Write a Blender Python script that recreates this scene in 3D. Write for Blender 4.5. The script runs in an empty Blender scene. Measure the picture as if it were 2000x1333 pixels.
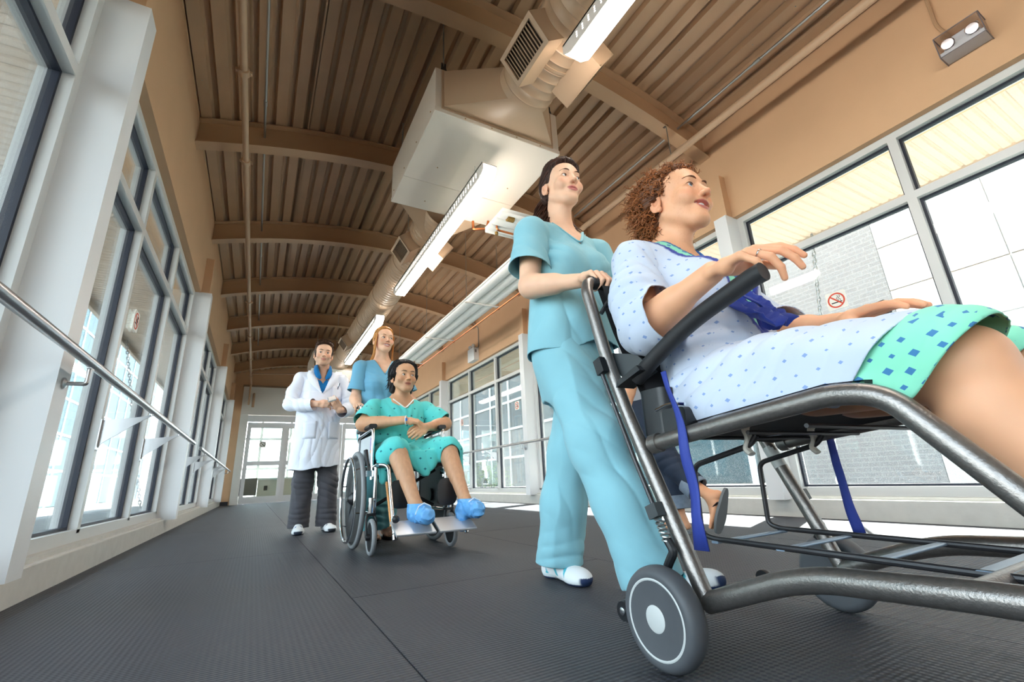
import bpy, bmesh, math, random
import numpy as np
from mathutils import Vector, Matrix

random.seed(7)
SC = bpy.context.scene
COL = SC.collection
PI = math.pi

# ------------------------------------------------------------------ camera
def make_camera():
    pitch, yaw, roll = 0.29534841, 0.51406169, -0.0461255
    fwd = Vector((math.sin(yaw)*math.cos(pitch), math.cos(yaw)*math.cos(pitch), math.sin(pitch)))
    right = Vector((math.cos(yaw), -math.sin(yaw), 0))
    up = right.cross(fwd)
    r2 = right*math.cos(roll) + up*math.sin(roll)
    u2 = -right*math.sin(roll) + up*math.cos(roll)
    cam = bpy.data.cameras.new('camera')
    cam.sensor_fit = 'HORIZONTAL'; cam.sensor_width = 36.0
    cam.lens = 877.26/2000*36
    cam.clip_start = 0.02; cam.clip_end = 300
    o = bpy.data.objects.new('camera', cam); COL.objects.link(o)
    m = Matrix((r2, u2, -fwd)).transposed().to_4x4()
    m.translation = (0, 0, 0.393)
    o.matrix_world = m
    SC.camera = o
make_camera()

# ------------------------------------------------------------------ world, sun, exposure
SUN_DIR = Vector((0.74, 0.30, 0.95)).normalized()        # from the place towards the sun
def make_world():
    w = bpy.data.worlds.new('sky'); SC.world = w; w.use_nodes = True
    nt = w.node_tree; nt.nodes.clear()
    out = nt.nodes.new('ShaderNodeOutputWorld'); bg = nt.nodes.new('ShaderNodeBackground')
    tc = nt.nodes.new('ShaderNodeTexCoord'); sep = nt.nodes.new('ShaderNodeSeparateXYZ')
    ramp = nt.nodes.new('ShaderNodeValToRGB')
    nz = nt.nodes.new('ShaderNodeTexNoise'); nz.inputs['Scale'].default_value = 3.0; nz.inputs['Detail'].default_value = 5
    mix = nt.nodes.new('ShaderNodeMix'); mix.data_type = 'RGBA'
    nt.links.new(tc.outputs['Generated'], sep.inputs[0]); nt.links.new(tc.outputs['Generated'], nz.inputs['Vector'])
    nt.links.new(sep.outputs['Z'], ramp.inputs['Fac'])
    e = ramp.color_ramp.elements
    e[0].position = 0.0; e[0].color = (0.90, 0.95, 1.0, 1)
    e[1].position = 0.8; e[1].color = (0.50, 0.72, 1.0, 1)
    r2 = nt.nodes.new('ShaderNodeMapRange'); r2.inputs[1].default_value = 0.45; r2.inputs[2].default_value = 0.7
    nt.links.new(nz.outputs['Fac'], r2.inputs[0])
    nt.links.new(r2.outputs[0], mix.inputs['Factor']); nt.links.new(ramp.outputs['Color'], mix.inputs['A'])
    mix.inputs['B'].default_value = (1, 1, 1, 1)
    nt.links.new(mix.outputs['Result'], bg.inputs['Color'])
    bg.inputs['Strength'].default_value = 2.8
    nt.links.new(bg.outputs[0], out.inputs['Surface'])
make_world()
def make_sun():
    l = bpy.data.lights.new('sun', 'SUN'); l.energy = 26.0; l.angle = 0.009; l.color = (1, 0.97, 0.93)
    o = bpy.data.objects.new('sun', l); COL.objects.link(o)
    o.rotation_euler = SUN_DIR.to_track_quat('Z', 'Y').to_euler()
    o.location = (8, 6, 14)
make_sun()
vs = SC.view_settings
SC.display_settings.display_device = 'sRGB'
vs.view_transform = 'Standard'; vs.look = 'None'; vs.gamma = 1.0; vs.use_curve_mapping = False
vs.exposure = 1.6
SC.cycles.use_denoising = True
SC.cycles.max_bounces = 10; SC.cycles.diffuse_bounces = 6; SC.cycles.transparent_max_bounces = 24
SC.cycles.sample_clamp_indirect = 8.0
SC.cycles.caustics_reflective = False; SC.cycles.caustics_refractive = False

# ------------------------------------------------------------------ materials
MATS = {}
def srgb(r, g, b):
    f = lambda c: (c/255/12.92) if c/255 <= 0.04045 else ((c/255+0.055)/1.055)**2.4
    return (f(r), f(g), f(b), 1.0)
def mat(name, rgb, rough=0.5, metal=0.0, noise=None, bump=None, spec=0.5, emit=None, attr=False, sheen=0.0, sss=0.0, coat=0.0):
    """noise=(scale, amount, detail); bump=(scale, strength, distance)"""
    if name in MATS: return MATS[name]
    m = bpy.data.materials.new(name); m.use_nodes = True
    nt = m.node_tree; N = nt.nodes; L = nt.links
    b = N['Principled BSDF']
    col = srgb(*rgb)
    b.inputs['Base Color'].default_value = col
    b.inputs['Roughness'].default_value = rough
    b.inputs['Metallic'].default_value = metal
    b.inputs['Specular IOR Level'].default_value = spec
    if sheen: b.inputs['Sheen Weight'].default_value = sheen
    if coat: b.inputs['Coat Weight'].default_value = coat
    if sss:
        b.inputs['Subsurface Weight'].default_value = sss
        b.inputs['Subsurface Radius'].default_value = (1.0, 0.35, 0.2); b.inputs['Subsurface Scale'].default_value = 0.008
    src = None
    if attr:
        a = N.new('ShaderNodeAttribute'); a.attribute_name = 'Col'; src = a.outputs['Color']
    tc = N.new('ShaderNodeTexCoord')
    if noise:
        n = N.new('ShaderNodeTexNoise'); n.inputs['Scale'].default_value = noise[0]
        n.inputs['Detail'].default_value = noise[2] if len(noise) > 2 else 4
        L.new(tc.outputs['Object'], n.inputs['Vector'])
        mr = N.new('ShaderNodeMapRange'); mr.inputs[1].default_value = 0.25; mr.inputs[2].default_value = 0.75
        mr.inputs[3].default_value = 1-noise[1]; mr.inputs[4].default_value = 1+noise[1]
        L.new(n.outputs['Fac'], mr.inputs[0])
        mx = N.new('ShaderNodeMix'); mx.data_type = 'RGBA'; mx.blend_type = 'MULTIPLY'; mx.inputs['Factor'].default_value = 1
        if src: L.new(src, mx.inputs['A'])
        else: mx.inputs['A'].default_value = col
        L.new(mr.outputs[0], mx.inputs['B']); src = mx.outputs['Result']
    if src: L.new(src, b.inputs['Base Color'])
    if bump:
        n = N.new('ShaderNodeTexNoise'); n.inputs['Scale'].default_value = bump[0]; n.inputs['Detail'].default_value = 3
        L.new(tc.outputs['Object'], n.inputs['Vector'])
        bp = N.new('ShaderNodeBump'); bp.inputs['Strength'].default_value = bump[1]; bp.inputs['Distance'].default_value = bump[2]
        L.new(n.outputs['Fac'], bp.inputs['Height']); L.new(bp.outputs['Normal'], b.inputs['Normal'])
    if emit:
        b.inputs['Emission Color'].default_value = srgb(*emit[0]); b.inputs['Emission Strength'].default_value = emit[1]
    MATS[name] = m
    return m
def nodes_of(m): return m.node_tree.nodes, m.node_tree.links, m.node_tree.nodes['Principled BSDF']
def mth(N, L, op, a, b=None, c=None):
    n = N.new('ShaderNodeMath'); n.operation = op
    for i, v in enumerate((a, b, c)):
        if v is None: continue
        if isinstance(v, (int, float)): n.inputs[i].default_value = v
        else: L.new(v, n.inputs[i])
    return n.outputs[0]
def glass_mat(name, tint, refl=0.08, dirt=0.0, haze=(1, 1, 1)):
    if name in MATS: return MATS[name]
    m = bpy.data.materials.new(name); m.use_nodes = True
    N = m.node_tree.nodes; L = m.node_tree.links; N.clear()
    out = N.new('ShaderNodeOutputMaterial'); tr = N.new('ShaderNodeBsdfTransparent'); gl = N.new('ShaderNodeBsdfGlossy')
    tr.inputs['Color'].default_value = (*tint, 1); gl.inputs['Roughness'].default_value = 0.02
    lw = N.new('ShaderNodeLayerWeight'); lw.inputs['Blend'].default_value = 0.25
    f = mth(N, L, 'MULTIPLY_ADD', lw.outputs['Fresnel'], 0.55, refl*0.4)
    mx = N.new('ShaderNodeMixShader'); L.new(f, mx.inputs[0]); L.new(tr.outputs[0], mx.inputs[1]); L.new(gl.outputs[0], mx.inputs[2])
    last = mx.outputs[0]
    if dirt:
        df = N.new('ShaderNodeBsdfDiffuse'); df.inputs['Color'].default_value = (*haze, 1)
        tc = N.new('ShaderNodeTexCoord'); n = N.new('ShaderNodeTexNoise'); n.inputs['Scale'].default_value = 160
        L.new(tc.outputs['Object'], n.inputs['Vector'])
        mr = N.new('ShaderNodeMapRange'); mr.inputs[1].default_value = 0.45; mr.inputs[2].default_value = 0.75
        mr.inputs[3].default_value = 0.0; mr.inputs[4].default_value = dirt; L.new(n.outputs['Fac'], mr.inputs[0])
        m2 = N.new('ShaderNodeMixShader'); L.new(mr.outputs[0], m2.inputs[0]); L.new(last, m2.inputs[1]); L.new(df.outputs[0], m2.inputs[2])
        last = m2.outputs[0]
    L.new(last, out.inputs['Surface'])
    MATS[name] = m
    return m

# ------------------------------------------------------------------ mesh building
def basis(d):
    d = Vector(d).normalized()
    a = Vector((0, 0, 1)) if abs(d.z) < 0.95 else Vector((1, 0, 0))
    u = d.cross(a).normalized(); v = u.cross(d).normalized()
    return u, v, d
def round_path(pts, fil, n=6):
    """polyline with its inner corners rounded by distance fil"""
    P = [Vector(p) for p in pts]
    out = [P[0]]
    for i in range(1, len(P)-1):
        a, b, c = P[i-1], P[i], P[i+1]
        f = min(fil, (a-b).length*0.48, (c-b).length*0.48)
        s = b+(a-b).normalized()*f; e = b+(c-b).normalized()*f
        for k in range(n+1):
            t = k/n
            out.append(s*(1-t)**2+b*2*t*(1-t)+e*t*t)
    out.append(P[-1])
    return out
class MB:
    def __init__(s): s.v = []; s.f = []; s.mi = []; s.cur = 0
    def face(s, idx): s.f.append(tuple(idx)); s.mi.append(s.cur)
    def quad(s, a, b, c, d):
        n = len(s.v); s.v += [tuple(a), tuple(b), tuple(c), tuple(d)]; s.face((n, n+1, n+2, n+3)); return s
    def box(s, lo, hi):
        x0, y0, z0 = lo; x1, y1, z1 = hi; n = len(s.v)
        s.v += [(x0,y0,z0),(x1,y0,z0),(x1,y1,z0),(x0,y1,z0),(x0,y0,z1),(x1,y0,z1),(x1,y1,z1),(x0,y1,z1)]
        for f in ((0,3,2,1),(4,5,6,7),(0,1,5,4),(1,2,6,5),(2,3,7,6),(3,0,4,7)): s.face([n+i for i in f])
        return s
    def cbox(s, c, size, m=None):
        h = [x/2 for x in size]; n = len(s.v)
        s.box([-x for x in h], h)
        M = m if m is not None else Matrix.Identity(3)
        for i in range(n, len(s.v)): s.v[i] = tuple(M @ Vector(s.v[i]) + Vector(c))
        return s
    def rbox(s, lo, hi, r, axis=2, seg=4):
        """box with its four edges along one axis rounded"""
        ax = [i for i in range(3) if i != axis]
        lo = list(lo); hi = list(hi); pts = []
        r = min(r, (hi[ax[0]]-lo[ax[0]])*0.49, (hi[ax[1]]-lo[ax[1]])*0.49)
        for cx, cy, a0 in ((hi[ax[0]]-r, hi[ax[1]]-r, 0), (lo[ax[0]]+r, hi[ax[1]]-r, PI/2), (lo[ax[0]]+r, lo[ax[1]]+r, PI), (hi[ax[0]]-r, lo[ax[1]]+r, 1.5*PI)):
            for k in range(seg+1):
                a = a0+k/seg*PI/2; pts.append((cx+r*math.cos(a), cy+r*math.sin(a)))
        n = len(s.v); m = len(pts)
        for h in (lo[axis], hi[axis]):
            for p in pts:
                q = [0, 0, 0]; q[ax[0]] = p[0]; q[ax[1]] = p[1]; q[axis] = h; s.v.append(tuple(q))
        for i in range(m): s.face((n+i, n+(i+1) % m, n+m+(i+1) % m, n+m+i))
        s.face([n+i for i in reversed(range(m))]); s.face([n+m+i for i in range(m)])
        return s
    def tube(s, pts, r, seg=10, closed=False, caps=True, flat=None):
        P = [Vector(p) for p in pts]; n0 = len(s.v); m = len(P)
        rr = r if isinstance(r, (list, tuple)) else [r]*m
        u = None
        for i in range(m):
            if closed: d = P[(i+1) % m]-P[i-1]
            else: d = P[min(i+1, m-1)]-P[max(i-1, 0)]
            if d.length < 1e-9: d = Vector((0, 0, 1))
            d.normalize()
            if u is None: u = basis(d)[0]
            u = (u-d*u.dot(d))
            u = u.normalized() if u.length > 1e-6 else basis(d)[0]
            v = d.cross(u)
            for k in range(seg):
                a = 2*PI*k/seg
                ca, sa = math.cos(a), math.sin(a)
                if flat: sa *= flat
                s.v.append(tuple(P[i]+(u*ca+v*sa)*rr[i]))
        last = m if closed else m-1
        for i in range(last):
            a = n0+i*seg; b = n0+((i+1) % m)*seg
            for k in range(seg):
                k2 = (k+1) % seg
                s.face((a+k, a+k2, b+k2, b+k))
        if caps and not closed:
            s.face([n0+k for k in reversed(range(seg))]); s.face([n0+(m-1)*seg+k for k in range(seg)])
        return s
    def cyl(s, a, b, r, r2=None, seg=16):
        return s.tube([a, b], [r, r if r2 is None else r2], seg)
    def ring(s, c, axis, R, r, seg=32, seg2=8):
        u, v, d = basis(axis); c = Vector(c)
        return s.tube([c+(u*math.cos(2*PI*k/seg)+v*math.sin(2*PI*k/seg))*R for k in range(seg)], r, seg2, closed=True)
    def lathe(s, c, axis, prof, seg=24):
        """prof: (radius, offset along the axis)"""
        u, v, d = basis(axis); c = Vector(c); n0 = len(s.v); m = len(prof)
        for (r, h) in prof:
            for k in range(seg):
                a = 2*PI*k/seg
                s.v.append(tuple(c+d*h+(u*math.cos(a)+v*math.sin(a))*max(r, 1e-5)))
        for i in range(m-1):
            a = n0+i*seg; b = a+seg
            for k in range(seg):
                k2 = (k+1) % seg; s.face((a+k, a+k2, b+k2, b+k))
        s.face([n0+k for k in reversed(range(seg))]); s.face([n0+(m-1)*seg+k for k in range(seg)])
        return s
    def sphere(s, c, r, seg=14, rings=9, sc=(1, 1, 1)):
        n0 = len(s.v)
        for i in range(rings+1):
            t = PI*i/rings
            for k in range(seg):
                a = 2*PI*k/seg
                s.v.append((c[0]+r*sc[0]*math.sin(t)*math.cos(a), c[1]+r*sc[1]*math.sin(t)*math.sin(a), c[2]+r*sc[2]*math.cos(t)))
        for i in range(rings):
            for k in range(seg):
                k2 = (k+1) % seg; a = n0+i*seg; b = a+seg
                s.face((a+k, b+k, b+k2, a+k2))
        return s
    def prism(s, poly, lo, hi, axis=0):
        """polygon (two coords, in axis order) extruded along axis"""
        ax = [i for i in range(3) if i != axis]; n = len(s.v); m = len(poly)
        for h in (lo, hi):
            for p in poly:
                q = [0, 0, 0]; q[ax[0]] = p[0]; q[ax[1]] = p[1]; q[axis] = h; s.v.append(tuple(q))
        for i in range(m): s.face((n+i, n+(i+1) % m, n+m+(i+1) % m, n+m+i))
        s.face([n+i for i in reversed(range(m))]); s.face([n+m+i for i in range(m)])
        return s
    def strip(s, rows):
        """grid of points rows x cols joined into quads"""
        n = len(s.v); c = len(rows[0])
        for r in rows: s.v += [tuple(p) for p in r]
        for i in range(len(rows)-1):
            for k in range(c-1): s.face((n+i*c+k, n+i*c+k+1, n+(i+1)*c+k+1, n+(i+1)*c+k))
        return s
    def mesh(s, name, smooth=35):
        me = bpy.data.meshes.new(name); me.from_pydata(s.v, [], s.f)
        bm = bmesh.new(); bm.from_mesh(me); bmesh.ops.recalc_face_normals(bm, faces=bm.faces); bm.to_mesh(me); bm.free()
        if smooth:
            me.polygons.foreach_set('use_smooth', [True]*len(me.polygons)); me.set_sharp_from_angle(angle=math.radians(smooth))
        return me
    def build(s, name, m, parent=None, smooth=35, loc=None):
        me = s.mesh(name, smooth)
        ms = m if isinstance(m, (list, tuple)) else [m]
        for x in ms: me.materials.append(x)
        if len(ms) > 1: me.polygons.foreach_set('material_index', s.mi)
        return place(name, me, parent, loc)
WORLDP = {}       # things whose parts are written in world coordinates: name -> location
def place(name, me, parent=None, loc=None):
    o = bpy.data.objects.new(name, me); COL.objects.link(o)
    if parent is not None:
        o.parent = parent
        if parent.name in WORLDP: o.location = -WORLDP[parent.name]
    if loc is not None: o.location = Vector(o.location)+Vector(loc)
    return o
def tag(o, label=None, cat=None, group=None, kind=None):
    if label: o['label'] = label
    if cat: o['category'] = cat
    if group: o['group'] = group
    if kind: o['kind'] = kind
    return o
def thing(name, label, cat, loc=(0, 0, 0), group=None, world=True, rotz=0.0):
    o = bpy.data.objects.new(name, None); COL.objects.link(o)
    o.location = loc; o.empty_display_size = 0.1; o.rotation_euler = (0, 0, rotz)
    tag(o, label, cat, group)
    if world: WORLDP[o.name] = Vector(loc)
    return o
def dup(o, parent=None, loc=None):
    c = o.copy(); COL.objects.link(c)
    if parent is not None: c.parent = parent
    if loc is not None: c.location = loc
    for ch in list(o.children): dup(ch, c)
    return c
def struct(o): o['kind'] = 'structure'; return o
def bevel(o, w, seg=2, ang=40):
    m = o.modifiers.new('bevel', 'BEVEL'); m.width = w; m.segments = seg; m.limit_method = 'ANGLE'; m.angle_limit = math.radians(ang)
    return o
# ================================================================== the corridor
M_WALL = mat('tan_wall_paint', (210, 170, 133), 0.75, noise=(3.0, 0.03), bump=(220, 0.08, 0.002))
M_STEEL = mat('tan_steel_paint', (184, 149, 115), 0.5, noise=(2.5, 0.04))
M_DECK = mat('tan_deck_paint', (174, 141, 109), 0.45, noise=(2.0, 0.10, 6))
M_WHITE = mat('white_frame_paint', (226, 228, 230), 0.42)
M_FRAME = mat('window_frame_aluminium', (208, 209, 208), 0.38)
M_GASKET = mat('window_gasket', (22, 28, 44), 0.5)
M_CURB = mat('painted_concrete_curb', (204, 202, 196), 0.75, noise=(14, 0.06, 8), bump=(60, 0.25, 0.004))
M_GLASS = glass_mat('window_glass', (0.93, 0.975, 0.97), 0.06, dirt=0.05)
M_GLASS_WET = glass_mat('speckled_window_glass', (0.93, 0.975, 0.97), 0.06, dirt=0.32)

XL, XR = -0.86, 3.85            # window frame faces
WL, WR = -0.80, 3.79            # wall faces above the windows
XC = 1.495
Z_HEAD = 2.70; Z_SILL = 0.20; Z_TR = 2.17
Y0, Y1 = -7.6, 15.5
COLS_Y = [-5.47, -1.57, 2.33, 6.23, 10.13, 14.03]
BEAMS_Y = [2.43+1.95*k for k in range(-5, 7)]

def arch(x, z0=3.74, rise=0.35):
    """height of the underside of the deck"""
    t = (x-XC)/2.3
    return z0+rise*(1-t*t)

# ---- floor of rubber mats
def floor_material():
    m = mat('ribbed_rubber', (63, 64, 70), 0.55, noise=(1.3, 0.10, 6))
    N, L, b = nodes_of(m)
    tc = N.new('ShaderNodeTexCoord'); sp = N.new('ShaderNodeSeparateXYZ'); L.new(tc.outputs['Object'], sp.inputs[0])
    # small raised ribs: sharp along x, broken by cross grooves
    gx = mth(N, L, 'SINE', mth(N, L, 'MULTIPLY', sp.outputs['X'], 2*PI/0.016))
    gy = mth(N, L, 'SINE', mth(N, L, 'MULTIPLY', sp.outputs['Y'], 2*PI/0.0135))
    h = mth(N, L, 'ADD', mth(N, L, 'MULTIPLY', gx, 0.5), mth(N, L, 'MULTIPLY', gy, 0.9))
    bp = N.new('ShaderNodeBump'); bp.inputs['Strength'].default_value = 0.55; bp.inputs['Distance'].default_value = 0.003
    L.new(h, bp.inputs['Height']); L.new(bp.outputs['Normal'], b.inputs['Normal'])
    b.inputs['Specular IOR Level'].default_value = 0.45
    return m
M_FLOOR = floor_material()
M_FLOORJ = mat('floor_joint', (48, 48, 52), 0.8)
fl = MB().box((-1.2, Y0-0.6, -0.2), (4.2, Y1+3.2, -0.004)).build('floor', M_FLOORJ)
tag(fl, 'dark ribbed rubber mat floor of the corridor', None, kind='structure')
def mats():
    x0, x1 = -0.78, 3.76; nx = 4; w = (x1-x0)/nx; ln = 2.45
    b = MB().box((0, 0, -0.004), (w-0.004, ln-0.004, 0)); me = b.mesh('floor_mat', 0); me.materials.append(M_FLOOR)
    y = Y0-0.3; j = 0
    while y < Y1:
        for i in range(nx): place('floor_mat', me, fl, (x0+i*w, y+(0.0 if i % 2 else -0.9), 0))
        y += ln; j += 1
    for i in range(nx):
        if i % 2: continue
        place('floor_mat', me, fl, (x0+i*w, y-0.9, 0))
mats()

# ---- ceiling: arched roof shell, deck sheets, beams
def ceiling():
    b = MB(); rows = []
    for y in (Y0-0.4, Y1+0.3):
        rows.append([(x, y, arch(x)+0.16) for x in np.linspace(WL-0.3, WR+0.3, 25)])
    for y in (Y1+0.3, Y0-0.4): rows.append([(x, y, arch(x)+0.26) for x in np.linspace(WL-0.3, WR+0.3, 25)])
    b.strip(rows)
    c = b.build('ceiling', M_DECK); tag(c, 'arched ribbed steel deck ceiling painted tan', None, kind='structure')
    # deck sheets: six ribs each, 0.152 m apart
    pitch = 0.1524; sheet = 6*pitch
    nsh = 5; xs0 = XC-nsh*sheet/2
    M_JOINT = M_DECK
    bw = 1.95
    for s in range(nsh+2):
        xa = xs0+(s-1)*sheet
        prof = []
        for r in range(6):
            u = xa+r*pitch
            # low flat (towards the room), flank, high flat, flank
            for du, h in ((0.004 if r == 0 else 0, 0.0), (0.088, 0.0), (0.104, 0.042), (0.136, 0.042)):
                prof.append((u+du, h))
        prof.append((xa+sheet-0.003, 0.0)); prof.append((xa+sheet-0.003, -0.010)); prof.append((xa+sheet-0.018, -0.010))
        prof = [(u, h) for (u, h) in prof if WL-0.14 < u < WR+0.14]
        if len(prof) < 6: continue
        rows = [[(u, yy, arch(u)+0.004+h) for (u, h) in prof] for yy in (0, bw-0.004)]
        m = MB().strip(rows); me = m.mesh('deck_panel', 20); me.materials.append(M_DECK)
        for by in BEAMS_Y[:-1]: place('deck_panel', me, c, (0, by, 0))
        place('deck_panel', me, c, (0, BEAMS_Y[-1], 0))
    # beams: curved I section
    def beam(half):
        b = MB(); n = 28; xs = np.linspace(WL-0.02, WR+0.02, n)
        def slab(y0, y1, d0, d1):
            rows = []
            for yy, dd in ((y0, d0), (y1, d0), (y1, d1), (y0, d1), (y0, d0)):
                rows.append([(x, yy, arch(x)+dd) for x in xs])
            b.strip(rows)
            k = len(b.v)-5*n
            b.face([k+i*n for i in range(4)]); b.face([k+i*n+n-1 for i in range(4)])
        slab(-0.065, 0.065, -0.268, -0.255); slab(-0.065, 0.065, -0.014, -0.001); slab(-0.006, 0.006, -0.256, -0.013)
        return b
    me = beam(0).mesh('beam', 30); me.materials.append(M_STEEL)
    for y in BEAMS_Y: place('beam', me, c, (0, y, 0))
    # small shot-fired pins of the deck
    pm = MB().lathe((0, 0, 0), (0, 0, -1), [(0.004, -0.01), (0.004, 0.004), (0.002, 0.007)], 6).mesh('deck_pin', 0)
    pm.materials.append(mat('zinc', (170, 172, 170), 0.35, 0.9))
    for s in range(nsh):
        for k in range(14):
            x = xs0+s*sheet+pitch*random.choice((0.3, 2.3, 4.3, 3.28)); y = random.uniform(0.6, 9.5)
            if min(abs(y-q) for q in BEAMS_Y) > 0.15: place('deck_pin', pm, c, (x, y, arch(x)+0.004))
    return c
CEIL = ceiling()

# ---- side walls
def side_wall(side):
    s = -1 if side == 'left' else 1
    wf = WL if s < 0 else WR; back = wf+s*0.30
    b = MB(); top = arch(wf)+0.30
    b.box((min(wf, back), Y0-0.4, Z_HEAD), (max(wf, back), Y1+0.3, top))
    w = b.build('wall_'+side, M_WALL); tag(w, 'tan painted wall above the %s windows' % side, None, kind='structure')
    # columns and the tan pilaster above each
    cf = -0.69 if s < 0 else 3.68
    for y in COLS_Y:
        MB().box((min(cf, XL if s < 0 else XR), y-0.065, 0.13), (max(cf, XL if s < 0 else XR), y+0.065, 2.705)).build('column', M_WHITE, w, 0)
        px = wf-s*0.085
        pz = [(y-0.063, 2.705), (y+0.063, 2.705), (y+0.063, 3.02), (y-0.063, 3.16)]
        MB().prism(pz, min(px, wf+s*0.02), max(px, wf+s*0.02), 0).build('pilaster', M_WALL, w, 0)
    # concrete curb
    a = (-0.78, -1.16) if s < 0 else (3.76, 4.15)
    cb = MB().box((min(a), Y0-0.4, -0.03), (max(a), Y1+0.3, 0.135)).build('baseboard_'+side, M_CURB, None, 0)
    tag(cb, 'low painted concrete curb under the %s windows' % side, None, kind='structure'); bevel(cb, 0.008)
    sl = MB().box((min(XL, XL-0.02) if s < 0 else 3.80, Y0, 0.135), (-0.81 if s < 0 else 3.87, Y1, 0.155)).build('sill_plate', M_CURB, cb, 0)
    return w
W_LEFT = side_wall('left'); W_RIGHT = side_wall('right')

# ---- windows: one per bay, three lights wide, a transom row above
NWIN = [0]
def window(side, ya, yb, wet=False):
    s = -1 if side == 'left' else 1
    f = XL if s < 0 else XR          # room face of the frame
    NWIN[0] += 1
    d0, d1 = sorted((f, f+s*0.12))
    t = 0.055
    b = MB()
    b.box((d0, ya, Z_HEAD-t), (d1, yb, Z_HEAD)); b.box((d0, ya, 0.15), (d1, yb, Z_SILL+0.02))
    b.box((d0, ya, Z_SILL), (d1, ya+t, Z_HEAD-t)); b.box((d0, yb-t, Z_SILL), (d1, yb, Z_HEAD-t))
    w = b.build('window_%d' % NWIN[0], M_FRAME, None, 0)
    tag(w, 'framed window bay on the %s side of the corridor' % side, None, kind='structure')
    n = 3; step = (yb-ya)/n
    edges = [ya+t]
    for i in range(1, n):
        y = ya+i*step
        MB().box((d0, y-t/2, Z_SILL), (d1, y+t/2, Z_HEAD-t)).build('mullion', M_FRAME, w, 0)
        edges += [y-t/2, y+t/2]
    edges.append(yb-t)
    gx = f+s*0.055
    for i in range(n):
        u, v = edges[2*i], edges[2*i+1]
        MB().box((d0, u, Z_TR-t/2), (d1, v, Z_TR+t/2)).build('transom', M_FRAME, w, 0)
        for (z0, z1) in ((Z_SILL+0.02, Z_TR-t/2), (Z_TR+t/2, Z_HEAD-t)):
            p = MB().box((min(gx, gx+s*0.012), u+0.004, z0+0.004), (max(gx, gx+s*0.012), v-0.004, z1-0.004)).build('pane', M_GLASS_WET if (wet and z0 < 1 and i != 1) else M_GLASS, w, 0)
            g = MB(); a0, a1 = sorted((gx-s*0.012, gx+s*0.026)); q = 0.016
            g.box((a0, u, z0), (a1, u+q, z1)); g.box((a0, v-q, z0), (a1, v, z1))
            g.box((a0, u+q, z0), (a1, v-q, z0+q)); g.box((a0, u+q, z1-q), (a1, v-q, z1))
            g.build('gasket', M_GASKET, p, 0)
    return w
for side in ('left', 'right'):
    ed = [Y0]+[c for y in COLS_Y for c in (y-0.065, y+0.065)]+[Y1]
    for i in range(0, len(ed), 2):
        if ed[i+1]-ed[i] > 0.8: window(side, ed[i], ed[i+1], wet=(side == 'right'))

# ---- end walls and the sliding doors
def end_wall():
    b = MB(); yw = Y1
    # tan wall with the door opening left free; the top follows the arch
    def slab(x0, x1, z0):
        n = 12; xs = np.linspace(x0, x1, n)
        for y in (yw, yw+0.2):
            b.strip([[(x, y, z0) for x in xs], [(x, y, arch(x)+0.1) for x in xs]])
        b.strip([[(x, yw, z0) for x in xs], [(x, yw+0.2, z0) for x in xs]])
        for x in (x0, x1): b.quad((x, yw, z0), (x, yw+0.2, z0), (x, yw+0.2, arch(x)+0.1), (x, yw, arch(x)+0.1))
    slab(WL-0.3, -0.55, 0.0); slab(3.55, WR+0.3, 0.0); slab(-0.55, 3.55, 3.30)
    w = b.build('wall_end', M_WALL, None, 20); tag(w, 'tan end wall around the sliding doors', None, kind='structure')
    MB().box((WL-0.02, yw-0.014, 0), (-0.59, yw, 0.10)).build('baseboard_end', mat('dark_base', (44, 48, 56), 0.5), w, 0)
    M_PANEL = mat('white_door_panel', (224, 222, 216), 0.5)
    # white surround: header panel, jambs
    p = MB(); p.box((-0.56, yw-0.07, 2.52), (3.56, yw+0.12, 3.36)); p.box((-0.56, yw-0.05, 0), (-0.36, yw+0.12, 2.52)); p.box((3.36, yw-0.05, 0), (3.56, yw+0.12, 2.52))
    t = p.build('trim_1', M_PANEL, w, 0)
    MB().box((-0.58, yw-0.10, 3.36), (3.58, yw+0.02, 3.41)).build('cap_moulding', mat('tan_trim', (150, 124, 98), 0.6), t, 0)
    MB().box((-0.36, yw-0.11, 2.32), (3.36, yw-0.03, 2.50)).build('operator_header', M_WHITE, t, 0)
    # four door leaves
    M_DG = glass_mat('door_glass', (0.90, 0.97, 0.95), 0.10)
    xs = [-0.34, 0.68, 1.50, 2.32, 3.34]; 
    for i in range(4):
        x0, x1 = xs[i], xs[i+1]; yo = yw-0.03 if i in (0, 3) else yw+0.03
        d = MB(); st = 0.10
        d.box((x0, yo, 0.02), (x0+st, yo+0.05, 2.30)); d.box((x1-st, yo, 0.02), (x1, yo+0.05, 2.30))
        d.box((x0+st, yo, 2.14), (x1-st, yo+0.05, 2.30)); d.box((x0+st, yo, 0.02), (x1-st, yo+0.05, 0.20)); d.box((x0+st, yo, 1.06), (x1-st, yo+0.05, 1.18))
        dr = d.build('door_%d' % (i+1), M_WHITE, None, 0)
        tag(dr, ['outer left sliding glass door leaf at the corridor end', 'inner left sliding glass door leaf at the corridor end', 'inner right sliding glass door leaf at the corridor end', 'outer right sliding glass door leaf at the corridor end'][i], None, kind='structure')
        for z0, z1 in ((0.20, 1.06), (1.18, 2.14)):
            MB().box((x0+st, yo+0.02, z0), (x1-st, yo+0.032, z1)).build('pane', M_DG, dr, 0)
    return w
W_END = end_wall()
b = MB().box((WL-0.3, Y0-0.6, 0), (WR+0.3, Y0-0.4, 4.4)).build('wall_back', M_WALL, None, 0); tag(b, 'tan wall closing the near end of the corridor', None, kind='structure')
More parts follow.
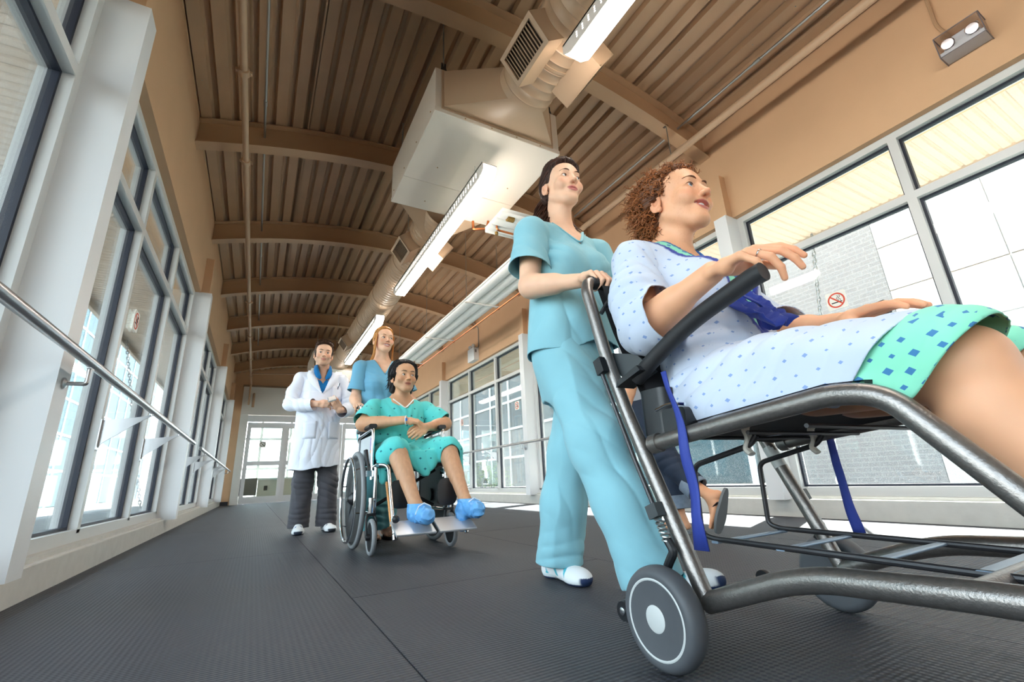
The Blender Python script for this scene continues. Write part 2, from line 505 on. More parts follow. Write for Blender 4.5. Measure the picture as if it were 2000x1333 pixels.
# ================================================================== services under the ceiling
M_ZINC = mat('galvanised_steel', (178, 182, 180), 0.32, 0.9)
M_COPPER = mat('copper_pipe', (196, 120, 76), 0.28, 1.0)
M_BRASS = mat('aged_brass', (150, 118, 66), 0.4, 0.9, noise=(60, 0.3))
M_AHU = mat('air_handler_enamel', (226, 214, 200), 0.28)
M_DUCT = mat('duct_paint', (188, 157, 128), 0.42, noise=(3, 0.03))
M_LAMPBODY = mat('lamp_housing', (236, 228, 222), 0.4)
M_LENS = mat('lamp_lens', (255, 253, 248), 0.4, emit=((255, 248, 238), 11.0))
M_SCREW = mat('screw_head', (176, 140, 100), 0.4, 0.6)

DX, DZ, DR = 1.50, 3.22, 0.21
def duct_run(ya, yb, label, ridge):
    t = thing('spiral_duct', label, 'duct', (DX, ya, DZ), 'spiral ducts along the ceiling')
    b = MB(); pts = []; rr = []
    y = ya
    while y < yb:
        for dy, dr in ((0, 0), (0.5-0.09, 0), (0.5, ridge), (0.5+0.09, 0)):
            yy = y+dy*0.075
            if yy < yb: pts.append((DX, yy, DZ)); rr.append(DR+dr)
        y += 0.075
    pts.append((DX, yb, DZ)); rr.append(DR)
    b.tube(pts, rr, 44, caps=False); b.build('duct_shell', M_DUCT, t, 50)
    for y in (np.arange(math.ceil(ya)+0.35, yb, 1.22)):
        MB().tube([(DX, y-0.012, DZ), (DX, y-0.011, DZ), (DX, y+0.011, DZ), (DX, y+0.012, DZ)], [DR, DR+0.006, DR+0.006, DR], 44, caps=False).build('joint_band', M_DUCT, t, 30)
    for y in (ya+0.6, yb-0.9):
        for s in (-1, 1):
            MB().cyl((DX+s*(DR+0.012), y, DZ), (DX+s*(DR+0.012), y, arch(DX+s*0.22)), 0.004, seg=6).build('hanger_rod', M_ZINC, t)
    return t
D1 = duct_run(-7.2, 2.28, 'ribbed tan duct overhead that meets the near air handler', 0.006)
D2 = duct_run(4.02, 11.0, 'long tan duct running from the air handler towards the doors', 0.0035)

def register(parent, y, side, w=0.38, h=0.22, out=0.33):
    """square outlet box on the duct with a louvred face"""
    n = Vector((side*0.80, 0, -0.60)); tg = Vector((0.60*side, 0, 0.80)); ey = Vector((0, 1, 0)); c = Vector((DX, y, DZ))
    M = Matrix((ey, tg, n)).transposed()
    g = bpy.data.objects.new('register', None)
    def P(a, b, d): return c+ey*a+tg*b+n*d
    b = MB()
    # four side walls
    for (a0, b0, a1, b1) in ((-w/2, -h/2, w/2, -h/2), (w/2, -h/2, w/2, h/2), (w/2, h/2, -w/2, h/2), (-w/2, h/2, -w/2, -h/2)):
        b.quad(P(a0, b0, 0.12), P(a1, b1, 0.12), P(a1, b1, out), P(a0, b0, out))
    fl = 0.028
    for (a0, b0, a1, b1) in ((-w/2, -h/2, w/2, -h/2+fl), (-w/2, h/2-fl, w/2, h/2), (-w/2, -h/2+fl, -w/2+fl, h/2-fl), (w/2-fl, -h/2+fl, w/2, h/2-fl)):
        b.cbox(P((a0+a1)/2, (b0+b1)/2, out), (abs(a1-a0), abs(b1-b0), 0.012), M)
    box = b.build('outlet_box', M_DUCT, parent, 20)
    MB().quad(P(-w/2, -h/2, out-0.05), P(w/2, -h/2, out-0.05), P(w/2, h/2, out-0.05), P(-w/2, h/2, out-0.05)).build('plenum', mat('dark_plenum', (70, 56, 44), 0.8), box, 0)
    k = 13
    for i in range(k):
        a = -w/2+fl+(i+0.5)*(w-2*fl)/k
        R = M @ Matrix.Rotation(0.6, 3, 'Y')
        MB().cbox(P(a, 0, out-0.008), (0.018, h-2*fl, 0.0025), R).build('louvre', M_DUCT, box, 0)
register(D1, 1.86, -1); register(D1, 1.86, 1); register(D2, 4.78, -1); register(D2, 4.78, 1); register(D1, -1.2, -1); register(D2, 8.9, -1)

def ahu(y0, y1, label, copper):
    t = thing('air_handler', label, 'air handler', ((0.92+2.07)/2, y0, 3.11), 'air handling units')
    x0, x1, z0, z1 = 0.92, 2.07, 3.11, 3.54
    c = MB().box((x0, y0, z0+0.045), (x1, y1, z1)).build('casing', M_AHU, t, 0); bevel(c, 0.006)
    bp = MB().box((x0-0.004, y0-0.004, z0), (x1+0.004, y0+0.86, z0+0.042)).build('bottom_panel', M_AHU, t, 0); bevel(bp, 0.004)
    bp = MB().box((x0-0.004, y0+0.864, z0), (x1+0.004, y1+0.004, z0+0.042)).build('bottom_panel', M_AHU, t, 0); bevel(bp, 0.004)
    s = MB()
    for (px, py) in ((x0+0.24, y0+0.62), (x0+0.6, y0+0.66), (x0+0.96, y0+0.62), (x0+0.3, y1-0.15)):
        s.lathe((px, py, z0), (0, 0, -1), [(0.007, -0.002), (0.007, 0.002), (0.004, 0.005)], 8)
    for px in np.linspace(x0+0.25, x1-0.2, 4): s.lathe((px, y0-0.004, z0+0.02), (0, -1, 0), [(0.006, -0.002), (0.006, 0.002), (0.003, 0.004)], 8)
    for py in np.linspace(y0+0.1, y1-0.1, 4): s.lathe((x0-0.003, py, z0+0.07), (-1, 0, 0), [(0.006, -0.002), (0.006, 0.002), (0.003, 0.004)], 8)
    s.build('screws', M_SCREW, t)
    # transition from the box to the round duct
    xa, xb, za, zb = x0+0.07, x1-0.09, z0+0.055, z1-0.03
    for sgn, ye in ((-1, y0), (1, y1)):
        m = MB(); rect = []; circ = []; n = 40
        for k in range(n):
            a = 2*PI*k/n+PI/4
            ca, sa = math.cos(a), math.sin(a); q = max(abs(ca), abs(sa))
            rect.append(((xa+xb)/2+(xb-xa)/2*ca/q, ye, (za+zb)/2+(zb-za)/2*sa/q))
            circ.append((DX+DR*1.01*ca, ye+sgn*0.38, DZ+DR*1.01*sa))
        rows = [rect, [(p[0], ye+sgn*0.02, p[2]) for p in rect], circ, [(p[0], ye+sgn*0.44, p[2]) for p in circ]]
        m.strip([r+[r[0]] for r in rows]); m.build('transition', M_DUCT, t, 35)
        if sgn > 0 and not copper: break
    f = MB()
    for (a, b2) in (((xa-0.02, za-0.02), (xb+0.02, za)), ((xa-0.02, zb), (xb+0.02, zb+0.015)), ((xa-0.02, za), (xa, zb)), ((xb, za), (xb+0.02, zb))):
        f.box((a[0], y0-0.012, a[1]), (b2[0], y0, b2[1]))
    f.build('flange', M_DUCT, t, 0)
    for (hx, hy) in ((x0+0.08, y0+0.03), (x1-0.06, y0+0.03), (x0+0.08, y1-0.05), (x1-0.06, y1-0.05)):
        h = MB().cyl((hx, hy, z1-0.01), (hx, hy, arch(hx)), 0.006, seg=8).build('hanger_rod', M_ZINC, t)
        k = MB(); k.lathe((hx, hy, z1), (0, 0, 1), [(0.026, 0), (0.026, 0.03), (0.018, 0.045), (0.012, 0.06)], 12); k.box((hx-0.02, hy-0.004, z1), (hx+0.02, hy+0.004, z1+0.1))
        k.build('vibration_mount', mat('dark_rubber', (52, 48, 44), 0.6), h)
    return t
A1 = ahu(2.66, 3.97, 'large white air handling box hung under the ceiling over the nurse', True)
A2 = ahu(11.4, 12.7, 'white air handling box far down the corridor before the doors', False)

def lamp(y0, y1, label):
    x0, x1, z0, z1 = 1.40, 1.515, 2.80, 2.90
    t = thing('linear_lamp', label, 'lamp', ((x0+x1)/2, y0, z0), 'fluorescent lamps hung in a row')
    ch = 0.07
    prof = [(y0, z1), (y1, z1), (y1, z0+0.055), (y1-ch, z0), (y0+ch, z0), (y0, z0+0.055)]
    MB().prism(prof, x0, x1, 0).build('lens', M_LENS, t, 0)
    h = MB()
    h.prism([(y0-0.003, z1+0.02), (y1+0.003, z1+0.02), (y1+0.003, z0+0.055), (y1-ch, z0+0.006), (y0+ch, z0+0.006), (y0-0.003, z0+0.055)], x0-0.014, x0-0.004, 0)
    h.box((x0-0.014, y0, z1+0.006), (x1+0.006, y1, z1+0.02)); h.box((x1+0.001, y0, z0+0.075), (x1+0.006, y1, z1+0.02))
    hs = h.build('housing', M_LAMPBODY, t, 0)
    p = MB(); yy = y0+0.12; k = 0
    while yy < y1-0.1:
        for zz in (z0+0.045, z0+0.062, z0+0.079): p.box((x0-0.0155, yy, zz), (x0-0.0135, yy+0.009, zz+0.005))
        yy += 0.055
    p.build('perforation', mat('lamp_slots', (255, 250, 240), 0.4, emit=((255, 248, 238), 3.0)), hs, 0)['kind'] = 'stuff'
    for y in (y0+0.3, y1-0.3):
        MB().cyl(((x0+x1)/2, y, z1+0.02), ((x0+x1)/2, y, DZ-DR if not (2.66 < y < 3.97) else 3.11), 0.0022, seg=6).build('cable', M_ZINC, t)
    return t
lamp(-1.25, 1.65, 'bright linear lamp nearest the camera at the top of the picture')
lamp(2.82, 5.65, 'bright linear lamp hung below the near white air handler')
lamp(6.72, 9.65, 'bright linear lamp just above the blonde nurse')
lamp(10.8, 13.6, 'small far linear lamp behind the doctor')

# ---- radiant panels with copper supply
M_RAD = mat('radiant_panel_white', (240, 240, 236), 0.35)
def radiant():
    x0, x1, z = 2.46, 2.95, 2.93; n = 3; w = (x1-x0)/n
    segs = [(3.46, 5.65), (5.65, 7.49), (7.49, 9.32)]
    lab = ['near ribbed white radiant panel right of the air handler', 'middle ribbed white radiant panel under the ceiling', 'far ribbed white radiant panel above the wheelchair man']
    def prof():
        p = []
        for i in range(n):
            for k in range(9):
                a = PI*k/8; p.append((x0+(i+0.5)*w-math.cos(a)*w*0.46, -math.sin(a)*0.038))
        return p
    for i, (ya, yb) in enumerate(segs):
        t = thing('radiant_panel', lab[i], 'radiant panel', ((x0+x1)/2, ya, z), 'radiant panels')
        P = prof()
        MB().strip([[(x, y, z+h) for x, h in P] for y in (ya, yb)]).strip([[(x0-0.01, y, z+0.03), (x0-0.01, y, z+0.005), (x0+0.02, y, z)] for y in (ya, yb)]).strip([[(x0-0.01, y, z+0.03), (x1+0.01, y, z+0.03), (x1+0.01, y, z), (x1-0.015, y, z)] for y in (ya, yb)]).build('ribbed_sheet', M_RAD, t, 60)
        for yy in (yb,):
            bar = MB().box((x0-0.03, yy-0.018, z-0.054), (x1+0.06, yy+0.018, z-0.040)).build('cross_bar', M_LAMPBODY, t, 0)
            for xx in (x0-0.005, x1+0.03): MB().cyl((xx, yy, z), (xx, yy, arch(xx)-0.0), 0.004, seg=6).build('hanger_rod', M_ZINC, bar)
    # the short panel crossing from the air handler
    t = thing('radiant_panel', 'short white radiant panel with brass fittings at the air handler corner', 'radiant panel', (2.1, 3.62, 2.95), 'radiant panels')
    ya, yb = 3.44, 3.83; P = []
    for i in range(3):
        for k in range(9):
            a = PI*k/8; P.append((ya+(i+0.5)*(yb-ya)/3-math.cos(a)*(yb-ya)/3*0.46, -math.sin(a)*0.03))
    MB().strip([[(x, y, z+0.03+h) for y, h in P] for x in (1.9, 2.44)]).strip([[(x, ya-0.01, z+0.06), (x, yb+0.01, z+0.06)] for x in (1.9, 2.44)]).strip([[(x, yb+0.012, z+0.0), (x, yb+0.012, z+0.07)] for x in (1.9, 2.44)]).build('ribbed_sheet', M_RAD, t, 60)
    MB().cyl((1.985, 3.50, 2.93), (2.06, 3.50, 2.93), 0.032, seg=14).build('brass_fitting', M_BRASS, t)
    MB().cyl((2.0, 3.77, 2.885), (2.0, 3.77, 2.92), 0.018, seg=12).build('brass_fitting', M_BRASS, t)
    MB().tube(round_path([(1.97, 3.70, 2.98), (1.97, 3.70, 2.90), (2.44, 3.70, 2.89)], 0.03), 0.012, 10).build('copper_branch', M_COPPER, t)
    MB().tube(round_path([(1.80, 3.93, 3.09), (1.80, 3.93, 2.99), (1.93, 3.86, 2.99), (1.95, 3.86, 3.09)], 0.025), 0.014, 10).build('copper_bend', M_COPPER, t)
    c = thing('copper_pipe', 'thin copper pipe running beside the white radiant panels', 'pipe', (2.98, 3.9, 2.86))
    MB().tube([(2.98, 3.7, 2.86), (2.98, 11.0, 2.86)], 0.013, 10).build('pipe_run', M_COPPER, c)
    for y in (5.65, 7.49, 9.35):
        MB().tube([(2.98, y, 2.93), (2.98, y, 2.885)], 0.004, 6).ring((2.98, y, 2.86), (0, 1, 0), 0.02, 0.004, 16, 6).build('pipe_hanger', M_COPPER, c)
radiant()

# ---- pipes and conduits
def pipe(name, label, pts, r, m, couplings=(), fil=0.05, rc=1.45, cat='pipe', group=None):
    t = thing(name, label, cat, pts[0], group)
    MB().tube(round_path(pts, fil) if len(pts) > 2 else pts, r, 14).build('pipe_run', m, t)
    for c in couplings:
        b = MB(); c = Vector(c)
        b.tube([c+Vector((0, d, 0)) for d in (-0.03, -0.028, 0.028, 0.03)], [r, r*rc, r*rc, r], 14)
        if r > 0.02:
            for s in (-1, 1):
                b.cbox(c+Vector((s*r*1.75, 0, 0)), (r*0.8, 0.03, r*0.7)); b.cyl(c+Vector((s*r*1.8, 0, -r*0.6)), c+Vector((s*r*1.8, 0, r*0.6)), 0.006, seg=6)
        b.build('coupling', m, t)
    return t
M_PIPE = mat('pipe_paint', (190, 158, 128), 0.4)
pipe('sprinkler_pipe', 'tan sprinkler pipe along the left side of the ceiling', [(-0.385, -7.2, 3.40), (-0.385, 15.2, 3.40), (-0.385, 15.2, 2.78)], 0.026, M_PIPE, [(-0.385, y, 3.40) for y in (0.4, 3.22, 4.33, 8.2, 10.2, 12.1, 14.1)])
pipe('sprinkler_branch', 'thin tan pipe crossing the ceiling near the doors', [(-0.36, 13.6, 3.36), (1.6, 13.4, 3.44), (3.7, 13.4, 3.36)], 0.018, M_PIPE)
pipe('drain_pipe', 'short grey drain pipes standing above the sliding doors', [(-0.27, 15.44, 3.12), (-0.27, 15.25, 3.12), (-0.27, 15.25, 2.72)], 0.034, M_PIPE)
pipe('steel_conduit', 'thin bare conduit beside the left sprinkler pipe', [(-0.265, -7.2, 3.765), (-0.265, 13.5, 3.765)], 0.011, M_ZINC, [(-0.265, y, 3.765) for y in (1.6, 3.9, 7.1)], group='conduits')
pipe('steel_conduit', 'thin bare conduit crossing the arch under the third beam', [(-0.39, 8.5, 3.84), (0.3, 8.42, 3.95), (1.5, 8.38, 4.01), (2.6, 8.45, 3.96), (3.5, 8.5, 3.80)], 0.011, M_ZINC, group='conduits')
pipe('steel_conduit', 'thin bare conduit on the right side of the ceiling', [(3.43, -7.2, 3.74), (3.43, 8.0, 3.74)], 0.011, M_ZINC, [(3.43, y, 3.74) for y in (1.55, 2.9)], group='conduits')
pipe('tan_pipe', 'thick tan pipe along the top of the right wall', [(3.34, -7.2, 3.40), (3.34, 4.15, 3.40), (3.34, 4.15, 3.75)], 0.034, M_PIPE, [(3.34, 4.02, 3.40)])
t = thing('hanging_rod', 'thin threaded rod hanging from the near beam', 'rod', (3.2, 2.38, 3.31))
MB().cyl((3.2, 2.38, 3.675), (3.2, 2.38, 3.31), 0.005, seg=6).build('rod', M_ZINC, t); MB().cbox((3.2, 2.385, 3.645), (0.05, 0.03, 0.03)).build('clamp', mat('dark_clamp', (80, 64, 50), 0.5), t)

# ---- emergency lights
def emergency_far():
    t = thing('emergency_light', 'white emergency light box with two lamp heads on the far right wall', 'emergency light', (3.79, 8.3, 2.75), 'emergency lights')
    b = MB().rbox((3.68, 8.13, 2.74), (3.79, 8.45, 3.01), 0.01, 0).build('case', M_WHITE, t); 
    MB().box((3.70, 8.126, 2.90), (3.74, 8.131, 2.96)).build('switch_plate', mat('grey_plate', (120, 120, 122), 0.5), b, 0)
    for y in (8.2, 8.36):
        h = MB().lathe((3.70, y, 3.055), (-0.8, -0.5, 0.0), [(0.02, -0.04), (0.036, -0.02), (0.04, 0.01), (0.034, 0.018)], 16).build('lamp_head', M_WHITE, t)
        MB().cyl((3.715, y, 3.0), (3.705, y, 3.05), 0.01, seg=8).build('neck', M_WHITE, h)
    MB().tube(round_path([(3.74, 8.12, 2.99), (3.775, 8.10, 3.02), (3.775, 8.10, 3.42), (3.6, 8.06, 3.55)], 0.04), 0.010, 8).build('conduit', M_ZINC, t)
def emergency_near():
    t = thing('emergency_light', 'emergency light in a clear guard box on the near right wall', 'emergency light', (3.79, 0.48, 2.9), 'emergency lights')
    x0, x1, y0, y1, z0, z1 = 3.66, 3.79, 0.375, 0.595, 2.90, 3.06
    MB().box((3.705, y0+0.02, z0+0.03), (3.785, y1-0.02, z1-0.03)).build('case', M_WHITE, t, 0); MB().box((x0+0.004, y0+0.004, z0+0.003), (3.785, y1-0.004, z0+0.03)).build('base_strip', M_WHITE, t, 0)
    g = MB().box((x0, y0, z0), (3.788, y1, z1)).build('guard', glass_mat('clear_acrylic', (0.95, 0.94, 0.96), 0.2), t, 0)
    e = MB(); r = 0.003
    for (a, b2) in (((x0, y0, z0), (x0, y1, z0)), ((x0, y0, z1), (x0, y1, z1)), ((x0, y0, z0), (x0, y0, z1)), ((x0, y1, z0), (x0, y1, z1)), ((x0, y0, z1), (x1, y0, z1)), ((x0, y1, z1), (x1, y1, z1)), ((x0, y0, z0), (x1, y0, z0)), ((x0, y1, z0), (x1, y1, z0))): e.cyl(a, b2, r, seg=6)
    e.build('guard_edge', mat('dark_edge', (120, 112, 116), 0.3), g)
    for y in (y0+0.05, y1-0.05):
        h = MB().lathe((3.69, y, 2.985), (-0.9, 0, -0.3), [(0.012, -0.03), (0.032, -0.01), (0.036, 0.012), (0.03, 0.02)], 18).build('lamp_head', mat('chrome', (225, 226, 230), 0.08, 1.0), t)
    MB().tube(round_path([(3.77, 0.535, 3.05), (3.775, 0.545, 3.12), (3.775, 0.575, 3.22), (3.775, 0.56, 3.72)], 0.05), 0.011, 8).build('conduit', M_STEEL, t)
emergency_far(); emergency_near()

# ---- hand rails
M_STAIN = mat('stainless_steel', (188, 188, 190), 0.28, 1.0)
def rail(side, ya, yb, label):
    s = -1 if side == 'left' else 1
    x = -0.62 if s < 0 else 3.61; z = 0.905; fx = XL if s < 0 else XR; cx = -0.69 if s < 0 else 3.68
    t = thing('handrail', label, 'handrail', (x, ya, z), 'steel handrails')
    MB().tube([(x, ya, z), (x, ya+0.004, z), (x, yb-0.004, z), (x, yb, z)], [0.016, 0.0195, 0.0195, 0.016], 18).build('rail', M_STAIN, t)
    for y in COLS_Y:
        if ya < y < yb or ya < y+0.02 < yb:
            b = MB().tube(round_path([(cx, y, z-0.085), (x, y, z-0.085), (x, y, z-0.02)], 0.012), 0.008, 10)
            b.lathe((cx, y, z-0.085), (-s, 0, 0), [(0.022, 0), (0.022, 0.006), (0.012, 0.012)], 14); b.cbox((x, y, z-0.022), (0.012, 0.05, 0.006))
            b.build('post_bracket', M_STAIN, t)
    for i in range(len(COLS_Y)-1):
        a, b2 = COLS_Y[i]+0.065, COLS_Y[i+1]-0.065
        for k in (1, 2):
            y = a+(b2-a)*k/3
            if not (ya < y < yb): continue
            # curved wing plate from the mullion to the rail
            top = []; bot = []
            for q in range(13):
                u = q/12; xx = fx+(x-fx)*u
                zt = 0.845+0.008*math.sin(u*PI)+0.04*u**3
                zb = 0.665+(0.872-0.665)*(u**0.62) - 0.03*math.sin(u*PI)*(1-u)
                top.append((xx, zt)); bot.append((xx, min(zb, zt-0.006)))
            b = MB().prism(top+bot[::-1], y-0.004, y+0.004, 1); b.cyl((x, y, 0.875), (x, y, 0.89), 0.008, seg=8); b.box((min(fx, fx-s*0.006), y-0.03, 0.665), (max(fx, fx-s*0.006), y+0.03, 0.845))
            b.build('wing_bracket', M_STAIN, t, 50)
rail('left', -7.2, 6.05, 'brushed steel handrail across the nearest left windows')
rail('left', 6.75, 15.2, 'brushed steel handrail along the farther left windows')
rail('right', -7.2, 15.0, 'brushed steel handrail along the right windows')

# ---- signs
M_SIGNW = mat('sign_white', (238, 236, 228), 0.5); M_SIGNR = mat('sign_red', (214, 70, 40), 0.5); M_SIGNK = mat('sign_black', (30, 24, 26), 0.5)
def no_smoking(x, y, z, size, s, label, axis='x', red=True, grp='no smoking signs'):
    """flat square plate; u runs to the reader's right; s = direction of the face along the axis"""
    def P(u, v, d):
        if axis == 'x': return (x+s*d, y+u*(1 if s > 0 else -1)*1.0, z+v)
        return (x+u, y+s*d, z+v)
    t = thing('no_smoking_sign', label, 'sign', (x, y, z), grp)
    def plate(poly, d0, d1):
        b = MB(); n = len(poly)
        b.v = [P(u, v, d0) for u, v in poly]+[P(u, v, d1) for u, v in poly]
        for i in range(n): b.face((i, (i+1) % n, n+(i+1) % n, n+i))
        b.face(list(range(n))[::-1]); b.face([n+i for i in range(n)])
        return b
    h = size/2; r = size*0.09
    poly = []
    for cx, cy, a0 in ((h-r, h-r, 0), (-h+r, h-r, PI/2), (-h+r, -h+r, PI), (h-r, -h+r, 1.5*PI)):
        for k in range(5): a = a0+k/4*PI/2; poly.append((cx+r*math.cos(a), cy+r*math.sin(a)))
    pl = plate(poly, 0, 0.003).build('plate', M_SIGNW, t, 0)
    R = size*0.385; w = size*0.04
    b = MB(); n = 36
    ci = [[P((R+q)*math.cos(2*PI*k/n), (R+q)*math.sin(2*PI*k/n), 0.0042) for k in range(n+1)] for q in (-w, w)]
    b.strip(ci)
    m = M_SIGNR if red else M_SIGNK
    b.build('ring', m, pl, 0)
    def bar(u0, v0, u1, v1, wd, d):
        dx, dy = u1-u0, v1-v0; l = math.hypot(dx, dy); nx, ny = -dy/l*wd/2, dx/l*wd/2
        return plate([(u0+nx, v0+ny), (u1+nx, v1+ny), (u1-nx, v1-ny), (u0-nx, v0-ny)], 0.0032, d)
    c = size
    bar(-0.26*c, -0.12*c, 0.27*c, -0.12*c, 0.06*c, 0.0040).build('cigarette', M_SIGNK, pl, 0)
    sm = MB()
    pts = [(0.20+0.05*math.sin(q*1.4), -0.06+0.045*q) for q in range(8)]
    for off in (0, -0.10):
        sm.tube([P((u+off-0.03)*c, v*c, 0.004) for u, v in pts], 0.012*c, 6)
    sm.build('smoke', M_SIGNK, pl)
    bar(-0.27*c, 0.27*c, 0.27*c, -0.27*c, 0.075*c, 0.0046).build('slash', m, pl, 0)
    return t
no_smoking(XR+0.05, 1.645, 1.625, 0.145, -1, 'red and white no smoking sign on the glass above the patient’s lap')
no_smoking(XR+0.05, 6.83, 1.60, 0.15, -1, 'no smoking sign on the glass left of the standing nurse')
no_smoking(XR+0.05, 9.32, 1.61, 0.15, -1, 'small far no smoking sign on the glass beside the wheelchair man')
no_smoking(XL-0.05, 4.15, 1.65, 0.15, 1, 'no smoking sign on the left window above the handrail')
no_smoking(XL-0.05, 8.1, 1.60, 0.15, 1, 'far no smoking sign on the left windows past the second column')
no_smoking(0.10, Y1-0.031, 1.66, 0.17, -1, 'black and white no smoking notice on the glass door', axis='y', red=False)
for (x, z, w, h, c, l, n) in ((1.02, 1.22, 0.10, 0.05, (214, 170, 40), 'yellow sticker on the inner door glass beside the doctor', 'yellow'), (0.98, 1.42, 0.09, 0.04, (190, 70, 70), 'small red sticker on the inner door glass', 'red')):
    o = MB().box((x, Y1+0.042, z), (x+w, Y1+0.046, z+h)).build('door_sticker', mat(n+'_sticker', c, 0.5), None, 0); tag(o, l, 'sticker', 'door stickers')
# ================================================================== outside
M_SOFFIT = mat('soffit_metal', (208, 188, 169), 0.45)
M_GRAVEL = mat('gravel', (112, 110, 106), 0.9, noise=(30, 0.4, 8), bump=(50, 1.0, 0.03))
M_PAVE = mat('paving', (128, 125, 120), 0.85, noise=(4, 0.08))
M_LAWN = mat('lawn', (146, 156, 132), 0.9, noise=(8, 0.3, 8), bump=(90, 0.8, 0.02))
def soffit(side):
    s = -1 if side == 'left' else 1
    xa = (XL if s < 0 else XR)+s*0.12; xb = xa+s*1.06
    t = thing('roof_soffit', 'ribbed cream metal soffit outside the %s windows' % side, 'soffit', (xa, Y0, 2.74)); t['kind'] = 'structure'
    MB().box((min(xa, xb), Y0-0.4, 2.80), (max(xa, xb), 24.0 if s > 0 else Y1+6, 2.86)).build('roof_edge', M_SOFFIT, t, 0)
    MB().box((min(xb, xb+s*0.05), Y0-0.4, 2.70), (max(xb, xb+s*0.05), Y1+6, 2.98)).build('fascia', M_SOFFIT, t, 0)
    pitch = 0.305                                   # one board carries four shallow ribs
    def board():
        P = []
        for k in range(4):
            u = k*pitch/4
            P += [(u+0.002, 0.012), (u+0.012, 0.0), (u+0.056, 0.0), (u+0.066, 0.012)]
        P.append((pitch+0.004, 0.0135))
        m = MB().strip([[(x, u, 2.765+h) for u, h in P] for x in (xa, xb)]).mesh('soffit_board', 0); m.materials.append(M_SOFFIT); return m
    me = board(); y = Y0
    while y < Y1+0.5: place('soffit_board', me, t, (0, y, 0)); y += pitch
soffit('left'); soffit('right')

def ground(name, lo, hi, m, label):
    o = MB().box(lo, hi).build(name, m, None, 0); tag(o, label, None, kind='structure'); return o
ground('ground', (-60, -40, -0.6), (70, 80, -0.23), M_PAVE, 'pale paving around the building')
ground('bounce_strip', (4.15, -12, -0.3), (4.75, 45, 0.02), mat('pale_bounce', (190, 187, 183), 0.85), 'added pale ground strip bouncing light onto the right soffit')  # strip added for its bounce: lightens the soffit and dilutes the lawn's tint
ground('lawn_strip', (4.75, -12, -0.3), (9.0, 45, 0.02), M_LAWN, 'sunlit lawn strip outside the right windows')
ground('gravel_bed', (-3.2, -12, -0.3), (-1.16, 45, 0.06), M_GRAVEL, 'gravel bed outside the left windows')
ground('path', (-9.0, -12, -0.3), (-3.2, 45, 0.0), M_PAVE, 'pale path beyond the gravel')

# rain chains
def chain(a, b, label):
    a, b = Vector(a), Vector(b); d = (b-a); L = d.length; d.normalize(); u, v, _ = basis(d)
    m = MB(); n = int(L/0.046); 
    for i in range(n):
        c = a+d*(i+0.5)*L/n; w = u if i % 2 else v
        pts = []
        for k in range(12):
            an = 2*PI*k/12; pts.append(c+d*(0.032*math.cos(an))+w*(0.017*math.sin(an)))
        m.tube(pts, 0.0066, 6, closed=True)
    o = m.build('rain_chain', mat('chain_zinc', (150, 152, 154), 0.4, 0.6)); tag(o, label, 'chain', 'rain chains'); return o
chain((5.0, 2.17, 2.76), (4.28, 2.17, 0.05), 'steel rain chain beside the near no smoking sign')
chain((5.0, 9.35, 2.76), (4.32, 9.35, 0.05), 'far steel rain chain outside the right windows')
chain((-2.02, 8.9, 2.76), (-1.42, 8.9, 0.08), 'steel rain chain outside the left windows')

# neighbouring buildings
M_CW = mat('curtain_wall_glass', (20, 56, 66), 0.25, 0.0, spec=0.35)
M_CWW = mat('white_mullion', (222, 224, 224), 0.5)
def brick_mat():
    m = mat('grey_brick', (168, 166, 164), 0.85)
    N, L, b = nodes_of(m)
    tc = N.new('ShaderNodeTexCoord'); mp = N.new('ShaderNodeMapping'); mp.inputs['Rotation'].default_value = (PI/2, 0, PI/2)
    sp = N.new('ShaderNodeSeparateXYZ'); cb = N.new('ShaderNodeCombineXYZ')
    L.new(tc.outputs['Object'], sp.inputs[0]); L.new(sp.outputs['Y'], cb.inputs['X']); L.new(sp.outputs['Z'], cb.inputs['Y'])
    br = N.new('ShaderNodeTexBrick'); L.new(cb.outputs[0], br.inputs['Vector'])
    br.inputs['Scale'].default_value = 1.0; br.inputs['Brick Width'].default_value = 0.30; br.inputs['Row Height'].default_value = 0.095; br.inputs['Mortar Size'].default_value = 0.012
    br.inputs['Color1'].default_value = srgb(112, 111, 110); br.inputs['Color2'].default_value = srgb(105, 104, 103); br.inputs['Mortar'].default_value = srgb(122, 121, 119)
    L.new(br.outputs['Color'], b.inputs['Base Color'])
    bp = N.new('ShaderNodeBump'); bp.inputs['Strength'].default_value = 0.6; bp.inputs['Distance'].default_value = 0.01; L.new(br.outputs['Fac'], bp.inputs['Height']); bp.invert = True; L.new(bp.outputs[0], b.inputs['Normal'])
    return m
M_BRICK = brick_mat()
def curtain(t, x, y0, y1, z1, s, step=1.55, zs=(0.0, 1.0, 2.05, 3.1, 4.3)):
    """glazed facade facing -s along x, built of separate panes and mullions"""
    ny = int((y1-y0)/step)
    pm = {}
    for i in range(ny):
        for j in range(len(zs)-1):
            k = j
            if k not in pm:
                pm[k] = MB().box((0, 0.03, zs[j]+0.03), (0.04, step-0.03, zs[j+1]-0.03)).mesh('pane', 0); pm[k].materials.append(M_CW)
            place('pane', pm[k], t, (x, y0+i*step, 0))
    mm = MB().box((-0.06, -0.045, zs[0]), (0.08, 0.045, zs[-1])).mesh('mullion', 0); mm.materials.append(M_CWW)
    for i in range(ny+1): place('mullion', mm, t, (x, y0+i*step, 0))
    for z in zs[1:]: MB().box((x-0.07, y0, z-0.05), (x+0.07, y0+ny*step, z+0.05)).build('transom', M_CWW, t, 0)
    MB().box((min(x+s*0.1, x+s*5), y0, 0), (max(x+s*0.1, x+s*5), y0+ny*step, zs[-1])).build('room_block', mat('interior_dim', (110, 128, 130), 0.8), t, 0)
